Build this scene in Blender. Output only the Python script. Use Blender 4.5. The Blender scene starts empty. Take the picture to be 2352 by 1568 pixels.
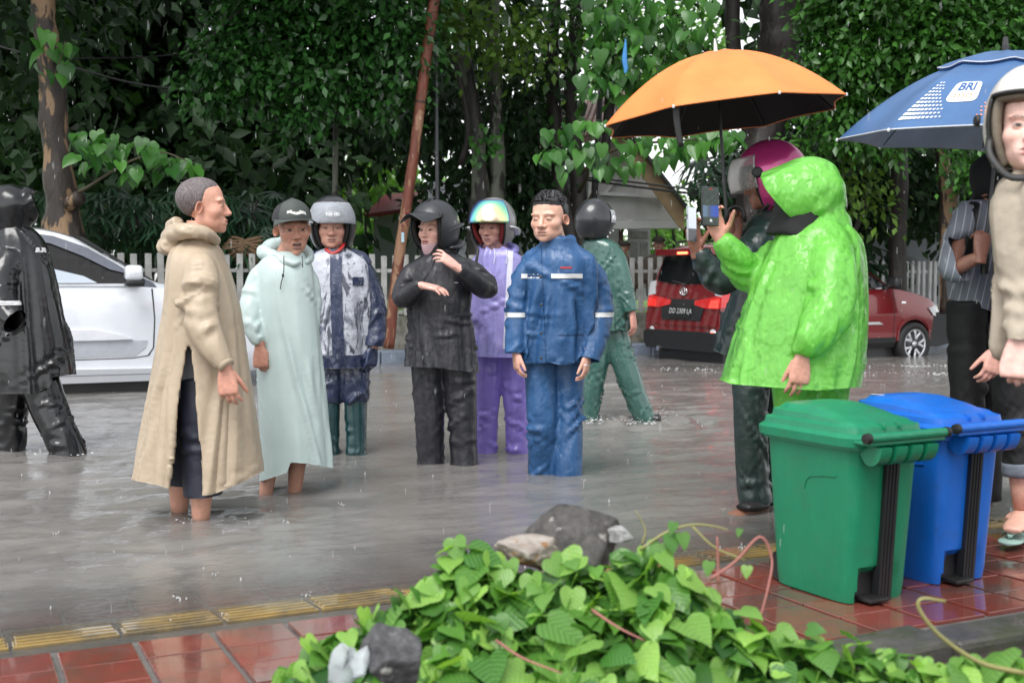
import bpy, bmesh, math, random
import numpy as np
from mathutils import Vector, Matrix, noise as mnoise
R = math.radians
PI = math.pi
rng = np.random.default_rng(7)
random.seed(7)
S = bpy.context.scene
COL = S.collection

# ------------------------------------------------------------------ camera, sky, sun, exposure
CAM_H = 1.10                       # camera above the flood water (water = z 0)
FPX, CX, CY, HOR = 2756.0, 1176.0, 784.0, 634.0
PITCH = math.atan((CY - HOR) / FPX)
cam_d = bpy.data.cameras.new('camera')
cam = bpy.data.objects.new('camera', cam_d); COL.objects.link(cam)
cam.location = (0, 0, CAM_H)
cam.rotation_euler = (PI / 2 - PITCH, 0, 0)
cam_d.sensor_width = 36.0
cam_d.lens = 36.0 * FPX / 2352.0
cam_d.clip_start = 0.05
cam_d.clip_end = 600
cam_d.dof.use_dof = True
cam_d.dof.focus_distance = 6.6
cam_d.dof.aperture_fstop = 4.0
S.camera = cam

world = bpy.data.worlds.new('World'); S.world = world
world.use_nodes = True
wn = world.node_tree.nodes; wl = world.node_tree.links
bg = wn['Background']
sky = wn.new('ShaderNodeTexSky'); sky.sky_type = 'NISHITA'; sky.sun_disc = False
sky.sun_elevation = R(58); sky.sun_rotation = R(200)
sky.air_density = 1.0; sky.dust_density = 1.0; sky.ozone_density = 1.0
hs = wn.new('ShaderNodeHueSaturation'); hs.inputs['Saturation'].default_value = 0.12
wl.new(sky.outputs[0], hs.inputs['Color']); wl.new(hs.outputs[0], bg.inputs[0])
bg.inputs[1].default_value = 0.15

sun_d = bpy.data.lights.new('sun', 'SUN'); sun_d.energy = 1.5; sun_d.angle = R(35); sun_d.color = (1.0, 0.98, 0.95)
sun = bpy.data.objects.new('sun', sun_d); COL.objects.link(sun)
sun.rotation_euler = (R(32), 0, R(-20)); sun.location = (0, -5, 20)

vs = S.view_settings
vs.view_transform = 'Standard'; vs.look = 'None'; vs.gamma = 1.0; vs.use_curve_mapping = False
vs.exposure = 1.0
S.cycles.max_bounces = 8; S.cycles.transparent_max_bounces = 16
S.cycles.diffuse_bounces = 3; S.cycles.glossy_bounces = 3; S.cycles.transmission_bounces = 6
S.cycles.use_denoising = True
S.cycles.caustics_reflective = False; S.cycles.caustics_refractive = False
S.cycles.sample_clamp_indirect = 6.0

# ------------------------------------------------------------------ helpers
def W(px, py, d):
    """point at forward distance d (metres along Y) seen at that view position"""
    cx, cy = (px - CX) / FPX, (CY - py) / FPX
    c, s = math.cos(PITCH), math.sin(PITCH)
    dy = c + cy * s
    dz = cy * c - s
    t = d / dy
    return Vector((cx * t, d, CAM_H + dz * t))

def V(*a): return Vector(a)

_perm = np.random.default_rng(3).permutation(256)
_perm = np.concatenate([_perm, _perm, _perm])
_g3 = np.random.default_rng(4).normal(size=(256, 3)); _g3 /= np.linalg.norm(_g3, axis=1)[:, None]
def pn(P, s=1.0, seed=0):
    """vectorised gradient noise, about -0.6..0.6"""
    P = np.asarray(P, float) * np.asarray(s) + seed * 17.31
    Pi = np.floor(P).astype(int); f = P - Pi
    u = f * f * f * (f * (f * 6 - 15) + 10)
    Pi &= 255
    out = 0
    for dx in (0, 1):
        wx = u[:, 0] if dx else 1 - u[:, 0]
        for dy in (0, 1):
            wy = u[:, 1] if dy else 1 - u[:, 1]
            for dz in (0, 1):
                wz = u[:, 2] if dz else 1 - u[:, 2]
                h = _perm[_perm[_perm[(Pi[:, 0] + dx) & 255] + ((Pi[:, 1] + dy) & 255)] + ((Pi[:, 2] + dz) & 255)]
                g = _g3[h]
                out = out + wx * wy * wz * (g[:, 0] * (f[:, 0] - dx) + g[:, 1] * (f[:, 1] - dy) + g[:, 2] * (f[:, 2] - dz))
    return out
def fbm(P, s, o=3, seed=0):
    r = 0; a = 1.0
    s = np.asarray(s, float)
    for i in range(o):
        r = r + a * pn(P, s * 2 ** i, seed + i); a *= .5
    return r
def ridged(P, s, seed=0):
    return 1 - 2.2 * np.abs(pn(P, s, seed))

class MB:
    """collects verts / faces / material slots of one mesh"""
    def __init__(self): self.v = []; self.f = []; self.m = []; self.n = 0
    def add(self, v, f, m=0):
        v = np.asarray(v, float).reshape(-1, 3)
        self.v.append(v); o = self.n
        self.f.extend([tuple(int(i) + o for i in q) for q in f]); self.m.extend([m] * len(f)); self.n += len(v)
        return self
    def box(self, c, s, rz=0, m=0, bev=0):
        v, f = box_mesh(s, bev)
        a = np.array([[math.cos(rz), -math.sin(rz), 0], [math.sin(rz), math.cos(rz), 0], [0, 0, 1]])
        return self.add(v @ a.T + np.array(c), f, m)
    def tube(self, pts, r, n=8, m=0, hint=None):
        rr = [(r, r)] * len(pts) if not hasattr(r, '__len__') else [(q, q) for q in r]
        v, f = loft(pts, rr, hint=hint, n=n, sub=1)
        return self.add(v, f, m)
    def V(self): return np.concatenate(self.v) if self.v else np.zeros((0, 3))
    def build(self, name, mats, parent=None, smooth=False, **kw):
        return mesh_obj(name, self.V(), self.f, mats, parent, smooth, self.m, **kw)

_boxcache = {}
def box_mesh(s, bev=0):
    sx, sy, sz = s[0] / 2, s[1] / 2, s[2] / 2
    if bev <= 0:
        v = np.array([[x * sx, y * sy, z * sz] for x in (-1, 1) for y in (-1, 1) for z in (-1, 1)])
        return v, [(0, 1, 3, 2), (4, 6, 7, 5), (0, 4, 5, 1), (2, 3, 7, 6), (0, 2, 6, 4), (1, 5, 7, 3)]
    bm = bmesh.new(); bmesh.ops.create_cube(bm, size=2.0)
    for q in bm.verts: q.co = Vector((q.co.x * sx, q.co.y * sy, q.co.z * sz))
    bmesh.ops.bevel(bm, geom=bm.edges[:], offset=bev, segments=2, affect='EDGES', profile=.5)
    v = np.array([q.co[:] for q in bm.verts]); bm.verts.index_update()
    f = [tuple(q.index for q in fc.verts) for fc in bm.faces]
    bm.free(); return v, f

def catmull(P, sub):
    P = np.asarray(P, float)
    if sub <= 1 or len(P) < 2: return P
    Q = np.vstack([2 * P[0] - P[1], P, 2 * P[-1] - P[-2]])
    out = []
    for i in range(len(P) - 1):
        a, b, c, d = Q[i], Q[i + 1], Q[i + 2], Q[i + 3]
        for k in range(sub):
            t = k / sub
            out.append(.5 * (2 * b + (c - a) * t + (2 * a - 5 * b + 4 * c - d) * t * t + (3 * b - a - 3 * c + d) * t ** 3))
    out.append(P[-1])
    return np.array(out)

def loft(pts, radii, hint=None, n=20, sub=4, power=2.0, caps=True, fixed=None):
    """closed tube through pts; radii (a along hint, b across); fixed = ring normal"""
    P = catmull([tuple(p) for p in pts], sub)
    Rr = np.maximum(catmull(radii, sub), 1e-4)
    k = len(P)
    T = np.gradient(P, axis=0); T /= np.linalg.norm(T, axis=1)[:, None] + 1e-9
    if fixed is not None: T[:] = np.array(fixed) / np.linalg.norm(fixed)
    if hint is None:
        h = np.array([1, 0, 0.]) if abs(T[0][0]) < .8 else np.array([0, 1, 0.])
    else: h = np.array(hint, float)
    th = np.linspace(0, 2 * PI, n, endpoint=False)
    ct, st = np.cos(th), np.sin(th)
    if power != 2.0:
        e = 2.0 / power
        ct = np.sign(ct) * np.abs(ct) ** e; st = np.sign(st) * np.abs(st) ** e
    vs_ = []
    for i in range(k):
        u = h - T[i] * (h @ T[i]); u /= np.linalg.norm(u) + 1e-9
        w = np.cross(T[i], u)
        vs_.append(P[i] + Rr[i, 0] * ct[:, None] * u + Rr[i, 1] * st[:, None] * w)
        if hint is None: h = u
    v = np.concatenate(vs_)
    f = []
    for i in range(k - 1):
        for j in range(n):
            a = i * n + j; b = i * n + (j + 1) % n
            f.append((a, b, b + n, a + n))
    if caps:
        f.append(tuple(range(n - 1, -1, -1))); f.append(tuple((k - 1) * n + j for j in range(n)))
    return v, f

def lathe(prof, n=24, axis='z', caps=True):
    """prof: list of (r, h)"""
    th = np.linspace(0, 2 * PI, n, endpoint=False)
    v = np.array([[r * math.cos(t), r * math.sin(t), h] for r, h in prof for t in th])
    f = []
    for i in range(len(prof) - 1):
        for j in range(n):
            a = i * n + j; b = i * n + (j + 1) % n
            f.append((a, b, b + n, a + n))
    if caps:
        f.append(tuple(range(n - 1, -1, -1))); f.append(tuple((len(prof) - 1) * n + j for j in range(n)))
    if axis == 'y': v = v[:, [0, 2, 1]] * np.array([1, 1, 1]); f = [q[::-1] for q in f]
    if axis == 'x': v = v[:, [2, 0, 1]]
    return v, f

def make_mesh(name, v, f, mats=None, smooth=False, midx=None):
    me = bpy.data.meshes.new(name)
    me.from_pydata([tuple(map(float, q)) for q in v], [], f)
    if mats is not None:
        for m in (mats if isinstance(mats, (list, tuple)) else [mats]): me.materials.append(m)
    if midx is not None and len(midx) == len(me.polygons) and any(midx):
        me.polygons.foreach_set('material_index', np.array(midx, np.int32))
    if smooth: me.polygons.foreach_set('use_smooth', np.ones(len(me.polygons), bool))
    me.update()
    return me

def link(name, me, parent=None, loc=None, rot=None):
    o = bpy.data.objects.new(name, me); COL.objects.link(o)
    if parent is not None: o.parent = parent
    if loc is not None: o.location = loc
    if rot is not None: o.rotation_euler = rot
    return o

def base_of(parent):
    b = np.zeros(3); p = parent
    while p is not None:
        b += np.array(p.location); p = p.parent
    return b

def mesh_obj(name, v, f, mats, parent=None, smooth=False, midx=None, origin=None):
    """verts in world coordinates; the parents only translate"""
    v = np.asarray(v, float)
    if parent is not None: v = v - base_of(parent)
    loc = None
    if origin is not None:
        origin = np.array(origin, float) - (base_of(parent) if parent is not None else 0)
        v = v - origin; loc = tuple(origin)
    return link(name, make_mesh(name, v, f, mats, smooth, midx), parent, loc)

def tag(o, label=None, cat=None, group=None, kind=None):
    if label: o['label'] = label
    if cat: o['category'] = cat
    if group: o['group'] = group
    if kind: o['kind'] = kind
    return o

def empty(name, loc, label=None, cat=None, group=None):
    o = bpy.data.objects.new(name, None); COL.objects.link(o); o.location = loc; o.empty_display_size = .1
    return tag(o, label, cat, group)

def evaluated(v, f, mods):
    """run modifiers on a mesh, return numpy verts and faces"""
    me = make_mesh('tmp', v, f); o = bpy.data.objects.new('tmp', me); COL.objects.link(o)
    for typ, kw in mods:
        m = o.modifiers.new('m', typ)
        for k_, val in kw.items(): setattr(m, k_, val)
    dg = bpy.context.evaluated_depsgraph_get(); dg.update()
    e = o.evaluated_get(dg); em = e.to_mesh()
    vv = np.empty(len(em.vertices) * 3); em.vertices.foreach_get('co', vv); vv = vv.reshape(-1, 3).copy()
    ff = [tuple(p.vertices) for p in em.polygons]
    e.to_mesh_clear()
    bpy.data.objects.remove(o); bpy.data.meshes.remove(me)
    return vv, ff

def remesh(v, f, voxel, smooth=3):
    vv, ff = evaluated(v, f, [('REMESH', dict(mode='VOXEL', voxel_size=voxel))])
    if smooth: vv = lap(vv, ff, smooth)
    return vv, ff

def edges_of(f):
    F = np.array([q for q in f if len(q) == 4] or [(0, 0, 0, 0)])
    E = np.concatenate([F[:, [0, 1]], F[:, [1, 2]], F[:, [2, 3]], F[:, [3, 0]]])
    T = [q for q in f if len(q) == 3]
    if T:
        T = np.array(T); E = np.concatenate([E, T[:, [0, 1]], T[:, [1, 2]], T[:, [2, 0]]])
    return E
def lap(v, f, it=3, lam=.55):
    E = edges_of(f); n = len(v)
    deg = np.bincount(E.ravel(), minlength=n).astype(float)[:, None] + 1e-9
    for i in range(it):
        acc = np.zeros_like(v)
        for k in range(3):
            acc[:, k] = np.bincount(E[:, 0], v[E[:, 1], k], n) + np.bincount(E[:, 1], v[E[:, 0], k], n)
        v = v + (lam if i % 2 == 0 else lam * .6) * (acc / deg - v)
    return v
def vnormals(v, f):
    n = np.zeros_like(v)
    Q = np.array([q if len(q) == 4 else (q[0], q[1], q[2], q[2]) for q in f if len(q) in (3, 4)])
    c = np.cross(v[Q[:, 2]] - v[Q[:, 0]], v[Q[:, 3]] - v[Q[:, 1]])
    t = Q[:, 2] == Q[:, 3]
    if t.any(): c[t] = np.cross(v[Q[t, 1]] - v[Q[t, 0]], v[Q[t, 2]] - v[Q[t, 0]])
    for k in range(4):
        for a in range(3): n[:, a] += np.bincount(Q[:, k], c[:, a], len(v))
    return n / (np.linalg.norm(n, axis=1)[:, None] + 1e-12)

def text_mesh(txt, size=1.0, extrude=0.0, bold=0.0):
    cu = bpy.data.curves.new('t', 'FONT'); cu.body = txt; cu.size = size; cu.extrude = extrude; cu.offset = bold
    cu.align_x = 'CENTER'; cu.align_y = 'CENTER'; cu.resolution_u = 3
    o = bpy.data.objects.new('t', cu); COL.objects.link(o)
    dg = bpy.context.evaluated_depsgraph_get(); dg.update()
    e = o.evaluated_get(dg); em = e.to_mesh()
    v = np.array([q.co[:] for q in em.vertices]); f = [tuple(p.vertices) for p in em.polygons]
    e.to_mesh_clear(); bpy.data.objects.remove(o); bpy.data.curves.remove(cu)
    return v, f

# ------------------------------------------------------------------ materials
def srgb(r, g, b):
    def c(x):
        x /= 255.0
        return x / 12.92 if x <= .04045 else ((x + .055) / 1.055) ** 2.4
    return (c(r), c(g), c(b), 1)

class NT:
    def __init__(self, name):
        self.m = bpy.data.materials.new(name); self.m.use_nodes = True
        self.t = self.m.node_tree; self.n = self.t.nodes; self.l = self.t.links
        self.b = self.n['Principled BSDF']; self.out = self.n['Material Output']
    def node(self, typ, **kw):
        q = self.n.new(typ)
        for k_, val in kw.items():
            if k_ in q.inputs.keys() or isinstance(k_, int): self.set(q, k_, val)
            else: setattr(q, k_, val)
        return q
    def set(self, q, k_, val):
        if isinstance(val, bpy.types.NodeSocket): self.l.new(val, q.inputs[k_])
        else: q.inputs[k_].default_value = val
    def P(self, **kw):
        for k_, val in kw.items(): self.set(self.b, k_.replace('_', ' '), val)
        return self
    def coords(self, kind='Object'):
        return self.n.new('ShaderNodeTexCoord').outputs[kind]
    def pos(self): return self.n.new('ShaderNodeNewGeometry').outputs['Position']
    def map(self, vec, scale=(1, 1, 1), rot=(0, 0, 0), loc=(0, 0, 0)):
        q = self.n.new('ShaderNodeMapping'); self.l.new(vec, q.inputs[0])
        q.inputs['Scale'].default_value = scale; q.inputs['Rotation'].default_value = rot; q.inputs['Location'].default_value = loc
        return q.outputs[0]
    def noise(self, vec, scale, detail=3, rough=.5, dist=0, typ='FBM'):
        q = self.n.new('ShaderNodeTexNoise'); self.l.new(vec, q.inputs['Vector'])
        q.inputs['Scale'].default_value = scale; q.inputs['Detail'].default_value = detail
        q.inputs['Roughness'].default_value = rough; q.inputs['Distortion'].default_value = dist
        return q.outputs['Fac']
    def voro(self, vec, scale, feature='F1', rnd=1.0):
        q = self.n.new('ShaderNodeTexVoronoi'); q.feature = feature; self.l.new(vec, q.inputs['Vector'])
        q.inputs['Scale'].default_value = scale; q.inputs['Randomness'].default_value = rnd
        return q
    def ramp(self, fac, stops, interp='LINEAR'):
        q = self.n.new('ShaderNodeValToRGB'); self.l.new(fac, q.inputs[0]); cr = q.color_ramp; cr.interpolation = interp
        while len(cr.elements) < len(stops): cr.elements.new(.5)
        for e, (p, c) in zip(cr.elements, stops):
            e.position = p; e.color = c if hasattr(c, '__len__') else (c, c, c, 1)
        return q.outputs[0]
    def mix(self, fac, a, b, typ='RGBA', blend='MIX'):
        q = self.n.new('ShaderNodeMix'); q.data_type = typ
        if typ == 'RGBA': q.blend_type = blend; ia, ib, o = 6, 7, 2
        else: ia, ib, o = 2, 3, 0
        for i, val in ((0, fac), (ia, a), (ib, b)):
            if isinstance(val, bpy.types.NodeSocket): self.l.new(val, q.inputs[i])
            else: q.inputs[i].default_value = val
        return q.outputs[o]
    def math(self, op, a, b=0.0, c=None):
        q = self.n.new('ShaderNodeMath'); q.operation = op
        for i, val in ((0, a), (1, b), (2, c)):
            if val is None: continue
            if isinstance(val, bpy.types.NodeSocket): self.l.new(val, q.inputs[i])
            else: q.inputs[i].default_value = val
        return q.outputs[0]
    def bump(self, h, strength=.3, dist=.01, normal=None):
        q = self.n.new('ShaderNodeBump'); self.l.new(h, q.inputs['Height'])
        q.inputs['Strength'].default_value = strength; q.inputs['Distance'].default_value = dist
        if normal is not None: self.l.new(normal, q.inputs['Normal'])
        return q.outputs[0]

def plain(name, col, rough=.5, metal=0, var=.12, scale=8, bump=0, bscale=60, spec=.5, coat=0, kind='Object'):
    t = NT(name); c = t.coords(kind)
    nz = t.noise(c, scale, 4, .6)
    k = t.ramp(nz, [(.3, 1 - var), (.7, 1 + var * .6)])
    col4 = tuple(col) if len(col) == 4 else (*col, 1)
    t.P(Base_Color=t.mix(1.0, col4, k, blend='MULTIPLY'), Roughness=rough, Metallic=metal)
    t.b.inputs['Specular IOR Level'].default_value = spec
    if coat: t.b.inputs['Coat Weight'].default_value = coat; t.b.inputs['Coat Roughness'].default_value = .06
    if bump: t.P(Normal=t.bump(t.noise(c, bscale, 4, .6), bump, .01))
    return t.m
# ------------------------------------------------------------------ setting: street frame (u along the road, v across it)
ANG = R(25.5)
U = np.array([math.cos(ANG), math.sin(ANG), 0]); VV = np.array([-math.sin(ANG), math.cos(ANG), 0])
def uv(u, v, z=0.0): return U * u + VV * v + np.array([0, 0, z])

# --- materials of the setting
def m_tile(name, c1, c2, gr=.50):
    t = NT(name); c = t.coords('Object'); p = t.pos()
    oi = t.n.new('ShaderNodeObjectInfo').outputs['Random']
    nz = t.noise(p, 7, 5, .65)
    col = t.mix(t.ramp(nz, [(.3, 0.0), (.72, 1.0)]), c1, c2)
    col = t.mix(t.math('MULTIPLY', oi, .45), col, (c1[0] * .62, c1[1] * .6, c1[2] * .6, 1))
    grime = t.ramp(t.noise(p, 3.1, 6, .7), [(gr, 0.0), (gr + .2, .8)])
    col = t.mix(grime, col, (.075, .07, .06, 1))
    t.P(Base_Color=col, Roughness=t.ramp(t.noise(p, 5, 4, .6), [(.35, .05), (.75, .3)]))
    t.b.inputs['Specular IOR Level'].default_value = .55
    t.b.inputs['Coat Weight'].default_value = .5; t.b.inputs['Coat Roughness'].default_value = .04
    h = t.noise(p, 90, 3, .5); h2 = t.noise(t.map(p, (1, 1, 1)), 14, 3, .5)
    t.P(Normal=t.bump(h2, .12, .01, t.bump(h, .05, .004)))
    return t.m
M_red = m_tile('wet_red_tile', (.25, .058, .042, 1), (.18, .056, .042, 1), .46)
M_yel = m_tile('wet_yellow_tactile', (.36, .25, .075, 1), (.29, .195, .06, 1), .43)
def m_concrete(name, c=(.16, .155, .145), wet=.25, moss=.0):
    t = NT(name); p = t.pos()
    k = t.ramp(t.noise(p, 9, 8, .7), [(.25, .45), (.75, 1.25)])
    col = t.mix(1.0, (*c, 1), k, blend='MULTIPLY')
    if moss: col = t.mix(t.ramp(t.noise(p, 5, 5, .7), [(.48, 0.0), (.62, moss)]), col, (.035, .05, .012, 1))
    t.P(Base_Color=col, Roughness=t.ramp(t.noise(p, 4, 3), [(.3, wet), (.7, wet + .35)]))
    t.P(Normal=t.bump(t.noise(p, 55, 6, .7), .35, .012))
    return t.m
M_conc = m_concrete('wet_concrete')
M_conc_moss = m_concrete('mossy_concrete', (.15, .145, .13), .3, .8)
M_asph = m_concrete('asphalt', (.05, .05, .05), .4)
M_kerb = plain('painted_kerb', (.20, .24, .31), .35, var=.35, scale=6, bump=.2)
M_soil = m_concrete('dark_soil', (.045, .036, .026), .5)

# --- ground to the horizon, road bed, sidewalk
def quad_sheet(name, us, vs_, zf, mat, n=(1, 1)):
    uu = np.linspace(us[0], us[1], n[0] + 1); vv = np.linspace(vs_[0], vs_[1], n[1] + 1)
    pts = np.array([uv(a, b, zf(a, b)) for b in vv for a in uu])
    w = n[0] + 1
    f = [(j * w + i, j * w + i + 1, (j + 1) * w + i + 1, (j + 1) * w + i) for j in range(n[1]) for i in range(n[0])]
    o = mesh_obj(name, pts, f, mat, smooth=True); tag(o, kind='structure'); return o
quad_sheet('ground', (-300, 300), (-60, 400), lambda a, b: -.34, M_soil)
quad_sheet('road', (-60, 60), (4.2, 14.6), lambda a, b: -.22 + .06 * math.exp(-((b - 9.3) / 3) ** 2), M_asph, (4, 40))

def walk_z(v):
    return float(np.interp(v, [2.0, 3.62, 3.80, 4.02, 4.5], [.034, .013, .003, -.016, -.034]))
sw = quad_sheet('sidewalk', (-8, 12), (-2, 4.52), lambda a, b: walk_z(b) - .009, M_conc, (6, 60))
# tiles: red rows, yellow tactile row, a drowned red row
tile_cache = {}
def tile_mesh(du, dv, ribs=0):
    key = (round(du, 3), round(dv, 3), ribs)
    if key in tile_cache: return tile_cache[key]
    mb = MB(); mb.box((0, 0, 0), (du, dv, .016), bev=.0025)
    if ribs:
        for i in range(ribs):
            y = (i + .5) / ribs * dv - dv / 2
            v, f = box_mesh((du * .94, dv / ribs * .52, .008), .0022)
            mb.add(v + np.array([0, y, .0105]), f)
    me = make_mesh('tile', mb.V(), mb.f, M_yel if ribs else M_red, smooth=False)
    tile_cache[key] = me; return me
def put_tile(u, v, du, dv, ribs=0, name='tile'):
    me = tile_mesh(du, dv, ribs)
    z0 = walk_z(v); sl = (walk_z(v + .06) - walk_z(v - .06)) / .12
    o = link(name, me, sw, uv(u, v, z0 - .004 + random.uniform(-.002, .002)))
    o.rotation_euler = (math.atan(sl) + random.uniform(-.006, .006), random.uniform(-.006, .006), ANG + random.uniform(-.006, .006))
pitch_u, pitch_v = .2265, .181
vrow = 3.655
row = 0
while vrow > 2.78:
    vc = vrow - pitch_v / 2
    for i in range(-6, 26):
        uc = .2737 + (i + .5) * pitch_u
        c = uv(uc, vc)
        if c[1] < 2.35 or abs(c[0]) > c[1] * .46 + .3: continue
        
        put_tile(uc, vc, pitch_u - (.018 if row < 9 else .01), pitch_v - .007)
    vrow -= pitch_v; row += 1
for i in range(-8, 22):
    uc = .795 + (i + .5) * .314
    c = uv(uc, 3.905)
    if abs(c[0]) > c[1] * .46 + .3: continue
    put_tile(uc, 3.905, .304, .232, ribs=5, name='tactile_tile')
for i in range(-8, 24):
    uc = .795 + (i + .5) * .2265
    c = uv(uc, 4.2)
    if abs(c[0]) > c[1] * .46 + .3: continue
    put_tile(uc, 4.2, .212, .21)

# --- flood water
def wave(P):
    st = np.stack([P @ U * 1.0, P @ VV * 1.0, 0 * P[:, 0]], 1)
    dist = np.linalg.norm(P[:, :2], axis=1)
    a = np.clip((P @ VV - 3.75) / .9, 0.12, 1)
    h = .020 * fbm(st, (.9, 2.3, 1), 2, 1) + .017 * fbm(st, (2.2, 5.2, 1), 3, 5) + .0035 * fbm(st, (9, 17, 1), 2, 9)
    # rougher water in front of the group and near the waders
    rough = np.exp(-(((P[:, 0] + 2.0) / 1.3) ** 2 + ((P[:, 1] - 5.6) / 1.5) ** 2)) + .6 * np.exp(-(((P[:, 0] - 1.6) / 1.2) ** 2 + ((P[:, 1] - 10) / 2.5) ** 2))
    h = h * (.75 + .9 * rough)
    for (x, y, r0, am) in ((.60, 9.05, .25, .02), (1.05, 8.95, .3, .03), (-2.9, 7.3, .35, .012), (-1.35, 5.3, .3, .010), (3.9, 15.3, .5, .03)):
        q = np.hypot(P[:, 0] - x, (P[:, 1] - y)); h = h + am * np.cos((q - r0) * 22) * np.exp(-((q - r0) / .22) ** 2) * (.6 + pn(P, 4.0, 3))
    return h * a
def build_water():
    nv, nu = 330, 420
    tv = np.linspace(0, 1, nv)
    vs_ = 3.70 + (14.30 - 3.70) * (tv ** 1.55)
    pts = []
    for v in vs_:
        w = 2.2 + v * .62
        u0 = v * math.tan(ANG)
        us = np.linspace(-w, w, nu) * 1.05 + u0
        pts.append(np.outer(us, U) + VV * v)
    P = np.concatenate(pts)
    P[:, 2] = wave(P)
    f = [(j * nu + i, j * nu + i + 1, (j + 1) * nu + i + 1, (j + 1) * nu + i) for j in range(nv - 1) for i in range(nu - 1)]
    t = NT('murky_flood_water'); p = t.pos()
    vr = t.map(p, (1, 1, 1), (0, 0, -ANG))
    sep = t.n.new('ShaderNodeSeparateXYZ'); t.l.new(vr, sep.inputs[0]); vco = sep.outputs[1]
    mud = t.noise(t.map(p, (1, 1.6, 1)), 1.1, 5, .6)
    col = t.mix(t.ramp(mud, [(.3, 0.0), (.7, 1.0)]), (.155, .148, .139, 1), (.225, .216, .203, 1))
    # foam / broken water streaks
    fo = t.noise(t.map(vr, (2.0, 7, 1)), 2.2, 6, .72, 1.2)
    foam = t.ramp(fo, [(.66, 0.0), (.78, .55)])
    col = t.mix(foam, col, (.5, .5, .5, 1))
    t.P(Base_Color=col, Roughness=.03, IOR=1.35)
    t.b.inputs['Specular IOR Level'].default_value = .62
    r1 = t.noise(t.map(vr, (9, 20, 1)), 1.6, 4, .6, .6)
    r2 = t.noise(t.map(vr, (34, 60, 1)), 1.5, 3, .6, .4)
    # rain rings
    vo = t.voro(t.map(p, (1, 1, 0)), 3.6)
    ring = t.math('MULTIPLY', t.math('SINE', t.math('MULTIPLY', vo.outputs['Distance'], 95.0)), t.ramp(vo.outputs['Distance'], [(.06, .5), (.2, 0.0)]))
    n1 = t.bump(r1, .24, .020); n2 = t.bump(r2, .16, .006, n1); n3 = t.bump(ring, .2, .005, n2)
    t.P(Normal=n3)
    tr = t.n.new('ShaderNodeBsdfTransparent')
    mx = t.n.new('ShaderNodeMixShader')
    edge = t.math('ADD', vco, t.math('MULTIPLY', t.math('SUBTRACT', t.noise(vr, 2.6, 4, .6), .5), .5))
    fac = t.ramp(t.math('DIVIDE', t.math('SUBTRACT', edge, 3.72), 1.1), [(0.0, .08), (.18, .28), (.5, .70), (.85, 1.0)])
    gl = t.n.new('ShaderNodeBsdfGlossy'); gl.inputs['Roughness'].default_value = .05; t.l.new(n3, gl.inputs['Normal'])
    fr = t.n.new('ShaderNodeFresnel'); fr.inputs['IOR'].default_value = 1.36; t.l.new(n3, fr.inputs['Normal'])
    thin = t.n.new('ShaderNodeMixShader'); t.l.new(fr.outputs[0], thin.inputs[0]); t.l.new(tr.outputs[0], thin.inputs[1]); t.l.new(gl.outputs[0], thin.inputs[2])
    t.l.new(fac, mx.inputs[0]); t.l.new(thin.outputs[0], mx.inputs[1]); t.l.new(t.b.outputs[0], mx.inputs[2])
    t.l.new(mx.outputs[0], t.out.inputs[0])
    o = mesh_obj('flood_water', P, f, t.m, smooth=True); tag(o, kind='structure')
build_water()

# --- far kerb, far pavement, low garden wall, garden
M_paint_white = plain('weathered_white_paint', (.44, .44, .42), .5, var=.4, scale=5, bump=.25, bscale=30)
M_wall_low = m_concrete('garden_wall_concrete', (.26, .25, .22), .5, .7)
M_plaster = plain('grey_white_plaster', (.72, .72, .73), .7, var=.12, scale=1.5, bump=.08)
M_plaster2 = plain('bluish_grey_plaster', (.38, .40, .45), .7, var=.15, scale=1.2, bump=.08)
mb = MB()
for i in range(-12, 22):
    c = uv(i * 1.0 + .5, 14.42, .02)
    v, f = box_mesh((.985, .22, .28), .02)
    a = np.array([[math.cos(ANG), -math.sin(ANG), 0], [math.sin(ANG), math.cos(ANG), 0], [0, 0, 1]])
    o = link('kerb_stone', make_mesh('kerb_stone', v, f, M_kerb) if i == -12 else kerb_me, None, tuple(c), (0, 0, ANG))
    if i == -12: kerb_me = o.data; kerb_root = o; tag(o, kind='structure'); o.name = 'far_kerb'
    else:
        o.parent = kerb_root; o.matrix_parent_inverse = Matrix.Identity(4)
        d = c - uv(-11.5, 14.42, .02); o.location = (d @ U, d @ VV, 0); o.rotation_euler = (0, 0, 0)
quad_sheet('far_pavement', (-40, 60), (14.5, 15.3), lambda a, b: .135, M_conc, (2, 2))
def m_grass():
    t = NT('garden_ground'); p = t.pos()
    t.P(Base_Color=t.mix(t.ramp(t.noise(p, 1.4, 6, .7), [(.35, 0.0), (.65, 1.0)]), (.05, .085, .016, 1), (.13, .24, .04, 1)), Roughness=.9)
    t.P(Normal=t.bump(t.noise(p, 60, 5, .7), .6, .03)); return t.m
M_lawn = m_grass()
quad_sheet('garden_lawn', (-60, 90), (15.3, 120), lambda a, b: .16, M_lawn, (2, 2))

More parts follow.
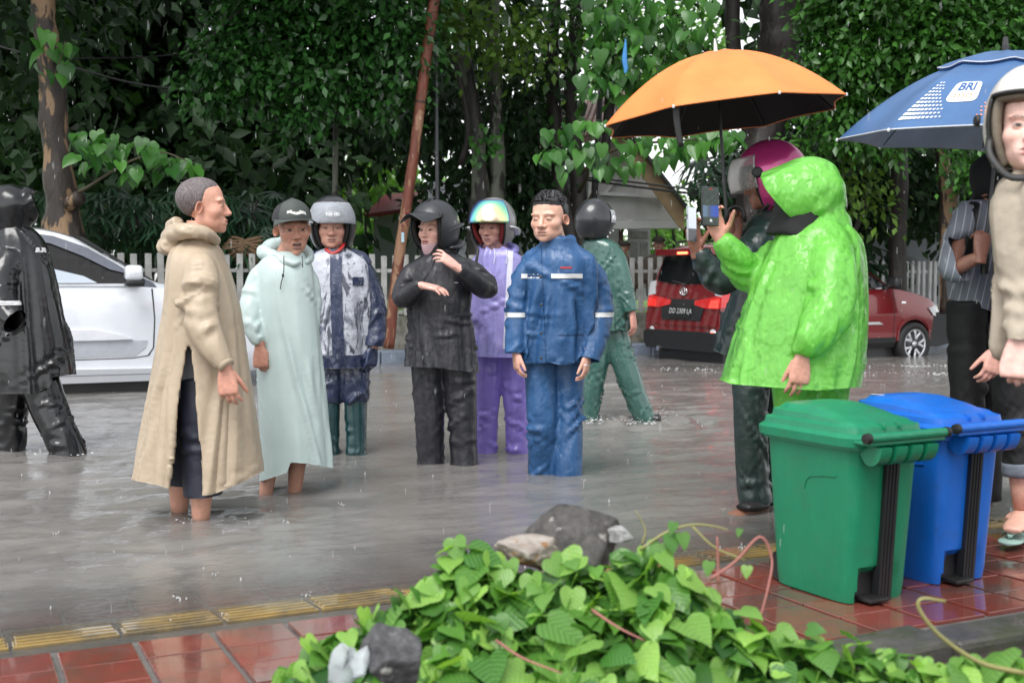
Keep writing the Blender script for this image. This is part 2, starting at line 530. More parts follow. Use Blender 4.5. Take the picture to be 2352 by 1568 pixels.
fence_v = 14.98
def picket_me(w, th, h, pointed=True, rnd=False):
    if rnd:
        v, f = loft([(0, 0, 0), (0, 0, h)], [(w / 2, w / 2)] * 2, n=10, sub=1)
        return make_mesh('picket', v, f, M_pipe, smooth=False)
    v, f = box_mesh((w, th, h), .004); v = v + np.array([0, 0, h / 2])
    return make_mesh('picket', v, f, M_paint_white)
M_pipe = plain('white_fence_pipe', (.55, .55, .55), .35, var=.25, scale=3)
def fence(u0, u1, pitch, w, z0, z1, label, rnd=False, name='picket_fence', rails=(.62, 1.17), wall=True):
    b = uv(u0, fence_v, .13); e = empty(name, b, label, 'fence')
    me = picket_me(w, .022, z1 - z0, rnd=rnd)
    n = int((u1 - u0) / pitch)
    for i in range(n):
        jit = 0 if rnd else random.uniform(-.012, .012)
        o = link('picket', me, e, tuple(uv(u0 + i * pitch, fence_v, z0 + jit) - b), (random.uniform(-.01, .01), random.uniform(-.012, .012), ANG))
    for zr in rails:
        c = uv((u0 + u1) / 2, fence_v + .035, zr)
        v, f = box_mesh((u1 - u0, .03, .045), .004)
        o = link('rail', make_mesh('rail', v, f, M_pipe if rnd else M_paint_white), e, tuple(c - b), (0, 0, ANG))
    if wall:
        v, f = box_mesh((u1 - u0, .16, .45), .012)
        link('base_wall', make_mesh('base_wall', v, f, M_wall_low), e, tuple(uv((u0 + u1) / 2, fence_v + .03, .345) - b), (0, 0, ANG))
    return e
fence(-1.2, 11.35, .158, .078, .57, 1.375, 'weathered white wooden picket fence along the far side of the flooded road')
fence(11.8, 16.6, .125, .062, .40, 1.345, 'white round-bar fence behind the red car beside the red gate post', rnd=True, name='bar_fence')
# red gate post with cream side
rb = uv(11.55, fence_v, .1)
gp = empty('gate_post', rb, 'red and cream gate post standing between the two fences behind the red car', 'post')
M_redpaint = plain('red_paint', (.42, .02, .02), .4, var=.2)
M_cream = plain('cream_paint', (.42, .40, .34), .5, var=.25)
v, f = box_mesh((.12, .30, 1.50), .01); link('shaft', make_mesh('shaft', v, f, M_redpaint), gp, (.08, 0, .75), (0, 0, ANG))
v, f = box_mesh((.30, .26, 1.44), .01); link('cheek', make_mesh('cheek', v, f, M_cream), gp, (-.12, .02, .72), (0, 0, ANG))

# --- house behind the fence, with porch gable
def house():
    root_loc = W(1420, 700, 21.5); root_loc.z = .16
    e = empty('house', root_loc, 'pale grey house with porch gable and tan barge board behind the fence', 'house')
    def pt(px, py, d): return np.array(W(px, py, d))
    def prism(name, pts, d, th, mat, parent=e):
        """flat polygon outline given at distance d, with real thickness away from the street"""
        a = np.array([pt(x, y, d) for x, y in pts]); b = a + np.array([0, th, 0]); n = len(pts)
        f = [tuple(range(n))[::-1], tuple(range(n, 2 * n))] + [(i, (i + 1) % n, n + (i + 1) % n, n + i) for i in range(n)]
        return mesh_obj(name, np.concatenate([a, b]), f, mat, parent)
    # long wall
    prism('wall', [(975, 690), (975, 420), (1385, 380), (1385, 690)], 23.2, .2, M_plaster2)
    prism('pillar', [(1236, 690), (1236, 478), (1284, 470), (1284, 690)], 21.6, .5, M_plaster)
    prism('pillar', [(1352, 690), (1352, 330), (1374, 330), (1374, 690)], 21.6, .35, M_plaster)
    # gable infill and porch beam
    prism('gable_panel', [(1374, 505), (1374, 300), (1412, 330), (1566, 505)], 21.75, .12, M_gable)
    prism('gable_panel', [(1374, 526), (1374, 506), (1566, 506), (1566, 524)], 21.72, .3, M_plaster)
    bb = prism('barge_board', [(1400, 302), (1440, 300), (1572, 476), (1572, 530), (1560, 522)], 21.3, .06, M_barge)
    prism('flashing', [(1436, 298), (1444, 296), (1578, 470), (1576, 480)], 21.2, .12, M_dark)
    prism('truss_bar', [(1376, 448), (1376, 441), (1520, 447), (1520, 455)], 21.66, .06, M_plaster)
    prism('truss_bar', [(1384, 446), (1392, 446), (1424, 404), (1416, 404)], 21.67, .05, M_plaster)
    prism('truss_bar', [(1460, 448), (1468, 448), (1468, 420), (1460, 420)], 21.67, .05, M_plaster)
    # roof slope rising to the ridge
    P0, P1 = pt(1240, 345, 21.2), pt(1442, 292, 21.2)
    v = np.array([P0, P1, P1 + (1.2, 5, 1.3), P0 + (0, 5, 1.5), P0 + (0, 0, -.08), P1 + (0, 0, -.08), P1 + (1.2, 5, 1.22), P0 + (0, 5, 1.42)])
    rf = mesh_obj('roof', v, [(0, 1, 2, 3), (7, 6, 5, 4), (0, 4, 5, 1), (1, 5, 6, 2), (2, 6, 7, 3), (3, 7, 4, 0)], M_rooftile, e)
    for k in range(13):
        a = P0 + (P1 - P0) * (k + .5) / 13; b = a + np.array([.6, 5, 1.4])
        vv_, ff = loft([a + (0, 0, .02), b + (0, 0, .02)], [(.05, .05)] * 2, n=6, sub=1)
        mesh_obj('tile_roll', vv_, ff, M_rooftile, rf)
    # back wall of porch with opening to the garden, door leaf, dark red frame
    prism('wall', [(1374, 690), (1374, 526), (1428, 526), (1428, 690)], 22.6, .15, M_plaster)
    dr = prism('door', [(1442, 690), (1442, 509), (1494, 509), (1494, 690)], 22.3, .05, M_plaster)
    for (x0, y0, x1, y1) in ((1448, 531, 1488, 546), (1448, 556, 1465, 600), (1471, 556, 1488, 600), (1448, 612, 1488, 660)):
        prism('door_panel', [(x0, y1), (x0, y0), (x1, y0), (x1, y1)], 22.27, .03, M_paint_white, dr)
    prism('door_frame', [(1422, 690), (1422, 506), (1432, 506), (1432, 690)], 22.2, .1, M_maroon)
    prism('door_frame', [(1416, 507), (1416, 502), (1440, 502), (1440, 507)], 22.19, .1, M_maroon)
    # small lean-to with red sheet roof
    g = W(870, 700, 27); g.z = .16
    e2 = empty('garden_shed', g, 'small garden shed with a red sheet roof seen beside the leaning pole', 'shed')
    prism('wall', [(858, 690), (858, 500), (1010, 480), (1010, 690)], 27, 2.0, M_plaster2, e2)
    a = [pt(836, 492, 26.6), pt(1010, 468, 26.6), pt(1010, 436, 28.2), pt(885, 446, 28.2)]
    a = np.array(a); v = np.concatenate([a, a - (0, 0, .10)])
    mesh_obj('roof', v, [(0, 1, 2, 3), (7, 6, 5, 4), (0, 4, 5, 1), (1, 5, 6, 2), (2, 6, 7, 3), (3, 7, 4, 0)], M_redroof, e2)
    # grey wall on the right
    g = W(2090, 700, 24); g.z = .16
    e3 = empty('outbuilding', g, 'blue-grey plastered outbuilding behind the trees at the bar fence', 'building')
    prism('wall', [(1930, 700), (1930, 452), (2200, 440), (2200, 700)], 24, 3.0, M_plaster2, e3)
    prism('roof', [(1900, 456), (1900, 442), (2230, 428), (2230, 444)], 23.6, 3.8, M_rooftile, e3)
    # concrete post standing white in the garden
    g = W(803, 690, 30); g.z = .16
    v, f = box_mesh((.16, .16, 3.3), .01); o = link('garden_post', make_mesh('garden_post', v, f, M_paint_white), None, (g.x, g.y, 1.8))
    tag(o, 'slim white concrete post in the bright garden above the camouflage-coat man', 'post')
M_barge = plain('tan_barge_board', (.38, .27, .15), .6, var=.3, scale=3)
M_gable = plain('grey_gable_render', (.62, .61, .61), .7, var=.12, scale=2)  # even pale grey base colour
M_dark = plain('dark_metal', (.03, .03, .032), .4)
M_rooftile = plain('weathered_roof_tile', (.16, .10, .085), .6, var=.4, scale=6, bump=.4)
M_maroon = plain('maroon_paint', (.10, .015, .015), .45)
M_redroof = plain('red_roof_sheet', (.30, .045, .05), .45, var=.2)
house()

# --- planter kerb in the near right corner
kz = .06
mbk = MB()
M_kerb_old = m_concrete('old_kerb_concrete', (.085, .08, .072), .2, .9)
pk = empty('planter_kerb', uv(1.4, 2.66, 0), 'broken mossy concrete kerb of the planting bed below the bins', 'kerb')
for k, (a, b, dz) in enumerate(((.95, 1.42, -.02), (1.50, 1.98, .0), (2.0, 2.55, .01), (2.57, 3.2, .0))):
    v, f = box_mesh((b - a, .17, .22), .018)
    bm_v = np.array(v); nrm = fbm(bm_v * 1.0 + k * 3.1, 16, 3) * .012
    bm_v = bm_v + nrm[:, None] * np.sign(bm_v)
    o = link('kerb_block', make_mesh('kerb_block', bm_v, f, M_kerb_old), pk, tuple(uv((a + b) / 2, 2.545, dz - .045) - uv(1.4, 2.66, 0)), (random.uniform(-.05, .05), random.uniform(-.05, .05), ANG + random.uniform(-.03, .03)))
quad_sheet('planting_bed', (-1.5, 6), (-1, 2.5), lambda a, b: .03, M_soil, (10, 10))
# ------------------------------------------------------------------ vegetation
def m_leaf(name, c1, c2, rough=.32, trans=.25, attr=True, spec=.5, vein=False):
    t = NT(name)
    if attr: r = t.node('ShaderNodeAttribute', attribute_name='Col').outputs['Fac']
    else: r = t.n.new('ShaderNodeObjectInfo').outputs['Random']
    c = t.mix(r, (*c1, 1), (*c2, 1))
    if vein:
        q = t.coords('Object')
        n = t.ramp(t.noise(q, 30, 4), [(.3, .8), (.7, 1.15)]); c = t.mix(1.0, c, n, blend='MULTIPLY')
        sp = t.n.new('ShaderNodeSeparateXYZ'); t.l.new(q, sp.inputs[0])
        ax = t.math('ABSOLUTE', sp.outputs[0])
        vv_ = t.math('SINE', t.math('MULTIPLY', t.math('SUBTRACT', sp.outputs[1], t.math('MULTIPLY', ax, .9)), 75.0 if vein is True else vein))
        h = t.ramp(vv_, [(.7, 0.0), (.98, 1.0)])
        c = t.mix(t.math('MULTIPLY', h, .16), c, tuple(min(1, x * 1.7 + .02) for x in c2) + (1,))
        t.P(Normal=t.bump(t.math('MULTIPLY', vv_, 1.0), .13, .004))
    t.P(Base_Color=c, Roughness=rough); t.b.inputs['Specular IOR Level'].default_value = spec
    tl = t.n.new('ShaderNodeBsdfTranslucent'); t.l.new(t.mix(1.0, c, (1.2, 1.3, .5, 1), blend='MULTIPLY'), tl.inputs[0])
    mx = t.n.new('ShaderNodeMixShader'); mx.inputs[0].default_value = trans; t.l.new(t.b.outputs[0], mx.inputs[1]); t.l.new(tl.outputs[0], mx.inputs[2]); t.l.new(mx.outputs[0], t.out.inputs[0])
    return t.m
M_lf_gloss = m_leaf('glossy_leaves', (.010, .038, .012), (.045, .15, .030), .25)
M_lf_mid = m_leaf('mid_green_leaves', (.020, .075, .015), (.080, .235, .038), .3, .3)
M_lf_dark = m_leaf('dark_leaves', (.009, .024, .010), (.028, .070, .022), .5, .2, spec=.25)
M_lf_pale = m_leaf('yellow_green_leaves', (.06, .13, .02), (.14, .26, .04), .4, .4)
M_lf_far = m_leaf('far_bright_leaves', (.06, .15, .03), (.17, .36, .06), .5, .45)
def m_bark(name, dark, tan, amt):
    t = NT(name); q = t.pos()
    n1 = t.noise(t.map(q, (9, 9, 3.2)), 1.0, 6, .65, .6)
    n2 = t.noise(t.map(q, (3.2, 3.2, 1.3)), 1.0, 3, .6)
    base = t.mix(t.ramp(n1, [(.35, 0.0), (.65, 1.0)]), tuple(x * .45 for x in dark) + (1,), (*dark, 1))
    k = t.math('ADD', t.math('MULTIPLY', n1, .45), t.math('MULTIPLY', n2, .75))
    pk = t.ramp(k, [(.63 - amt * .12, 0.0), (.66 - amt * .12, 1.0)])
    c = t.mix(pk, base, (*tan, 1)) if amt else base
    t.P(Base_Color=c, Roughness=.55, Normal=t.bump(t.math('SUBTRACT', n1, t.math('MULTIPLY', pk, .25)), .8, .03)); return t.m
M_bark_peel = m_bark('peeling_bark', (.040, .028, .021), (.24, .15, .08), .08)
M_bark_dark = m_bark('wet_dark_bark', (.028, .022, .019), (.1, .08, .06), 0)
M_bark_moss = m_bark('lichen_bark', (.035, .031, .027), (.12, .13, .10), .35)
M_twig = plain('twig', (.06, .05, .025), .6)

def leaf_cloud(blobs, size, mat_seed=0, droop=.5, jitter=.35, clump=.55, aspect=.52, hang=0.0):
    """blobs: (centre, radii, count). returns verts, faces, colours"""
    r = np.random.default_rng(100 + mat_seed)
    Vs, Cs = [], []
    for (c, rad, n) in blobs:
        c = np.array(c, float); rad = np.array(rad, float)
        k = max(3, n // 22)
        d = r.normal(size=(k, 3)); d /= np.linalg.norm(d, axis=1)[:, None]
        tips = c + d * rad * (r.uniform(.25, 1, (k, 1)) ** .5)
        shade = r.uniform(0, 1, k)
        i = r.integers(0, k, n)
        p = tips[i] + r.normal(size=(n, 3)) * (clump * size * 3.0)
        out = p - c; out /= np.linalg.norm(out, axis=1)[:, None] + 1e-6
        ax = out * .6 + r.normal(size=(n, 3)) * .6 + np.array([0, -.25, -droop]); ax /= np.linalg.norm(ax, axis=1)[:, None]
        up = np.array([0, -.35, 1]) + r.normal(size=(n, 3)) * .55
        sd = np.cross(ax, up); sd /= np.linalg.norm(sd, axis=1)[:, None] + 1e-6
        nm = np.cross(sd, ax)
        L = size * r.uniform(1 - jitter, 1 + jitter, (n, 1))
        base = p; tip = p + ax * L - nm * L * .12; mid = p + ax * L * .45 + nm * L * .06
        l = mid + sd * L * aspect * .5 - nm * L * .05; rt = mid - sd * L * aspect * .5 - nm * L * .05
        Vs.append(np.stack([base, l, tip, rt], 1).reshape(-1, 3))
        Cs.append(np.repeat(np.clip(shade[i] * .6 + r.uniform(0, .55, n), 0, 1), 4))
    v = np.concatenate(Vs); m = len(v) // 4; a = np.arange(m) * 4
    return v, np.stack([a, a + 1, a + 2, a + 3], 1), np.concatenate(Cs)
def leaf_obj(name, blobs, size, mat, parent=None, **k):
    v, f, c = leaf_cloud(blobs, size, **k)
    b = base_of(parent) if parent is not None else np.zeros(3)
    me = bpy.data.meshes.new(name); n = len(v); m = len(f)
    me.vertices.add(n); me.vertices.foreach_set('co', (v - b).ravel().astype(np.float32))
    # split each quad along the midrib so that it folds
    tri = np.concatenate([f[:, [0, 1, 2]], f[:, [0, 2, 3]]]); me.loops.add(tri.size); me.loops.foreach_set('vertex_index', tri.ravel().astype(np.int32))
    me.polygons.add(len(tri)); me.polygons.foreach_set('loop_start', np.arange(0, tri.size, 3, dtype=np.int32)); me.polygons.foreach_set('loop_total', np.full(len(tri), 3, np.int32))
    me.materials.append(mat); me.update(calc_edges=True)
    at = me.color_attributes.new('Col', 'FLOAT_COLOR', 'POINT'); at.data.foreach_set('color', np.stack([c, c, c, np.ones_like(c)], 1).ravel().astype(np.float32))
    o = link(name, me, parent); o['kind'] = 'stuff'; return o
def B(x, y, d, rx, ry, n, dz=None):
    """leaf blob centred at a view position; rx, ry half-sizes in view pixels"""
    s = d / FPX; return (np.array(W(x, y, d)), (rx * s, dz if dz else (rx + ry) * .5 * s, ry * s), n)

def trunk(name, pts, mat, parent, seed=0, amp=.1, n=18):
    """pts: (x, y, d, halfwidth px)"""
    P = [np.array(W(x, y, d)) for x, y, d, w in pts]; rr = [w * d / FPX for x, y, d, w in pts]
    v, f = loft(P, [(r, r) for r in rr], n=n, sub=6)
    rad = np.mean(rr)
    v = v + (fbm(v, (6, 6, 2.5), 3, seed) * amp * rad * 2.2)[:, None] * np.array([1, 1, 0])
    return mesh_obj(name, v, f, mat, parent, True)
def tree(label, base, name='tree', group=None):
    b = W(*base); return empty(name, (b.x, b.y, .13), label, 'tree', group)
def branch(parent, pts, r0, r1, name='branch', mat=None):
    P = [np.array(W(*q)) for q in pts]; k = len(P)
    v, f = loft(P, [(r0 + (r1 - r0) * i / (k - 1),) * 2 for i in range(k)], n=8, sub=4); return mesh_obj(name, v, f, mat or M_bark_dark, parent, True)

# heart-shaped leaf, unit length 1 along +Y from the stalk, facing +Z
def heart_mesh(name, mat, curl=.16, fold=.10, w=.92):
    rows = [(-.10, .30, .16), (.0, .46, .0), (.12, .50, .0), (.30, .47, .0), (.50, .37, .0), (.70, .24, 0), (.86, .11, 0), (1.0, .0, 0)]
    v = []; f = []
    for y, hw, inner in rows:
        for k in (-1, -.5, 0, .5, 1):
            x = k * hw * w; yy = y if k else (y if y > .05 else .0)
            if y < 0: yy = y if abs(k) > .4 else 0.0
            z = fold * abs(x) * 1.6 - curl * max(0, y) ** 2 - .25 * x * x + .02 * math.sin(y * 14 + k * 3)
            v.append((x, yy, z))
    m = 5
    for i in range(len(rows) - 1):
        for j in range(4): f.append((i * m + j, i * m + j + 1, (i + 1) * m + j + 1, (i + 1) * m + j))
    return make_mesh(name, v, f, mat, True)
M_heart = m_leaf('heart_leaves', (.022, .09, .018), (.08, .24, .04), .3, .35, attr=False, vein=40)
heart_far = [heart_mesh('leaf', M_heart, c_, f_, w_) for c_, f_, w_ in ((.16, .10, .92), (.4, .16, .85), (.05, .28, .8), (.3, -.08, 1.0))]
def heart_leaf(parent, me, pos, size, face, tilt, roll=0, name='leaf'):
    """hangs tip-down-forward; face = heading of the blade, tilt from horizontal"""
    o = link(name, me, parent, tuple(np.array(pos) - base_of(parent)))
    o.scale = (size,) * 3
    o.rotation_euler = (Matrix.Rotation(face, 3, 'Z') @ Matrix.Rotation(-tilt, 3, 'X') @ Matrix.Rotation(roll, 3, 'Y')).to_euler()
    return o
def sprig(parent, spots, d, size, seed=0):
    r = random.Random(seed)
    for (x, y) in spots:
        dd = d + r.uniform(-.35, .35)
        heart_leaf(parent, r.choice(heart_far), W(x, y, dd), size * r.uniform(.72, 1.12), PI + r.uniform(-1.1, 1.1), R(r.uniform(30, 88)), r.uniform(-.5, .5))

# --- tree with peeling bark on the left
t1 = tree('tall tree with peeling brown and tan bark behind the white car', (150, 600, 13.85))
trunk('trunk', [(165, 690, 13.85, 52), (152, 560, 13.85, 46), (140, 450, 13.85, 34), (126, 330, 13.85, 29), (118, 200, 13.85, 27), (106, 80, 13.85, 26), (96, -60, 13.85, 25), (80, -400, 13.85, 22), (70, -900, 13.85, 15)], M_bark_peel, t1, 1, .16)
v, f = loft([np.array(W(160, 470, 13.7)), np.array(W(180, 455, 13.6)), np.array(W(186, 452, 13.58))], [(.09, .09), (.085, .085), (.08, .08)], n=18, sub=2); mesh_obj('cut_branch_stub', v, f, M_bark_peel, t1, True)
branch(t1, [(182, 440, 13.5), (205, 428, 13.4), (240, 405, 13.3), (300, 370, 13.2), (370, 350, 13.2), (430, 370, 13.2)], .022, .006, mat=M_twig)
branch(t1, [(120, 190, 13.7), (135, 150, 13.5), (150, 95, 13.4)], .012, .005, mat=M_twig)
r_ = random.Random(4)
sprig(t1, [(105 + r_.uniform(-24, 60), 80 + i * 8 + r_.uniform(-12, 8)) for i in range(12)], 13.45, .215, 3)
sp2 = []
for i in range(62):
    x = 165 + i * 4.7 + r_.uniform(-8, 8); t_ = (x - 165) / 300
    y = 345 + 40 * t_ + r_.uniform(-58, 45) * math.sin(PI * min(1, t_ * .8 + .25)); sp2.append((x, y))
sprig(t1, sp2, 13.3, .205, 5)
leaf_obj('crown', [(np.array([-5.3, 13.9, 6.6]), (3.4, 2.6, 1.8), 3500), (np.array([-7.5, 16, 5.5]), (3, 3, 2), 2500), (np.array([-3.5, 14.5, 7.6]), (3, 2.4, 1.5), 2500)], .26, M_lf_dark, t1, mat_seed=1)  # leaf masses above the frame, added to block sky light from the background

# --- glossy tree hanging over the middle left
t2 = tree('glossy green leafy tree with a slim stem hanging over the fence', (770, 600, 16.2))
trunk('trunk', [(768, 690, 16.2, 9), (769, 450, 16.2, 7.5), (771, 320, 16.2, 7), (770, 200, 16.2, 7), (760, 60, 16.0, 7), (750, -200, 15.8, 6)], M_bark_moss, t2, 2, .12, 10)
for q in ([(770, 210, 16.1), (730, 150, 15.6), (660, 110, 15.0), (560, 120, 14.6)], [(765, 120, 16), (840, 60, 15.4), (920, 40, 15)], [(752, -20, 15.8), (680, -10, 15.2), (560, 20, 14.6), (470, 100, 14.4)]): branch(t2, q, .03, .008)
leaf_obj('crown', [B(560, 60, 14.8, 70, 60, 800), B(650, 40, 14.9, 80, 70, 1000), B(740, 90, 15, 90, 75, 1200), B(840, 70, 15, 80, 80, 1100), B(930, 110, 15, 70, 90, 1000), B(500, 140, 14.7, 60, 40, 450), B(600, 150, 14.8, 80, 45, 700), B(700, 190, 14.9, 80, 50, 700), B(690, 262, 14.9, 60, 30, 420), B(470, 225, 14.7, 50, 35, 260), B(790, 200, 15.1, 70, 50, 500), B(880, 220, 15.2, 60, 50, 450), B(750, -60, 15, 300, 80, 2600), B(560, 215, 14.8, 45, 25, 200)], .125, M_lf_gloss, t2, mat_seed=2, clump=.42)
leaf_obj('crown', [(np.array([-2.2, 15.4, 6.6]), (3.2, 2.0, 1.6), 3000)], .24, M_lf_dark, t2, mat_seed=22)  # unseen overhead leaves, added to darken what stands behind the fence

# --- paired trunks in the centre
t3 = tree('dark twin-stemmed tree behind the helmeted women', (1110, 610, 17.2))
trunk('trunk', [(1096, 700, 17.2, 30), (1100, 520, 17.2, 27), (1104, 420, 17.2, 19), (1094, 300, 17.2, 16), (1080, 200, 17.2, 15), (1062, 100, 17.2, 14), (1046, -60, 17.2, 12), (1030, -500, 17.2, 9)], M_bark_moss, t3, 3, .16)
trunk('trunk', [(1128, 700, 17.3, 30), (1132, 520, 17.3, 24), (1140, 420, 17.3, 19), (1142, 300, 17.3, 16), (1136, 150, 17.3, 15), (1130, -60, 17.3, 15), (1120, -500, 17.3, 10)], M_bark_moss, t3, 4, .16)
branch(t3, [(1058, 380, 17), (1076, 300, 16.9), (1050, 160, 16.8), (1010, 60, 16.7), (1015, -30, 16.7)], .05, .03)
leaf_obj('crown', [B(1010, 30, 16.5, 50, 50, 240), B(1080, 40, 16.4, 60, 50, 300), B(1180, 70, 16.4, 60, 60, 260), B(1150, 110, 16.6, 50, 40, 160), B(1230, 120, 16.6, 40, 40, 130)], .13, M_lf_pale, t3, mat_seed=3)
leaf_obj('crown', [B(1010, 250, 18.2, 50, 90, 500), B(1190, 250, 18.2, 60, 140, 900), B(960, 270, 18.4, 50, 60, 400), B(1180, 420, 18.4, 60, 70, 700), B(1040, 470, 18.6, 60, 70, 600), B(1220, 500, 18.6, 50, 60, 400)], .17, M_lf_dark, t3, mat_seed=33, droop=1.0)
sp = random.Random(9)
for i in range(26):
    a = sp.choice(((1105, 330), (1125, 335), (1140, 345), (1105, 355), (1130, 300)))
    heart_leaf(t3, sp.choice(heart_far), W(a[0] + sp.uniform(-22, 26), a[1] + sp.uniform(-18, 22), 16.7), .11, PI + sp.uniform(-.8, .8), R(sp.uniform(40, 80)))
leaf_obj('crown', [(np.array([-.6, 17.5, 7.2]), (3.4, 2.4, 1.6), 2600)], .26, M_lf_dark, t3, mat_seed=34)  # out-of-frame canopy, added to keep sky light off the trees behind

# --- dark tree with broad heart leaves before the house
t4 = tree('dark forked tree with broad heart-shaped leaves before the pale house', (1300, 610, 18.0))
trunk('trunk', [(1318, 700, 18, 34), (1312, 560, 18, 27), (1300, 480, 18, 22), (1282, 400, 18, 17), (1276, 280, 18, 16), (1268, 160, 18, 16), (1272, 40, 18, 15), (1276, -80, 18, 13), (1280, -500, 18, 9)], M_bark_dark, t4, 5, .18)
trunk('trunk', [(1338, 700, 17.9, 24), (1334, 520, 17.9, 20), (1330, 440, 17.9, 18), (1318, 300, 17.9, 16), (1310, 180, 17.9, 14), (1320, 60, 17.9, 12), (1336, -40, 17.9, 10)], M_bark_dark, t4, 6, .18)
trunk('trunk', [(1385, 420, 17.8, 7), (1395, 300, 17.8, 11), (1402, 200, 17.8, 14), (1398, 100, 17.8, 13), (1410, -40, 17.8, 12)], M_bark_dark, t4, 7, .12)
for q in ([(1330, 440, 17.6), (1350, 400, 16.8), (1340, 360, 15.5), (1290, 335, 14.5)], [(1330, 400, 17), (1400, 350, 15), (1480, 330, 14), (1600, 320, 13.6)], [(1345, 480, 17.4), (1360, 440, 17)]): branch(t4, q, .03, .01, mat=M_twig)
pts = []
for i in range(110):
    x = 1240 + i * 4.2 + sp.uniform(-12, 12); top = np.interp(x, [1240, 1330, 1400, 1500, 1700], [300, 268, 280, 290, 298]); bot = np.interp(x, [1240, 1300, 1360, 1440, 1560, 1700], [370, 420, 395, 400, 352, 330])
    pts.append((x, sp.uniform(top, bot)))
sprig(t4, pts, 13.6, .20, 11)
pts = [(sp.uniform(1330, 1640), sp.uniform(-30, 200)) for i in range(120)] + [(sp.uniform(1360, 1480), sp.uniform(20, 230)) for i in range(50)]
sprig(t4, pts, 15.5, .21, 12)
leaf_obj('crown', [B(1300, 60, 17.4, 60, 80, 260), B(1240, 200, 18.5, 40, 90, 260), B(1400, 150, 17.6, 70, 60, 240), B(1500, 60, 17, 80, 60, 320), B(1590, 120, 17, 60, 60, 220), B(1400, 30, 17, 80, 40, 260)], .17, M_lf_mid, t4, mat_seed=4)

# --- big trunk right of centre and its neighbour
t5 = tree('massive dark trunk rising behind the orange umbrella', (1745, 610, 17.0))
trunk('trunk', [(1735, 700, 17, 62), (1738, 560, 17, 54), (1742, 440, 17, 48), (1752, 330, 17, 44), (1772, 240, 17, 42), (1790, 120, 17, 44), (1800, 20, 17, 52), (1806, -80, 17, 58), (1810, -500, 17, 30)], M_bark_dark, t5, 8, .2, 24)
trunk('limb', [(1730, 330, 17.3, 18), (1700, 200, 17.3, 18), (1684, 100, 17.3, 17), (1682, 0, 17.3, 17), (1680, -100, 17.3, 15)], M_bark_dark, t5, 9, .16)
branch(t5, [(1690, 160, 17.3), (1640, 130, 17), (1600, 100, 16.8)], .05, .02)
leaf_obj('crown', [(np.array([5.0, 17.2, 7.2]), (3.4, 2.4, 1.8), 2600), (np.array([8.5, 18, 6.5]), (3.4, 2.4, 2.0), 2600)], .27, M_lf_dark, t5, mat_seed=5)  # more overhead leaves out of view, added to shade the background

# --- vine-draped tree filling the upper right
t6 = tree('tree draped in dense glossy creeper behind the blue umbrella', (2050, 610, 16.6))
trunk('trunk', [(2060, 700, 16.6, 22), (2062, 560, 16.6, 20), (2066, 420, 16.6, 20), (2060, 250, 16.6, 22), (2050, 80, 16.6, 22), (2040, -300, 16.6, 16)], M_bark_dark, t6, 10, .18)
branch(t6, [(1925, 640, 16.4), (1950, 560, 16.3), (1985, 480, 16.2), (1990, 430, 16.2)], .05, .03)
bl = [B(1905, 30, 15.4, 60, 60, 800), B(1990, 40, 15.2, 70, 70, 1100), B(2080, 30, 15.2, 70, 70, 1100), B(2180, 40, 15.0, 80, 70, 1200), B(2290, 40, 15.0, 80, 70, 1200), B(2380, 60, 15, 60, 90, 700), B(1890, 120, 15.4, 45, 60, 600), B(1960, 140, 15.2, 60, 60, 900), B(2050, 130, 15.1, 70, 50, 900), B(2150, 130, 15, 80, 50, 1000), B(2260, 120, 15, 80, 50, 900), B(1890, 200, 15.4, 40, 50, 450), B(1960, 215, 15.3, 50, 50, 600), B(2040, 230, 15.3, 60, 50, 600), B(1900, 275, 15.4, 40, 40, 320), B(1960, 300, 15.4, 45, 40, 360), B(2030, 320, 15.5, 60, 30, 350), B(1870, 350, 15.6, 40, 40, 200), B(2250, 400, 15.3, 40, 50, 420), B(2230, 360, 15.3, 30, 40, 220), B(2330, 420, 15.3, 60, 80, 500), B(2120, -60, 15, 320, 60, 2200)]
leaf_obj('crown', bl, .118, M_lf_mid, t6, mat_seed=6, clump=.40)
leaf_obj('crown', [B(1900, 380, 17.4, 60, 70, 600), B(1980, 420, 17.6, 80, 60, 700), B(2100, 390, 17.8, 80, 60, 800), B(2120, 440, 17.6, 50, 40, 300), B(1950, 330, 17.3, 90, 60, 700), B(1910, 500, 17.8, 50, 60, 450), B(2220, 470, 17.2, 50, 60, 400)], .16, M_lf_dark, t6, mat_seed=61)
leaf_obj('crown', [B(1965, 415, 15.9, 34, 22, 120), B(1990, 445, 15.9, 34, 24, 130), B(1950, 440, 15.9, 26, 18, 60)], .13, M_lf_pale, t6, mat_seed=62)

# --- peeling trunk on the right
t7 = tree('slim tree with tan peeling bark under the blue umbrella', (2180, 640, 16.0))
trunk('trunk', [(2184, 720, 16, 24), (2182, 600, 16, 22), (2178, 520, 16, 21), (2180, 450, 16, 21), (2170, 400, 16, 17), (2162, 340, 16, 16), (2158, 200, 16, 15), (2150, -200, 16, 12)], M_bark_peel, t7, 12, .18)
branch(t7, [(2185, 455, 15.9), (2200, 440, 15.8), (2208, 425, 15.8)], .05, .03, mat=M_bark_peel)

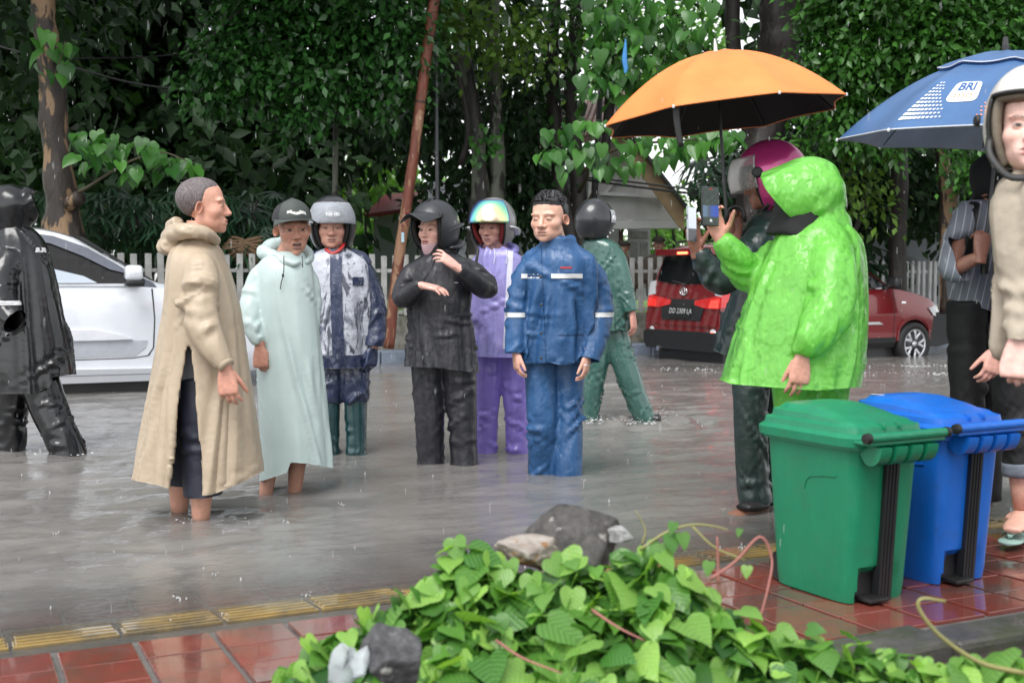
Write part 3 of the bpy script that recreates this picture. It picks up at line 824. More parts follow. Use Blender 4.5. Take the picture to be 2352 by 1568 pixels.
# --- fan palms and low dark shrubs behind the fence
M_palm = m_leaf('palm_fan', (.012, .040, .020), (.035, .095, .045), .3, .15, attr=False)
M_palm_dead = plain('dead_palm_frond', (.16, .10, .055), .9)
def fan_mesh(seed, mat, n=11):
    r = random.Random(seed); v = []; f = []
    for k in range(n):
        a = (k / (n - 1) - .5) * R(210) + r.uniform(-.06, .06); L = r.uniform(.8, 1.05) * (1 - .15 * abs(k / (n - 1) - .5))
        d = np.array([math.sin(a), math.cos(a), 0]); s_ = np.array([d[1], -d[0], 0]); o = len(v)
        for t_, w in ((.08, .02), (.5, .045), (.8, .034), (1.0, .004)):
            c = d * L * t_ + np.array([0, 0, -.5 * t_ ** 2.2 * r.uniform(.7, 1.1)])
            v += [tuple(c - s_ * w), tuple(c + s_ * w)]
        f += [(o + 2 * i, o + 2 * i + 1, o + 2 * i + 3, o + 2 * i + 2) for i in range(3)]
    return make_mesh('frond', v, f, mat)
fans = [fan_mesh(i, M_palm) for i in range(4)]; fan_dead = fan_mesh(9, M_palm_dead)
def palm(x, y0, y1, d, n, label, seed, w=50, size=.42, dead=0):
    r = random.Random(seed); b = W(x, 640, d)
    e = empty('fan_palm', (b.x, b.y, .15), label, 'palm', 'fan palms behind the fence')
    mb = MB()
    for k in range(4):
        mb.tube([np.array([b.x + r.uniform(-.1, .1), b.y, .12]), np.array(W(x + r.uniform(-w * .5, w * .5), y1 + 40, d)), np.array(W(x + r.uniform(-w, w) * .7, y0 + 20, d))], [.02, .016, .01], 6)
    mb.build('stem', M_bark_dark, e)
    for k in range(n):
        p = np.array(W(x + r.uniform(-w, w), r.uniform(y0, y1), d + r.uniform(-.5, .5))); a = r.uniform(0, 2 * PI)
        o = link('frond', r.choice(fans), e, tuple(p - base_of(e))); o.scale = (size * r.uniform(.8, 1.2),) * 3
        o.rotation_euler = (Matrix.Rotation(PI + r.uniform(-1.3, 1.3), 3, 'Z') @ Matrix.Rotation(R(r.uniform(-35, 25)), 3, 'X')).to_euler()
    for k in range(dead):
        p = np.array(W(x + r.uniform(-14, 14), 556 + r.uniform(-8, 8), d - .55)); o = link('dead_frond', fan_dead, e, tuple(p - base_of(e))); o.scale = (.30,) * 3
        o.rotation_euler = (Matrix.Rotation(PI + r.uniform(-.7, .7), 3, 'Z') @ Matrix.Rotation(R(r.uniform(-84, -62)), 3, 'X')).to_euler()
palm(230, 430, 560, 15.2, 22, 'dark fan palm clump right of the peeling trunk', 1)
palm(330, 440, 580, 15.4, 22, 'dark fan palm clump above the bonnet of the white car', 2)
palm(60, 440, 540, 15.6, 16, 'dark fan palm clump left of the peeling trunk behind the black hood', 3)
palm(430, 420, 600, 16.2, 20, 'dark fan palm clump behind the grey-haired man', 4)
palm(560, 440, 590, 15.6, 26, 'fan palm with dry brown fronds above the pickets beside the mint poncho', 5, dead=5)
palm(645, 430, 560, 16.4, 18, 'fan palm clump behind the capped man', 6)
palm(1985, 560, 620, 17.6, 12, 'low dark palm before the blue-grey outbuilding', 7, size=.5)
palm(1660, 350, 420, 18.5, 12, 'feathery palm top between the house eave and the massive trunk', 8, w=60, size=.6)

# --- background woodland, one mass
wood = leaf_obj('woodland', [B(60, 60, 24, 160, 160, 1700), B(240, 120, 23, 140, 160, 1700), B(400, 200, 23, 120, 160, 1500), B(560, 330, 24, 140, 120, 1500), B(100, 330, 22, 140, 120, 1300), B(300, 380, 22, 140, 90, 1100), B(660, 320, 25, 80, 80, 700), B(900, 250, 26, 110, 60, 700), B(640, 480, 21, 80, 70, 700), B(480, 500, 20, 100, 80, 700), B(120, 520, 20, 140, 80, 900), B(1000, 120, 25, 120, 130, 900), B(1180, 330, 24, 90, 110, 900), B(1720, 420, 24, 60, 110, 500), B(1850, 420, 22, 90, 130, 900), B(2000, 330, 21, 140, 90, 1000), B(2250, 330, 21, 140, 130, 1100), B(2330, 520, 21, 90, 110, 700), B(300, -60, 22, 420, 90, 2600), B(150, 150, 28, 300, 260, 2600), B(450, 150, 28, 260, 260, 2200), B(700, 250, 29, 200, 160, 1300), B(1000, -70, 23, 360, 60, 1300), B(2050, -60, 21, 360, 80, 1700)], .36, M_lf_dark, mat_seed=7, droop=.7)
wood.name = 'woodland'
tag(wood, 'dark woodland massed behind the fence and garden', 'woodland', kind='stuff')
far = leaf_obj('far_trees', [B(830, 430, 36, 90, 60, 1300), B(820, 540, 34, 80, 40, 900), B(960, 540, 36, 90, 50, 900), B(1530, 545, 33, 60, 40, 800), B(900, 470, 38, 120, 60, 900), B(1560, 600, 33, 80, 40, 500), B(1450, 110, 34, 130, 90, 700), B(1560, 220, 34, 90, 70, 550), B(1420, 240, 34, 60, 50, 300), B(1640, 90, 32, 60, 90, 350)], .30, M_lf_far, mat_seed=8)
far.name = 'far_trees'; tag(far, 'light green trees far back in the garden', 'trees', kind='stuff')
# slim stems in the bright garden gap
for i, (x, y0, y1, w) in enumerate(((838, 380, 640, 4), (870, 420, 640, 4), (1548, 520, 640, 5), (1508, 520, 600, 3), (940, 470, 640, 3))):
    t_ = tree(['slim dark sapling behind the rain-beaded visor helmet', 'slim dark sapling right of the white garden post', 'slim grey sapling right of the white door', 'thin dark sapling beside the white door', 'thin sapling behind the leaning pole'][i], (x, 640, 30), 'sapling')
    trunk('trunk', [(x, 700, 30, w), (x + 2, (y0 + y1) / 2, 30, w), (x - 3, y0, 30, w * .7)], M_bark_dark, t_, 30 + i, .1, 8)
    leaf_obj('crown', [B(x, y0 - 10, 30, 40, 40, 160)], .25, M_lf_far, t_, mat_seed=80 + i)

# --- leaning pole, lamp post, cables, ribbon
M_polewood = m_bark('reddish_pole_wood', (.20, .055, .03), (.26, .14, .08), .02)
pb = W(895, 790, 14.75)
pole = empty('leaning_pole', (pb.x, pb.y, .1), 'tall reddish-brown wooden pole leaning beside the fence', 'pole')
P = [(892, 800, 14.75, 13.5), (903, 700, 14.75, 13), (918, 580, 14.75, 12.5), (936, 460, 14.75, 12.5), (953, 340, 14.75, 12), (968, 220, 14.75, 12), (982, 110, 14.75, 12), (1000, -20, 14.75, 12), (1040, -330, 14.75, 11)]
trunk('shaft', P, M_polewood, pole, 15, .05, 16)
for (x, y) in ((985, 82), (967, 234), (1001, -14)):
    c = np.array(W(x, y, 14.75)); ring = [c + np.array([.072 * math.cos(a), .072 * math.sin(a), .008 * math.sin(a * 2)]) for a in np.linspace(0, 2 * PI, 17)]
    mb = MB(); mb.tube(ring, .008, 6); mb.build('wire_tie', M_dark, pole)
v, f = box_mesh((.035, .006, .12)); mesh_obj('paper_scrap', v + np.array(W(925, 545, 14.66)), f, plain('pale_blue_paper', (.35, .5, .58), .7), pole)
lb = W(1005, 600, 15.3)
o = empty('lamp_post', (lb.x, lb.y, .13), 'thin dark metal post standing behind the leaning pole', 'post')
trunk('shaft', [(1007, 690, 15.3, 5), (1004, 400, 15.3, 4.5), (1001, 60, 15.3, 4), (999, -200, 15.3, 4)], plain('dark_post', (.04, .042, .05), .35), o, 3, .0, 10)
pb = W(1363, 560, 19.5)
o = empty('utility_post', (pb.x, pb.y, .13), 'black metal post before the white house pillar', 'post')
trunk('shaft', [(1362, 700, 19.5, 9), (1364, 480, 19.5, 8), (1372, 340, 19.5, 7.5), (1380, 200, 19.5, 7)], M_dark, o, 3, .0, 12)
def cable(pts, r, label):
    P = catmull([tuple(W(*q)) for q in pts], 6); mb = MB(); mb.tube(list(P), r, 5); o = mb.build('cable', M_dark); tag(o, label, 'cable', 'overhead cables')
cable([(1350, 408, 18.9), (1450, 418, 18.5), (1600, 436, 18), (1720, 448, 17.6)], .016, 'upper black cable crossing the house gable')
cable([(1350, 414, 18.9), (1450, 428, 18.4), (1600, 446, 17.9), (1720, 455, 17.6)], .02, 'lower black cable crossing the house gable')
cable([(-40, 96, 15), (120, 140, 15), (300, 190, 15.5), (480, 215, 16)], .012, 'cable sagging across the dark trees at upper left')
cable([(160, 135, 15), (350, 130, 15.6), (560, 105, 16)], .010, 'thin wire strung from the peeling trunk to the glossy tree')
rb = np.array(W(1437, 90, 15.0))
v, f = loft([rb, rb + (-.004, 0, -.10), rb + (-.012, 0, -.25), rb + (.004, 0, -.36), rb + (-.006, .0, -.42)], [(.006, .004), (.020, .006), (.034, .008), (.028, .006), (.012, .003)], n=8, sub=4, hint=(1, 0, 0))
o = mesh_obj('ribbon', v, f, plain('blue_plastic', (.04, .22, .52), .4), None, True, origin=rb); tag(o, 'strip of blue plastic hanging from the leaves left of the orange umbrella', 'ribbon')
# ------------------------------------------------------------------ cars
def m_paint(name, col, flake=.0, rough=.22):
    t = NT(name); q = t.coords('Object')
    t.P(Base_Color=(*col, 1), Roughness=rough, Metallic=flake); t.b.inputs['Coat Weight'].default_value = 1.0; t.b.inputs['Coat Roughness'].default_value = .03
    dr = t.ramp(t.voro(q, 70).outputs['Distance'], [(.05, 1.0), (.22, 0.0)])
    gr = t.ramp(t.noise(q, 2.5, 5, .7), [(.4, 0.0), (.8, .25)])
    t.P(Base_Color=t.mix(gr, (*col, 1), tuple(x * .7 for x in col) + (1,)))
    t.P(Normal=t.bump(dr, .12, .003)); return t.m
M_glass_dark = plain('tinted_glass', (.008, .010, .011), .06, var=0, spec=.7)
M_tyre = plain('tyre_rubber', (.014, .014, .015), .6, bump=.2, bscale=80)
M_alloy = plain('alloy', (.62, .63, .65), .28, metal=.7, var=.08)
M_trim = plain('black_plastic_trim', (.016, .017, .019), .38, var=.2)
M_chrome = plain('chrome', (.7, .7, .72), .12, metal=1.0, var=.05)
def m_lamp(name, col, em=0.0):
    t = NT(name); t.P(Base_Color=(*col, 1), Roughness=.08, Emission_Color=(*col, 1), Emission_Strength=em); t.b.inputs['Coat Weight'].default_value = 1.0
    q = t.coords('Object'); t.P(Normal=t.bump(t.noise(t.map(q, (1, 30, 30)), 2, 2), .25, .01)); return t.m
M_lamp_red = m_lamp('red_tail_lens', (.42, .012, .012), .25)
M_lamp_hot = m_lamp('lit_brake_lamp', (1.0, .10, .04), 5.0)
M_lamp_clear = m_lamp('clear_lens', (.55, .57, .6), 0)

class Car:
    def __init__(s, origin, yaw, label, name='car'):
        s.o = np.array(origin, float); s.yaw = yaw
        s.e = empty(name, tuple(s.o), label, 'car')
        s.fx = np.array([math.cos(yaw), math.sin(yaw), 0]); s.fy = np.array([-math.sin(yaw), math.cos(yaw), 0])
    def T(s, v):
        v = np.asarray(v, float).reshape(-1, 3); return s.o + v[:, [0]] * s.fx + v[:, [1]] * s.fy + v[:, [2]] * np.array([0, 0, 1.])
    def add(s, name, v, f, mat, parent=None, smooth=False): return mesh_obj(name, s.T(v), f, mat, parent or s.e, smooth)
    def prism(s, name, pts, axis, a, b, mat, parent=None):
        """outline in the plane across axis ('x': (y,z) points; 'y': (x,z) points), from a to b"""
        P = []
        for c in (a, b):
            for q in pts: P.append((c, q[0], q[1]) if axis == 'x' else (q[0], c, q[1]))
        n = len(pts); f = [tuple(range(n)), tuple(range(2 * n - 1, n - 1, -1))] + [(i, n + i, n + (i + 1) % n, (i + 1) % n) for i in range(n)]
        v, f = evaluated(P, f, [('BEVEL', dict(width=.006, segments=2, limit_method='ANGLE'))])
        return s.add(name, v, f, mat, parent)
    def body(s, st, mat, wheels, wr=.34, name='body'):
        """st rows: x, z_sill, z_belt, z_roof, half_w, half_w_roof, rear lean"""
        X = catmull(st, 6); secs = []
        for x, zs, zb, zr, w, wr_, ln in X:
            pts = []
            h = zb - zs
            prof = [(w * .93, zs), (w * .985, zs + .06), (w * 1.0, zs + h * .35), (w * 1.0, zs + h * .6), (w * .985, zs + h * .85), (w * .965, zb), ]
            g = max(zr - zb, .004)
            prof += [(w * .965 + (wr_ - w * .965) * .5, zb + g * .52), (wr_ * 1.0, zb + g * .86), (wr_ * .93, zb + g * .95), (wr_ * .75, zb + g * .99), (wr_ * .4, zb + g * 1.005), (0, zb + g * 1.01)]
            for y, z in prof: pts.append((x + ln * max(0, z - .55), -y, z))
            for y, z in prof[-2::-1]: pts.append((x + ln * max(0, z - .55), y, z))
            secs.append(pts)
        m = len(secs[0]); v = np.array([q for sc in secs for q in sc])
        f = [(i * m + j, i * m + j + 1, (i + 1) * m + j + 1, (i + 1) * m + j) for i in range(len(secs) - 1) for j in range(m - 1)]
        f += [(i * m + m - 1, i * m, (i + 1) * m, (i + 1) * m + m - 1) for i in range(len(secs) - 1)]
        f.append(tuple(range(m))[::-1]); f.append(tuple((len(secs) - 1) * m + j for j in range(m)))
        bm = bmesh.new(); bv = [bm.verts.new(q) for q in v]
        for q in f: bm.faces.new([bv[i] for i in q])
        bmesh.ops.recalc_face_normals(bm, faces=bm.faces[:]); bm.verts.index_update()
        v = np.array([q.co[:] for q in bm.verts]); f = [tuple(q.index for q in fc.verts) for fc in bm.faces]; bm.free()
        if wheels:
            me = make_mesh('tmpc', v, f); o = bpy.data.objects.new('tmpc', me); COL.objects.link(o); cut = []
            for (wx, wz, side) in wheels:
                cv, cf = lathe([(wr, -.35), (wr, .35)], 40, 'y'); cm = make_mesh('cut', cv + np.array([wx, side, wz]), cf); co = bpy.data.objects.new('cut', cm); COL.objects.link(co); cut.append(co)
                md = o.modifiers.new('b', 'BOOLEAN'); md.object = co; md.operation = 'DIFFERENCE'; md.solver = 'EXACT'
            dg = bpy.context.evaluated_depsgraph_get(); dg.update(); em = o.evaluated_get(dg).to_mesh()
            v = np.array([q.co[:] for q in em.vertices]); f = [tuple(q.vertices) for q in em.polygons]
            for c_ in cut + [o]: bpy.data.objects.remove(c_)
        s.X = X
        b = s.add(name, v, f, mat); me = b.data
        me.polygons.foreach_set('use_smooth', np.ones(len(me.polygons), bool))
        me.set_sharp_from_angle(angle=R(32)) if hasattr(me, 'set_sharp_from_angle') else None
        return b
    def side_pt(s, x, t, off=.006, side=-1):
        """point on the glasshouse side: t 0 belt .. 1 roof edge"""
        row = [np.interp(x, s.X[:, 0], s.X[:, k]) for k in range(7)]
        w, wr_, zb, zr, ln = row[4], row[5], row[2], row[3], row[6]; g = zr - zb
        y = w * .965 + (wr_ - w * .965) * t / .9 * (1 if t < .9 else 1); z = zb + g * .86 * t
        return (x + ln * max(0, z - .55), side * (y + off), z)
    def side_panel(s, name, poly, mat, off=.006, th=.004, parent=None):
        """poly: (x, z) outline in side view, laid on the flank"""
        bm = bmesh.new(); bm.faces.new([bm.verts.new((x, 0, z)) for x, z in poly])
        xs = [q[0] for q in poly]; zs_ = [q[1] for q in poly]
        for k in np.arange(min(xs) + .09, max(xs), .1): bmesh.ops.bisect_plane(bm, geom=bm.verts[:] + bm.edges[:] + bm.faces[:], plane_co=(k, 0, 0), plane_no=(1, 0, 0))
        for k in np.arange(min(zs_) + .07, max(zs_), .08): bmesh.ops.bisect_plane(bm, geom=bm.verts[:] + bm.edges[:] + bm.faces[:], plane_co=(0, 0, k), plane_no=(0, 0, 1))
        ex = bmesh.ops.extrude_face_region(bm, geom=bm.faces[:]); back = set(q for q in ex['geom'] if isinstance(q, bmesh.types.BMVert))
        for q in bm.verts:
            x, z = q.co.x, q.co.z; row = [np.interp(x, s.X[:, 0], s.X[:, k]) for k in range(7)]
            w, wr_, zb, zr, zs = row[4], row[5], row[2], row[3], row[1]; g = max(zr - zb, .004)
            if z > zb: y = w * .965 + (wr_ - w * .965) * np.interp((z - zb) / g, [0, .52, .86], [0, .5, 1])
            else: y = w * np.interp((z - zs) / (zb - zs), [0, .08, .35, .6, .85, 1], [.93, .985, 1, 1, .985, .965])
            q.co.y = -(y + off - (th if q in back else 0))
        bmesh.ops.recalc_face_normals(bm, faces=bm.faces[:]); bm.verts.index_update()
        P = [q.co[:] for q in bm.verts]; f = [tuple(q.index for q in fc.verts) for fc in bm.faces]; bm.free()
        return s.add(name, P, f, mat, parent)
    def wheel(s, x, y, z, r=.30, spokes=5):
        e = empty('wheel', tuple(s.T([(x, y, z)])[0] - s.o)); e.parent = s.e; sg = -1 if y < 0 else 1
        v, f = lathe([(r * .66, -.085), (r * .93, -.09), (r, -.06), (r, .06), (r * .93, .09), (r * .68, .088), (r * .64, .06)], 40, 'y', caps=False)
        s.add('tyre', v * (1, sg, 1) + (x, y, z), f, M_tyre, e, True)
        v, f = lathe([(r * .66, .075), (r * .62, .06), (r * .6, .0), (r * .3, -.02)], 40, 'y'); rim = s.add('rim', v * (1, sg, 1) + (x, y, z), f, M_dark, e, True)
        mb = MB()
        for k in range(spokes):
            for d_ in (-.2, .2):
                a = 2 * PI * k / spokes + d_ * .8; c_, s_ = math.cos(a), math.sin(a); b = 2 * PI * k / spokes + d_ * 1.6
                v, f = loft([(r * .10 * c_, .062, r * .10 * s_), (r * .38 * math.cos(a), .070, r * .38 * math.sin(a)), (r * .64 * math.cos(b), .074, r * .64 * math.sin(b))], [(.022, .010), (.020, .010), (.026, .010)], n=8, sub=2, hint=(-s_, 0, c_)); mb.add(v * (1, sg, 1) + (x, y, z), f)
        v, f = lathe([(r * .68, .082), (r * .62, .085), (r * .58, .06)], 40, 'y', caps=False); mb.add(v * (1, sg, 1) + (x, y, z), f)
        v, f = lathe([(.045, .06), (.04, .078), (.0, .082)], 20, 'y', caps=False); mb.add(v * (1, sg, 1) + (x, y, z), f)
        s.add('spokes', mb.V(), mb.f, M_alloy, rim, True)

# ---- red MPV with lit tail lamps
def red_car():
    c = Car(tuple(np.array([(1655 - CX) / FPX * 14.9, 14.9, 0])), R(28), 'dark red family car with lit brake lamps seen from behind, in the water')
    c.o += c.fy * .83; c.e.location = tuple(c.o)          # local y = 0 on the centre line
    Mr = m_paint('dark_red_paint', (.19, .010, .014), .2)
    st = [(0.0, .20, .86, 1.42, .80, .60, .20), (.12, .18, .92, 1.49, .825, .63, .16), (.45, .16, .93, 1.53, .83, .645, .05), (1.2, .15, .92, 1.55, .83, .655, 0), (1.9, .15, .92, 1.50, .83, .645, 0),
          (2.35, .15, .92, 1.37, .83, .63, 0), (2.75, .15, .92, 1.14, .83, .64, 0), (3.02, .15, .915, .96, .83, .69, 0), (3.35, .15, .86, .90, .825, .68, 0), (3.7, .16, .76, .82, .80, .62, 0), (3.92, .2, .60, .68, .72, .55, 0), (4.02, .24, .45, .52, .60, .45, 0)]
    b = c.body(st, Mr, [(3.33, .17, -.83), (.70, .17, -.83)], .335)
    for x in (3.33, .70):
        for y in (-.76, .76): c.wheel(x, y, .17)
    c.prism('underbody', [(-.7, -.1), (.7, -.1), (.7, .17), (-.7, .17)], 'x', .15, 3.7, M_dark)
    # flank: windows, sill, moulding, handles
    c.side_panel('side_window', [(2.32, .945), (2.84, .945), (2.86, .97), (2.50, 1.20), (2.10, 1.38), (1.66, 1.44), (1.66, .945)], M_glass_dark, .014, .02)
    c.side_panel('side_window', [(.62, .965), (1.58, .95), (1.58, 1.44), (.95, 1.44), (.70, 1.36)], M_glass_dark, .014, .02)
    c.side_panel('window_trim', [(1.6, .925), (2.84, .925), (2.84, .945), (1.6, .945)], M_chrome, .012)
    c.side_panel('sill', [(1.05, .13), (2.98, .13), (2.98, .27), (1.05, .27)], M_trim, .016, .02)
    c.side_panel('side_stripe', [(1.3, .45), (2.74, .45), (2.66, .485), (1.3, .485)], plain('silver_stripe', (.5, .5, .5), .35), .010)
    c.side_panel('badge', [(3.08, .73), (3.16, .73), (3.16, .755), (3.08, .755)], M_chrome, .008)
    c.side_panel('fender_lip', [(3.0, .22), (3.02, .42), (3.12, .52), (3.33, .56), (3.52, .52), (3.63, .42), (3.66, .22), (3.63, .22), (3.60, .40), (3.50, .49), (3.33, .525), (3.15, .49), (3.05, .40), (3.03, .22)], Mr, .014, .02)
    for x in (1.62, 2.94): c.side_panel('door_gap', [(x, .27), (x + .008, .27), (x + .008, .92), (x, .92)], M_dark, .003)
    c.prism('bumper', [(3.62, .14), (3.80, .12), (4.05, .16), (4.10, .30), (4.07, .52), (3.98, .60), (3.78, .60), (3.66, .40)], 'y', -.80, .80, M_trim)
    c.side_panel('headlight', [(3.60, .66), (3.78, .70), (3.92, .60), (3.86, .52), (3.70, .56)], M_lamp_clear, .02, .03)
    v, f = box_mesh((.12, .20, .16), .04); mir = c.add('mirror', v + np.array([2.78, -.98, 1.01]), f, M_trim, None, True)
    v, f = box_mesh((.05, .12, .05), .01); c.add('mirror_arm', v + np.array([2.80, -.86, .95]), f, M_trim, mir)
    # roof rail
    for y in (-.6, .6):
        v, f = loft([(.35, y, 1.52), (.5, y, 1.575), (1.6, y, 1.58), (1.85, y, 1.53)], [(.015, .012)] * 4, n=8, sub=4); c.add('roof_rail', v, f, M_trim)
    # rear face
    def lean(z): return .20 * max(0, z - .55)
    def rear(name, pts, d0, mat, th=.02, parent=None):
        """outline (y,z) on the leaning tailgate, raised by d0"""
        n = len(pts); P = [(lean(z) - d0, y, z) for y, z in pts] + [(lean(z) + th, y, z) for y, z in pts]
        f = [tuple(range(n)), tuple(range(2 * n - 1, n - 1, -1))] + [(i, n + i, n + (i + 1) % n, (i + 1) % n) for i in range(n)]
        return c.add(name, P, f, mat, parent)
    rear('rear_window', [(-.66, 1.04), (-.3, 1.00), (.3, 1.00), (.66, 1.04), (.58, 1.36), (-.58, 1.36)], .012, M_glass_dark)
    sp = c.prism('spoiler', [(-.62, 1.37), (.62, 1.37), (.60, 1.455), (-.60, 1.455)], 'x', .02, .34, Mr)
    rear('high_brake_lamp', [(-.11, 1.385), (.11, 1.385), (.11, 1.415), (-.11, 1.415)], .155, M_lamp_hot, .05, sp)
    gate = rear('tailgate', [(-.74, .46), (.74, .46), (.76, .98), (.3, .965), (-.3, .965), (-.76, .98)], .006, Mr)
    rear('plate_recess', [(-.42, .53), (.42, .53), (.50, .80), (-.50, .80)], .012, M_trim, parent=gate)
    pl = rear('number_plate', [(-.22, .56), (.22, .56), (.22, .71), (-.22, .71)], .026, plain('black_plate', (.012, .013, .014), .3), parent=gate)
    tv, tf = text_mesh('DD 2309 LA', .095)
    c.add('plate_letters', [(lean(.64 + q[1]) - .0285, -q[0], .645 + q[1]) for q in tv], tf, plain('plate_white', (.55, .56, .56), .5), pl)
    for s_ in (-1, 1):
        big = [(s_ * .50, .69), (s_ * .78, .69), (s_ * .80, .78), (s_ * .78, .86), (s_ * .52, .82), (s_ * .26, .785), (s_ * .27, .73)]
        rear('tail_lamp', big if s_ < 0 else big[::-1], .020, M_lamp_red, .06)
        up = [(s_ * .66, .86), (s_ * .80, .84), (s_ * .80, 1.02), (s_ * .70, 1.04)]
        rear('reverse_lamp', up if s_ < 0 else up[::-1], .022, M_lamp_clear, .06)
        br = [(s_ * .58, .70), (s_ * .76, .70), (s_ * .76, .81), (s_ * .60, .79)]
        rear('brake_lamp', br if s_ < 0 else br[::-1], .026, m_lamp('lit_tail_lamp', (.9, .03, .02), 1.6 if s_ < 0 else .2), .03)
        v, f = lathe([(.075, 0), (.075, .03), (.05, .045), (.0, .05)], 24, 'x', caps=False); c.add('fog_lamp', v * (-1, 1, 1) + np.array([.035, s_ * .66, .36]), f, M_lamp_clear, None, True)
        if s_ < 0:
            v, f = lathe([(.035, 0), (.03, .012), (0, .016)], 16, 'x', caps=False); c.add('fog_bulb', v * (-1, 1, 1) + np.array([-.012, s_ * .68, .365]), f, M_lamp_hot, None, True)
    # wrap-round lamp on the flank
    c.side_panel('tail_lamp', [(.02, .70), (.30, .72), (.36, .76), (.16, .98), (.06, 1.02)], M_lamp_red, .012, .03)
    c.prism('bumper', [(-.74, .14), (.74, .14), (.81, .22), (.81, .36), (.72, .39), (-.72, .39), (-.81, .36), (-.81, .22)], 'x', -.035, .40, M_trim)
    c.side_panel('bumper_side', [(.0, .17), (.36, .17), (.36, .62), (.02, .66)], M_trim, .014, .03)
    # round emblem on the tailgate
    mb = MB()
    for (ry, rz) in ((.075, .052), (.026, .050)):
        mb.tube([(lean(.90) - .030, ry * math.cos(a), .90 + rz * math.sin(a)) for a in np.linspace(0, 2 * PI, 25)], .008, 6)
    mb.tube([(lean(.93) - .030, .050 * math.cos(a), .918 + .028 * math.sin(a)) for a in np.linspace(PI, 2 * PI, 13)], .007, 6)
    c.add('emblem', mb.V(), mb.f, M_chrome, gate, True)
    rear('wiper', [(-.02, .985), (.30, 1.03), (.30, 1.042), (-.02, 1.0)], .03, M_dark, .0)
    v, f = lathe([(.035, -.1), (.035, .1)], 12, 'x'); c.add('exhaust', v + np.array([.05, .45, .14]), f, M_chrome)
red_car()

# ---- white car on the left
def white_car():
    c = Car((-3.966, 11.2, 0), ANG, 'white car with open front window and door visor behind the black raincoat')
    c.o += c.fy * .85; c.e.location = tuple(c.o)
    Mw = m_paint('white_pearl_paint', (.70, .73, .78), .1)
    st = [(-2.6, .22, .85, 1.30, .80, .58, .1), (-2.3, .16, 1.00, 1.52, .85, .62, .05), (-1.5, .13, 1.02, 1.585, .86, .64, 0), (-.6, .13, 1.015, 1.575, .86, .64, 0), (-.15, .13, 1.01, 1.505, .86, .635, 0), (.2, .13, 1.005, 1.315, .86, .63, 0),
          (.45, .13, 1.0, 1.165, .86, .64, 0), (.66, .13, .985, 1.05, .86, .68, 0), (1.1, .13, .93, .98, .855, .70, 0), (1.5, .15, .80, .86, .82, .64, 0), (1.75, .2, .58, .66, .72, .55, 0), (1.82, .25, .45, .5, .6, .45, 0)]
    b = c.body(st, Mw, [(1.05, .14, -.86)], .335)
    for y in (-.78, .78): c.wheel(1.05, y, .14)
    c.prism('underbody', [(-.7, -.1), (.7, -.1), (.7, .14), (-.7, .14)], 'x', -2.4, 1.5, M_dark)
    Mi = plain('cabin_shade', (.010, .010, .011), .8)
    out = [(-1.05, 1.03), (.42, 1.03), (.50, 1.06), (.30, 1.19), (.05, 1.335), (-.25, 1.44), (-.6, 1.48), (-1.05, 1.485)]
    w = c.side_panel('cabin_shade_panel', out, Mi, .014, .02)  # near-black panel on the flank, standing in for the shaded cabin
    t = NT('painted_reflection_glass'); t.P(Base_Color=(.42, .48, .54, 1), Roughness=.1); t.b.inputs['Specular IOR Level'].default_value = .9  # pale blue base colour stands in for sky reflected in the pane
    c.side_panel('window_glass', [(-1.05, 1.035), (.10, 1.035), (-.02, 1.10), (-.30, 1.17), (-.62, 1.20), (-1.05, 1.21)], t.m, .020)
    c.side_panel('window_visor', [(.46, 1.10), (.28, 1.225), (.03, 1.37), (-.27, 1.475), (-.6, 1.515), (-1.05, 1.52), (-1.05, 1.47), (-.6, 1.455), (-.3, 1.405), (-.02, 1.29), (.22, 1.165)], plain('smoked_visor', (.13, .14, .17), .15), .034, .01)
    c.side_panel('window_trim', [(-1.1, 1.005), (.55, 1.005), (.55, 1.03), (-1.1, 1.03)], plain('soft_trim', (.45, .47, .5), .3), .012)
    c.side_panel('quarter_panel', [(.40, 1.01), (.64, .995), (.62, 1.04), (.46, 1.12)], plain('dark_quarter', (.10, .11, .13), .3), .012)
    v, f = box_mesh((.16, .18, .145), .035); mir = c.add('mirror', v + np.array([.40, -1.00, 1.13]), f, Mw, None, True)
    v, f = box_mesh((.18, .19, .08), .03); c.add('mirror_base', v + np.array([.41, -.98, 1.04]), f, M_trim, mir, True)
    c.side_panel('door_gap', [(.585, .98), (.60, .98), (.615, .70), (.60, .42), (.55, .34), (.40, .32), (-1.0, .31), (-1.0, .318), (.40, .328), (.54, .348), (.588, .42), (.603, .70)], M_dark, .003)
    c.side_panel('door_moulding', [(-1.0, .50), (.20, .50), (.40, .505), (.30, .545), (.06, .60), (-1.0, .605)], plain('moulding_white', (.66, .68, .72), .25), .028, .03)
    c.side_panel('side_skirt', [(-1.2, .10), (.62, .10), (.66, .22), (-1.2, .25)], Mw, .035, .04)
    c.side_panel('skirt_line', [(-1.2, .175), (.60, .165), (.60, .172), (-1.2, .182)], plain('grey_line', (.25, .26, .28), .4), .038, .004)
    c.side_panel('door_lower', [(-1.0, .335), (.42, .345), (.52, .42), (.54, .49), (-1.0, .49)], plain('silver_lower', (.40, .42, .46), .3), .006, .004)
    # black roof strip / aerial base and drip of the windscreen edge
    c.side_panel('screen_edge', [(.66, 1.03), (.70, 1.02), (.0, 1.47), (-.08, 1.485), (-.02, 1.445)], M_trim, -.02, .004)
white_car()
# ------------------------------------------------------------------ people: heads, hands, garments
def rotm(yaw=0, pitch=0, roll=0):
    return np.array((Matrix.Rotation(R(yaw), 3, 'Z') @ Matrix.Rotation(R(pitch), 3, 'X') @ Matrix.Rotation(R(roll), 3, 'Y')))

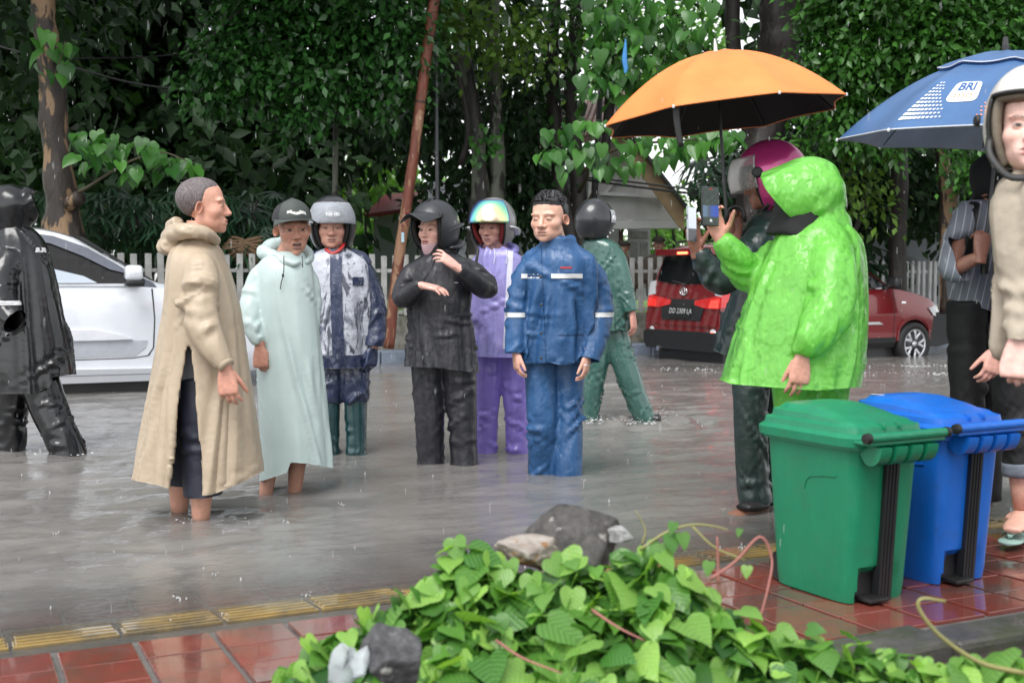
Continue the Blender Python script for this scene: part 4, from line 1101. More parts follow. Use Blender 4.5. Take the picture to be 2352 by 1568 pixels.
def sdE(p, c, r):
    q = (p - np.array(c)) / np.array(r)
    k = np.linalg.norm(q, axis=1)
    return (k - 1) * min(r)
def sdCap(p, a, b, ra, rb):
    a = np.array(a); b = np.array(b); ab = b - a
    t = np.clip((p - a) @ ab / (ab @ ab), 0, 1)
    return np.linalg.norm(p - a - t[:, None] * ab, axis=1) - (ra + (rb - ra) * t)
def smin(a, b, k):
    h = np.clip(.5 + .5 * (b - a) / k, 0, 1)
    return b * (1 - h) + a * h - k * h * (1 - h)
def ssub(a, b, k): return -smin(-a, b, k)

def head_sdf(p, q):
    """q: face parameters"""
    m = p.copy(); m[:, 0] = np.abs(m[:, 0])
    fem = q.get('fem', 0); jaw = q.get('jaw', 1.0); nose = q.get('nose', 1.0); op = q.get('open', 0.0)
    d = sdE(m, (0, .012, .036), (.0765, .096, .083))
    d = smin(d, sdE(m, (0, -.026, -.022), (.064, .060, .078)), .02)
    d = smin(d, sdE(m, (0, -.030, -.073 - .008 * op), (.052 * jaw, .050, .040)), .02)
    d = smin(d, sdE(m, (.030, -.012, -.062), (.026 * jaw, .036, .030)), .02)
    d = smin(d, sdE(m, (0, -.073, -.097 - .010 * op), (.019 * jaw, .017, .015)), .016)
    ck = q.get('cheek', 1.0)
    d = smin(d, sdE(m, (.039, -.052, -.026), (.026 * ck, .025 * ck, .022)), .022)
    d = smin(d, sdE(m, (.027, -.076, .021), (.030, .013, .010 - .003 * fem)), .012)
    d = smin(d, sdE(m, (0, -.068, -.066), (.035, .024, .028)), .014)
    d = ssub(d, sdE(m, (.0315, -.106, -.001), (.020, .022, .0125)), .010)
    d = smin(d, sdE(m, (.0315, -.0755, -.002), (.0145, .0125, .0115)), .004)
    # nose
    d = smin(d, sdCap(m, (0, -.083, .010), (0, -.103 * (1 + .01 * (nose - 1)), -.029), .0075, .0105 * nose), .008)
    d = smin(d, sdE(m, (0, -.1035, -.033), (.0125 * nose, .0125, .0105)), .006)
    d = smin(d, sdE(m, (.0125 * nose, -.0945, -.0365), (.0085 * nose, .0105, .008)), .005)
    # folds beside the mouth
    fo = q.get('fold', .3)
    if fo > 0: d = ssub(d, sdCap(m, (.019, -.094, -.036), (.034, -.084, -.066), .0022 * fo, .003 * fo), .006)
    # lips
    d = smin(d, sdE(m, (0, -.0905, -.0615), (.0215, .0085, .0055)), .005)
    d = smin(d, sdE(m, (0, -.0885, -.0735 - .011 * op), (.0195, .0090, .0065)), .005)
    d = ssub(d, sdCap(m, (0, -.1005, -.0668 - .005 * op), (.021, -.094, -.0662 - .004 * op), .0032 + .006 * op, .0018 + .003 * op), .003)
    return d

_hd = {}
def head_dirs(na, ne):
    if (na, ne) in _hd: return _hd[(na, ne)]
    s = np.linspace(-1, 1, na, endpoint=False); az = PI * np.sign(s) * np.abs(s) ** 1.45
    t = np.linspace(-1, 1, ne); el = (t * .72 + .28 * t ** 3) * PI / 2 - .18 * (1 - t * t)
    A, E = np.meshgrid(az, el)
    D = np.stack([np.sin(A) * np.cos(E), -np.cos(A) * np.cos(E), np.sin(E)], -1).reshape(-1, 3)
    f = [(j * na + i, j * na + (i + 1) % na, (j + 1) * na + (i + 1) % na, (j + 1) * na + i) for j in range(ne - 1) for i in range(na)]
    _hd[(na, ne)] = (D, f); return D, f

HC = np.array([0, -.004, -.008])
def head_geo(q, na=190, ne=120):
    D, f = head_dirs(na, ne)
    lo = np.full(len(D), .02); hi = np.full(len(D), .17)
    for _ in range(20):
        mid = (lo + hi) / 2
        ins = head_sdf(HC + D * mid[:, None], q) < 0
        lo = np.where(ins, mid, lo); hi = np.where(ins, hi, mid)
    v = HC + D * ((lo + hi) / 2)[:, None]
    skin = np.array(q.get('skin', srgb(186, 134, 104))[:3]) * 1.25
    c = np.tile(skin, (len(v), 1))
    c *= (1 + .16 * fbm(v, 26, 3, 2))[:, None]
    x, y, z = v[:, 0], v[:, 1], v[:, 2]; ax = np.abs(x)
    front = y < -.045
    def put(mask, col, a=1.0):
        mask = (np.clip(mask, 0, 1) * a)[:, None]; c[:] = c * (1 - mask) + np.array(col[:3]) * mask
    sm = lambda e0, e1, t: np.clip((t - e0) / (e1 - e0), 0, 1)
    # ruddier nose and cheeks
    put(np.exp(-((ax - .042) / .02) ** 2 - ((z + .03) / .018) ** 2) * front * .3, skin * np.array([1.12, .82, .76]))
    put(np.exp(-((ax) / .014) ** 2 - ((z + .033) / .014) ** 2) * front * .35, skin * np.array([1.08, .84, .78]))
    # lips
    op = q.get('open', 0)
    lip = np.array(q.get('lip', skin * np.array([.85, .55, .52]))[:3])
    up = (1 - (ax / .0225) ** 2)
    l1 = sm(0, .25, up) * sm(-.0685, -.0665, z) * sm(-.0555, -.0575, z)
    l2 = sm(0, .25, up) * sm(-.0815 - .012 * op, -.0785 - .012 * op, z) * sm(-.0665, -.068, z)
    put(np.maximum(l1, l2) * front * np.clip(up * 1.6, 0, 1), lip, .62)
    put(np.exp(-((z + .0668 + .0045 * op) / (.0014 + .0048 * op)) ** 2) * sm(.0225, .018, ax) * front, (.03, .008, .008), .92)
    if q.get('teeth'): put(np.exp(-((z + .0645) / .0018) ** 2) * sm(.012, .009, ax) * front, (.5, .47, .4), .8)
    # nostrils
    put(np.exp(-(((ax - .008) / .0042) ** 2) - ((z + .0415) / .0028) ** 2) * (y < -.09), (.04, .015, .01), .8)
    # eyes
    eo = q.get('eye', 1.0); lx, lz = q.get('look', (0, 0))
    ex = ax - .0315; w = np.clip(1 - (ex / .0140) ** 2, 0, 1)
    tilt = ex * .10
    ztop = .0056 * eo * np.sqrt(w) - .0015 + tilt; zbot = -.0042 * min(1, eo + .2) * np.sqrt(w) - .0015 + tilt
    eye = sm(0, .0011, ztop - z) * sm(0, .0011, z - zbot) * (w > 0) * front
    put(eye, (.40, .36, .33))
    rr = np.hypot(x - np.sign(x) * .0315 - lx, z + .0008 - lz)
    put(eye * sm(.0078, .0062, rr), (.018, .010, .006))
    put(np.exp(-((z - ztop - .0004) / .0013) ** 2) * sm(0, .12, w) * front, (.02, .012, .01), .6)
    put(np.exp(-((z - zbot + .0004) / .0009) ** 2) * sm(0, .2, w) * front, (.08, .04, .03), .45)
    # eyelid darker
    put(np.exp(-((z - ztop - .004) / .003) ** 2) * sm(0, .3, w) * front, skin * .75, .35)
    # brows
    bz = .0185 + .004 * q.get('brow', 1) * (1 - ((ax - .034) / .024) ** 2) - .05 * np.clip(ax - .042, 0, 1) + q.get('browz', 0)
    bt = q.get('browt', .0032) * sm(.056, .040, ax) * sm(.009, .016, ax) + 1e-4
    put(np.exp(-((z - bz) / bt) ** 2) * (ax > .009) * (ax < .057) * front * sm(-.3, .15, fbm(v, (500, 200, 200), 1, 3) + .1), q.get('browc', (.02, .014, .011)), q.get('browa', .6))
    # stubble
    st = q.get('stubble', 0)
    if st: put(sm(-.045, -.062, z) * (y < .02) * (.6 + .8 * pn(v, 260, 4)) , skin * .38, st)
    hm = q.get('hairmask')
    if hm is not None:
        put(hm(v), q.get('hairc', (.03, .025, .022)))
    return v, f, c

def ear_geo(side, skin):
    n, m = 22, 9
    th = np.linspace(0, 2 * PI, n, endpoint=False)
    rings = []
    for k in range(m):
        t = k / (m - 1)                                   # 0 rim outside back -> 1 inner bowl
        sc = [1.0, 1.06, 1.06, .98, .88, .78, .62, .4, .12][k]; out = [-.004, .004, .011, .0145, .012, .007, .003, .001, .0][k]
        yy = .017 * sc * np.cos(th) * (1 + .15 * np.sin(th)); zz = .031 * sc * np.sin(th)
        rings.append(np.stack([np.full(n, out) + .004 * np.cos(th), yy, zz], 1))
    v = np.concatenate(rings)
    f = [(k * n + j, k * n + (j + 1) % n, (k + 1) * n + (j + 1) % n, (k + 1) * n + j) for k in range(m - 1) for j in range(n)]
    a = R(18); Ry = np.array([[1, 0, 0], [0, math.cos(a), -math.sin(a)], [0, math.sin(a), math.cos(a)]])
    v = v @ Ry.T; v[:, 1] = v[:, 1]
    fl = R(22); x, y = v[:, 0].copy(), v[:, 1].copy()
    v[:, 0] = x * math.cos(fl) + y * math.sin(fl); v[:, 1] = -x * math.sin(fl) + y * math.cos(fl)
    v = v * .82 + np.array([.0735, .010, -.010])
    if side < 0: v[:, 0] *= -1; f = [q[::-1] for q in f]
    c = np.tile(np.array(skin[:3]) * np.array([1.2, 1.08, 1.04]), (len(v), 1))
    c[-3 * n:] *= .7
    return v, f, c

def m_skin():
    t = NT('skin'); a = t.node('ShaderNodeAttribute', attribute_name='Col').outputs['Color']
    p = t.coords('Object')
    k = t.ramp(t.noise(p, 55, 4, .65), [(.3, .86), (.7, 1.10)])
    t.P(Base_Color=t.mix(1.0, a, k, blend='MULTIPLY'), Roughness=.42)
    t.b.inputs['Subsurface Weight'].default_value = .12; t.b.inputs['Subsurface Radius'].default_value = (.012, .004, .002)
    t.b.inputs['Subsurface Scale'].default_value = .6
    t.P(Normal=t.bump(t.noise(p, 420, 3, .6), .12, .002)); return t.m
M_skin = m_skin()

def hand_geo(wrist, f, p, side=1, scale=1.0, curl=(20, 30, 20), spread=3, thumb=(35, 25, 15), curls=None, voxel=.0036):
    """f finger direction, p palm facing; side +1 right hand, -1 left hand"""
    f = np.array(f, float); f /= np.linalg.norm(f)
    p = np.array(p, float); p = p - f * (p @ f); p /= np.linalg.norm(p)
    l = np.cross(f, p) * side                               # towards the thumb
    w = np.array(wrist, float); s = scale
    mb = MB()
    pc = [w - f * .03 * s, w, w + f * .03 * s, w + f * .065 * s, w + f * .092 * s, w + f * .102 * s]
    v, fc = loft(pc, [(.026 * s, .020 * s), (.027 * s, .019 * s), (.035 * s, .017 * s), (.041 * s, .0145 * s), (.040 * s, .0125 * s), (.036 * s, .008 * s)], hint=l, n=18, sub=3, power=2.6)
    mb.add(v, fc)
    def bend(d, ang): # rotate direction d towards the palm about l
        a = R(ang); return d
    offs = [.030, .0100, -.0100, -.0285]; lens = [.070, .079, .073, .057]; rad = [.0088, .0090, .0086, .0076]
    for i in range(4):
        cu = curls[i] if curls else curl
        sp = R(spread * (1.5 - i))
        base = w + f * (.092 - .004 * abs(i - 1) - (.006 if i == 3 else 0)) * s + l * offs[i] * s
        d0 = f * math.cos(sp) + l * math.sin(sp)
        ang = 0; pts = [base - d0 * .02 * s, base]; q = base
        for j, (fr, c_) in enumerate(zip((.46, .30, .24), cu)):
            ang += c_
            d = d0 * math.cos(R(ang)) + p * math.sin(R(ang))
            if j == 0: q = q + d * lens[i] * fr * s * .5; pts.append(q); q = q + d * lens[i] * fr * s * .5
            else: q = q + d * lens[i] * fr * s
            pts.append(q)
        rr = [rad[i] * 1.05, rad[i] * 1.05, rad[i] * .95, rad[i] * .98, rad[i] * .86, rad[i] * .62]
        v, fc = loft(pts, [(r * s, r * s) for r in rr], hint=l, n=10, sub=2)
        mb.add(v, fc)
    # thumb leaves the side of the palm
    out, cl, tip = thumb
    b = w + f * .022 * s + l * .022 * s + p * .006 * s
    d = f * math.cos(R(out)) + l * math.sin(R(out)); d = d + p * math.sin(R(cl)) ; d /= np.linalg.norm(d)
    q1 = b + d * .044 * s
    d2 = d * math.cos(R(tip)) + (f * .8 + p * .5 - l * .35) * math.sin(R(tip)); d2 /= np.linalg.norm(d2)
    q2 = q1 + d2 * .034 * s; q3 = q2 + d2 * .026 * s
    v, fc = loft([b, (b + q1) / 2, q1, q2, q3], [(.015 * s, .014 * s), (.0135 * s, .013 * s), (.0108 * s, .0108 * s), (.0098 * s, .0095 * s), (.006 * s, .006 * s)], hint=l, n=10, sub=2)
    mb.add(v, fc)
    vv, ff = remesh(mb.V(), mb.f, voxel * s, 3)
    return vv, ff

class Person:
    def __init__(s, base, label, group=None, skin=srgb(176, 124, 96)):
        s.base = np.array(base, float); s.skin = skin = (skin[0] * .96, skin[1] * 1.09, skin[2] * 1.28, 1)
        s.e = empty('person', tuple(base), label, 'person', group)
        s.v = []; s.f = []; s.c = []; s.n = 0
    def raw(s, v, f, c=None):
        v = np.asarray(v); o = s.n
        if c is None:
            c = np.tile(np.array(s.skin[:3]) * 1.15, (len(v), 1)) * (1 + .15 * fbm(v, 30, 2, 5))[:, None]
        s.v.append(v); s.c.append(c); s.f.extend([tuple(int(i) + o for i in q) for q in f]); s.n += len(v)
    def head(s, cen, yaw=0, pitch=0, roll=0, scale=1.0, ears=True, na=190, ne=120, **q):
        q.setdefault('skin', s.skin)
        s.hm = rotm(yaw, pitch, roll) * scale; s.hc = np.array(cen, float); s.hq = q
        v, f, c = head_geo(q, na, ne)
        v = v * np.array([q.get('wide', 1.0), 1, q.get('tall', 1.0)])
        s.hv = v; s.hf = f; s.hres = (na, ne)
        s.raw(v @ s.hm.T + s.hc, f, c)
        if ears:
            for sd in (1, -1):
                v, f, c = ear_geo(sd, q['skin']); v = v + np.array([sd * .0735 * (q.get('wide', 1.0) - 1), 0, 0]); s.raw(v @ s.hm.T + s.hc, f, c)
        return s
    def H(s, v): return np.asarray(v, float) @ s.hm.T + s.hc
    def neck(s, to, r=.056):
        a = s.H([[0, .022, -.05]])[0]
        v, f = loft([a, (a + np.array(to)) / 2 + np.array([0, 0, .005]), to], [(r, r), (r * .98, r * .98), (r * 1.2, r * 1.2)], n=20, sub=3); s.raw(v, f)
    def limb(s, pts, radii, n=16, hint=None):
        v, f = loft(pts, [(r, r) if not hasattr(r, '__len__') else r for r in radii], hint=hint, n=n, sub=3); s.raw(v, f)
    def frame(s, chest, pelvis, arms=(), legs=(), ra=.035, rl=.062):
        """the body under the clothes: trunk, arms (shoulder, elbow, wrist), legs (hip, knee, ankle), all joined at the trunk"""
        nk = s.H([[0, .022, -.06]])[0]
        pelvis = pelvis + np.array([0, .03, .06]); s.limb([nk, chest + np.array([0, 0, .08]), chest, (chest + pelvis) / 2, pelvis], [.05, .08, .11, .10, .085])
        for a, b, c in arms: s.limb([chest * .5 + a * .5, a, (a + b) / 2, b, (b + c) / 2, c], [ra * 1.1, ra, ra * .95, ra * .8, ra * .82, ra * .66])
        for L in legs:
            a, b, c = L[:3]
            s.limb([pelvis, a, (a + b) / 2, b, b * .65 + c * .35, c], [rl * 1.2, rl * 1.25, rl * 1.05, rl * .78, rl * .8, rl * .55])
            if len(L) > 3:                                   # foot direction
                d = np.array(L[3], float); c = np.array(c)
                v, f = loft([c - d * .07 + (0, 0, -.03), c - d * .02 + (0, 0, -.03), c + d * .06 + (0, 0, -.045), c + d * .14 + (0, 0, -.055), c + d * .185 + (0, 0, -.06)], [(.03, .03), (.036, .035), (.042, .028), (.045, .018), (.03, .012)], n=14, sub=3)
                s.raw(v, f)
    def hand(s, *a, **k):
        v, f = hand_geo(*a, **k)
        w = np.array(a[0])
        c = np.tile(np.array(s.skin[:3]) * np.array([1.15, 1.08, 1.10]), (len(v), 1)) * (1 + .22 * fbm(v, 60, 2, 5))[:, None]
        s.raw(v, f, c)
    def finish(s):
        v = np.concatenate(s.v); c = np.concatenate(s.c)
        me = make_mesh('body', v - s.base, s.f, M_skin, True)
        at = me.color_attributes.new('Col', 'FLOAT_COLOR', 'POINT')
        at.data.foreach_set('color', np.concatenate([np.clip(c, 0, 1), np.ones((len(c), 1))], 1).ravel().astype(np.float32))
        o = link('body', me, s.e); s.body = o; return s
    # --- clothes
    def garment(s, name, parts, mat, voxel=.011, smooth=4, hem=None, crinkle=.0015, seed=0, cs=22, cuts=(), flats=()):
        """parts: dicts(pts, rad, hint, kind, A (fold depth), k (fold count / frequency), sheet)"""
        mb = MB(); segs = []
        for pi_, d in enumerate(parts):
            if 'mesh' in d: mb.add(*d['mesh'])
            else:
                v, f = loft(d['pts'], d['rad'], hint=d.get('hint'), n=d.get('n', 28), sub=d.get('sub', 4), power=d.get('power', 2.0), fixed=d.get('fixed'))
                mb.add(v, f)
            P = catmull([tuple(q) for q in d['pts']], 8); Rr = catmull(d['rad'], 8).max(1) if 'rad' in d else np.full(len(P), .1)
            segs.append((P, Rr))
        v, f = remesh(mb.V(), mb.f, voxel, smooth)
        n = len(v); best = np.full(n, 1e9); bid = np.zeros(n, int); T = np.zeros(n); L = np.zeros(n); rad = np.zeros((n, 3)); ang = np.zeros(n)
        for i, (P, Rr) in enumerate(segs):
            s_ = np.concatenate([[0], np.cumsum(np.linalg.norm(np.diff(P, axis=0), axis=1))])
            dd = np.linalg.norm(v[:, None, :] - P[None], axis=2)
            kx = (dd / Rr[None]).argmin(1); dn = (dd / Rr[None])[np.arange(n), kx] * parts[i].get('w', 1.0)
            m = dn < best
            best[m] = dn[m]; bid[m] = i; T[m] = s_[kx][m]; L[m] = s_[-1]
            r_ = v - P[kx]; rad[m] = r_[m]
            h = np.array(parts[i].get('hint') if parts[i].get('hint') is not None else (1, 0, 0), float)
            tg = np.gradient(P, axis=0); tg /= np.linalg.norm(tg, axis=1)[:, None] + 1e-9
            tt = tg[kx]; hh = h - tt * (tt @ h)[:, None]; hh /= np.linalg.norm(hh, axis=1)[:, None] + 1e-9
            ww = np.cross(tt, hh); a_ = np.arctan2((r_ * ww).sum(1), (r_ * hh).sum(1)); ang[m] = a_[m]
        N = vnormals(v, f); disp = np.zeros(n)
        for i, d in enumerate(parts):
            m = bid == i
            if not m.any(): continue
            A = d.get('A', .006); k = d.get('k', 2.2); t = T[m] / (L[m] + 1e-6); a = ang[m]
            if d.get('kind') == 'trunk':
                Q = np.stack([np.cos(a) * k, np.sin(a) * k, T[m] * d.get('kz', 1.1)], 1)
                g = .55 * fbm(Q, 1, 2, seed + i) + .45 * (ridged(Q, .9, seed + i + 7) - .5)
                amp = A * np.clip(d.get('a0', .25) + t * (1 - d.get('a0', .25)), 0, 1)
                Q2 = np.stack([np.cos(a) * 1.6 + T[m] * 3, np.sin(a) * 1.6, T[m] * 9], 1)
                g2 = ridged(Q2, 1, seed + i + 3) - .4
                disp[m] = .7 * amp * g + .4 * A * d.get('cross', .25) * g2 * np.clip(fbm(v[m], 5, 1, seed) * 2 + .4, 0, 1)
            else:
                Q = np.stack([np.cos(a) * .75 + T[m] * 2.0, np.sin(a) * .75, T[m] * k + .5 * np.sin(a + T[m] * 5)], 1)
                g = ridged(Q, 1, seed + i + 1) - .45 + .18 * fbm(Q, 2.0, 2, seed + i)
                Q3 = np.stack([np.cos(a) * 1.8, np.sin(a) * 1.8, T[m] * 2.5], 1)
                lng = ridged(Q3, 1, seed + i + 9) - .45
                mod = .35 + .65 * np.exp(-((t - d.get('joint', .5)) / .2) ** 2) + .6 * np.exp(-((t - .97) / .12) ** 2)
                disp[m] = A * .30 * (mod * g + d.get('long', .45) * lng)
        # single fold lines: long hanging folds on trunks, slanting creases on limbs
        cr = np.zeros(n); fr_ = np.random.default_rng(seed + 500)
        prof = lambda x, w: np.clip(1 - np.abs(x) / w, 0, 1) ** 1.35 - .55 * np.exp(-((np.abs(x) - w * 1.25) / (w * .7)) ** 2)
        for i, d in enumerate(parts):
            m = bid == i
            if not m.any(): continue
            Lm = L[m][0]; tt = T[m]; aa = ang[m]; rr_ = np.linalg.norm(rad[m], axis=1).mean(); acc = np.zeros(m.sum()); A = d.get('A', .006) * d.get('cr', .5) * 2.0
            if d.get('kind') == 'trunk':
                for _ in range(int(d.get('nf', 15))):
                    th0 = fr_.uniform(-PI, PI); s0 = fr_.uniform(-.1, .75) * Lm; dr_ = fr_.normal() * .5; w = fr_.uniform(.022, .045); up = fr_.random() < .25
                    da = (aa - th0 - dr_ * (tt - s0) / Lm + PI) % (2 * PI) - PI
                    gr = np.clip((tt - s0) / (.35 * Lm), 0, 1) if not up else np.exp(-((tt - s0 - .1) / .12) ** 2)
                    acc += fr_.uniform(.5, 1.1) * gr * prof(da * rr_, w)
                for _ in range(int(d.get('nc', 10))):
                    th0 = fr_.uniform(-PI, PI); s0 = fr_.uniform(.1, .95) * Lm; sl = fr_.normal() * .8; ext = fr_.uniform(.25, .7)
                    da = (aa - th0 + PI) % (2 * PI) - PI
                    acc += fr_.uniform(.3, .7) * np.exp(-(da / ext) ** 2) * prof(tt - s0 - sl * da * rr_, .022)
            else:
                jt = d.get('joint', .5)
                for q_ in range(int(np.clip(Lm * 24, 6, 13))):
                    s0 = (fr_.normal(jt, .16) if q_ % 2 else fr_.uniform(.12, .98)) * Lm; th0 = fr_.uniform(-PI, PI); sl = fr_.normal() * .8; ext = fr_.uniform(.35, 1.0)
                    da = (aa - th0 + PI) % (2 * PI) - PI
                    acc += fr_.uniform(.35, .9) * np.exp(-(da / ext) ** 2) * prof(tt - s0 - sl * da * rr_, fr_.uniform(.018, .030))
            cr[m] = acc * A
        disp += cr
        if crinkle:
            disp += .3 * crinkle * (ridged(v, cs, seed + 21) + .6 * ridged(v, cs * 2.1, seed + 22) - .6)
        dm = lap(np.stack([disp, 0 * disp, 0 * disp], 1), f, 1)[:, 0]
        v = v + N * dm[:, None]
        for co, no in flats:
            no = np.array(no, float) / np.linalg.norm(no); dd = (v - np.array(co)) @ no; v = v - np.where(dd < 0, dd * .93, 0)[:, None] * no
        allcuts = [(c_[0], c_[1], c_[2] if len(c_) > 2 else None) for c_ in cuts]
        for i, d in enumerate(parts):
            if d.get('open'):
                P = segs[i][0]; tg = P[-1] - P[-3]; tg = tg / np.linalg.norm(tg)
                allcuts.append((P[-1] - tg * (.022 if d['open'] is True else d['open']), -tg, [i], .16))
        for c_ in allcuts:
            co, no = np.array(c_[0], float), np.array(c_[1], float); no = no / np.linalg.norm(no)
            dd = (v - co) @ no
            bad = dd < 0
            if c_[2] is not None: bad &= np.isin(bid, c_[2])
            if len(c_) > 3: bad &= np.linalg.norm(v - co, axis=1) < c_[3]
            f = [q for q in f if not all(bad[list(q)])]
            v = v - np.where(bad, dd, 0)[:, None] * no
        if allcuts and hem is None: hem = lambda q: np.full(len(q), -9.0)
        if hem is not None:
            tr = np.array([parts[b].get('kind') == 'trunk' or parts[b].get('hem', False) for b in bid])
            hz = hem(v)
            below = tr & (v[:, 2] < hz)
            f = [q for q in f if not all(below[list(q)])]
            v = v.copy(); v[below, 2] = hz[below]
            used = np.zeros(n, bool); used[np.unique(np.concatenate([np.array(q) for q in f]))] = True
            mp = np.cumsum(used) - 1; v = v[used]; f = [tuple(mp[list(q)]) for q in f]; bid = bid[used]; T = T[used]; ang = ang[used]
        o = mesh_obj(name, v, f, mat, s.e, True)
        g = dict(o=o, v=v, f=f, bid=bid, T=T, ang=ang); return g
    def patch(s, g, name, planes, mat, off=.0025, parent=None, bones=None, facing=None, thick=0):
        """piece of a garment's own surface cut out by planes and set proud of it"""
        v, f = g['v'], g['f']
        N = vnormals(v, f)
        keep = np.ones(len(v), bool)
        if bones is not None: keep &= np.isin(g['bid'], bones)
        if facing is not None: keep &= (N @ np.array(facing, float)) > .05
        pad = .03
        for co, no in planes: keep &= ((v - np.array(co)) @ (np.array(no) / np.linalg.norm(no))) > -pad
        F = [q for q in f if keep[list(q)].all()]
        if not F: return None
        ids = np.unique(np.concatenate([np.array(q) for q in F])); mp = {int(a): i for i, a in enumerate(ids)}
        bm = bmesh.new()
        bv = [bm.verts.new(v[a] + N[a] * off) for a in ids]
        for q in F:
            try: bm.faces.new([bv[mp[int(a)]] for a in q])
            except ValueError: pass
        for co, no in planes:
            bmesh.ops.bisect_plane(bm, geom=bm.verts[:] + bm.edges[:] + bm.faces[:], plane_co=Vector(co), plane_no=Vector(no), clear_inner=True)
        bm.verts.index_update()
        vv = np.array([q.co[:] for q in bm.verts]); ff = [tuple(q.index for q in fc.verts) for fc in bm.faces]; bm.free()
        if not ff: return None
        return mesh_obj(name, vv, ff, mat, parent or s.e, True)
    # --- hair shell following the scalp
    def hair(s, mask, thick, mat, name='hair', wave=90, amp=.35, mod=None):
        D, f = head_dirs(*s.hres); v = s.hv
        k = mask(v)
        N = D
        th = thick * np.clip(k * .9, .12, 1) * (1 + amp * fbm(v, (wave, wave * .5, wave * .5), 2, 4))
        if mod is not None: th = th * mod(v)
        vv = v + N * (th - .002)[:, None]
        F = [q for q in f if max(k[list(q)]) > .05]
        ids = np.unique(np.concatenate([np.array(q) for q in F])); mp = np.full(len(v), -1); mp[ids] = np.arange(len(ids))
        return mesh_obj(name, s.H(vv[ids]), [tuple(mp[list(q)]) for q in F], mat, s.e, True)
    # --- helmets
    def helmet(s, mat, trim, lining, top=24, side=60, low=-50, rad=(.131, .155, .142), name='helmet', cen=(0, .010, .022), edge=None):
        def shell(rad_, az0, el_low, el_top, na=88, ne=40, back=-46):
            az = np.concatenate([np.linspace(-PI, -az0, na // 2 - 10, endpoint=False), np.linspace(-az0, az0, 20, endpoint=False), np.linspace(az0, PI, na // 2 - 10, endpoint=False)])
            n1 = int(ne * .45)
            el = np.concatenate([np.linspace(el_low, el_top, n1, endpoint=False), np.linspace(el_top, PI / 2 - .02, ne - n1)])
            v = []
            for e in el:
                for a in az:
                    b = 0.5 - .5 * math.cos(a)
                    ee = e if e > el_top else el_top + (e - el_top) * (1 - .10 * b + (.10 if abs(a) < az0 * 1.2 else 0))
                    ce = math.cos(ee); 
                    v.append((rad_[0] * math.sin(a) * ce ** .95, -rad_[1] * math.cos(a) * ce ** .97, rad_[2] * math.sin(ee) if ee > 0 else rad_[2] * 1.18 * math.sin(ee)))
            m = len(az); f = []
            for j in range(len(el) - 1):
                for i in range(m):
                    i2 = (i + 1) % m
                    am = (az[i] + (az[i2] if i2 else PI)) / 2
                    if abs(am) < az0 and el[j] < el_top - 1e-6: continue
                    f.append((j * m + i, j * m + i2, (j + 1) * m + i2, (j + 1) * m + i))
            v.append((0, 0, rad_[2])); k = len(v) - 1; j = len(el) - 1
            f += [(j * m + i, j * m + (i + 1) % m, k) for i in range(m)]
            v = np.array(v) + np.array(cen)
            used = np.zeros(len(v), bool); used[np.unique(np.concatenate([np.array(q) for q in f]))] = True
            mp = np.cumsum(used) - 1
            return v[used], [tuple(mp[list(q)]) for q in f]
        v, f = shell(rad, R(side), R(low), R(top))
        v1, f1 = evaluated(v, f, [('SOLIDIFY', dict(thickness=.006, offset=1))])
        o = mesh_obj(name, s.H(v1), f1, mat, s.e, True)
        # padded lining a little inside, coming further round the cheeks
        r2 = tuple(r - .006 for r in rad)
        v, f = shell(r2, R(side - 7), R(low + 3), R(top - 4))
        v2, f2 = evaluated(v, f, [('SOLIDIFY', dict(thickness=.022, offset=-1))])
        mesh_obj('lining', s.H(v2), f2, lining, o, True)
        if edge is not None:
            # rubber edge round the face opening
            a = np.linspace(-1, 1, 30)
            pts = [(-side, e) for e in np.linspace(low + 6, top, 10)] + [(side * q, top) for q in a] + [(side, e) for e in np.linspace(top, low + 6, 10)]
            P = []
            for az_, el_ in pts:
                A, E = R(az_), R(el_); ce = math.cos(E)
                P.append(np.array([rad[0] * math.sin(A) * ce ** .95, -rad[1] * math.cos(A) * ce ** .97, rad[2] * math.sin(E) if E > 0 else rad[2] * 1.18 * math.sin(E)]) * 1.02 + np.array(cen))
            v, f = loft(P, [(.006, .006)] * len(P), n=8, sub=1)
            mesh_obj('edge_trim', s.H(v), f, edge, o, True)
        s.hel = o; s.hrad = rad; s.hcen = np.array(cen); return o
    def visor(s, mat, el0, el1, az=78, grow=1.07, tilt=0, bulge=0, name='visor', thick=.0025, rows=16):
        A = np.linspace(-R(az), R(az), 40); E = np.linspace(R(el0), R(el1), rows)
        v = []
        for e in E:
            for a in A:
                ce = max(math.cos(e), .05)
                p = np.array([s.hrad[0] * math.sin(a) * ce ** .95, -s.hrad[1] * math.cos(a) * ce ** .97 * (1 + bulge), s.hrad[2] * math.sin(e) if e > 0 else s.hrad[2] * 1.18 * math.sin(e)]) * grow
                v.append(p)
        v = np.array(v); t = R(tilt); c_, s_ = math.cos(t), math.sin(t)
        y, z = v[:, 1].copy(), v[:, 2].copy(); v[:, 1] = y * c_ + z * s_; v[:, 2] = -y * s_ + z * c_
        v = v + s.hcen
        f = [(j * 40 + i, j * 40 + i + 1, (j + 1) * 40 + i + 1, (j + 1) * 40 + i) for j in range(rows - 1) for i in range(39)]
        v1, f1 = evaluated(v, f, [('SOLIDIFY', dict(thickness=thick, offset=1))])
        s.vis_v = v
        return mesh_obj(name, s.H(v1), f1, mat, s.hel, True)
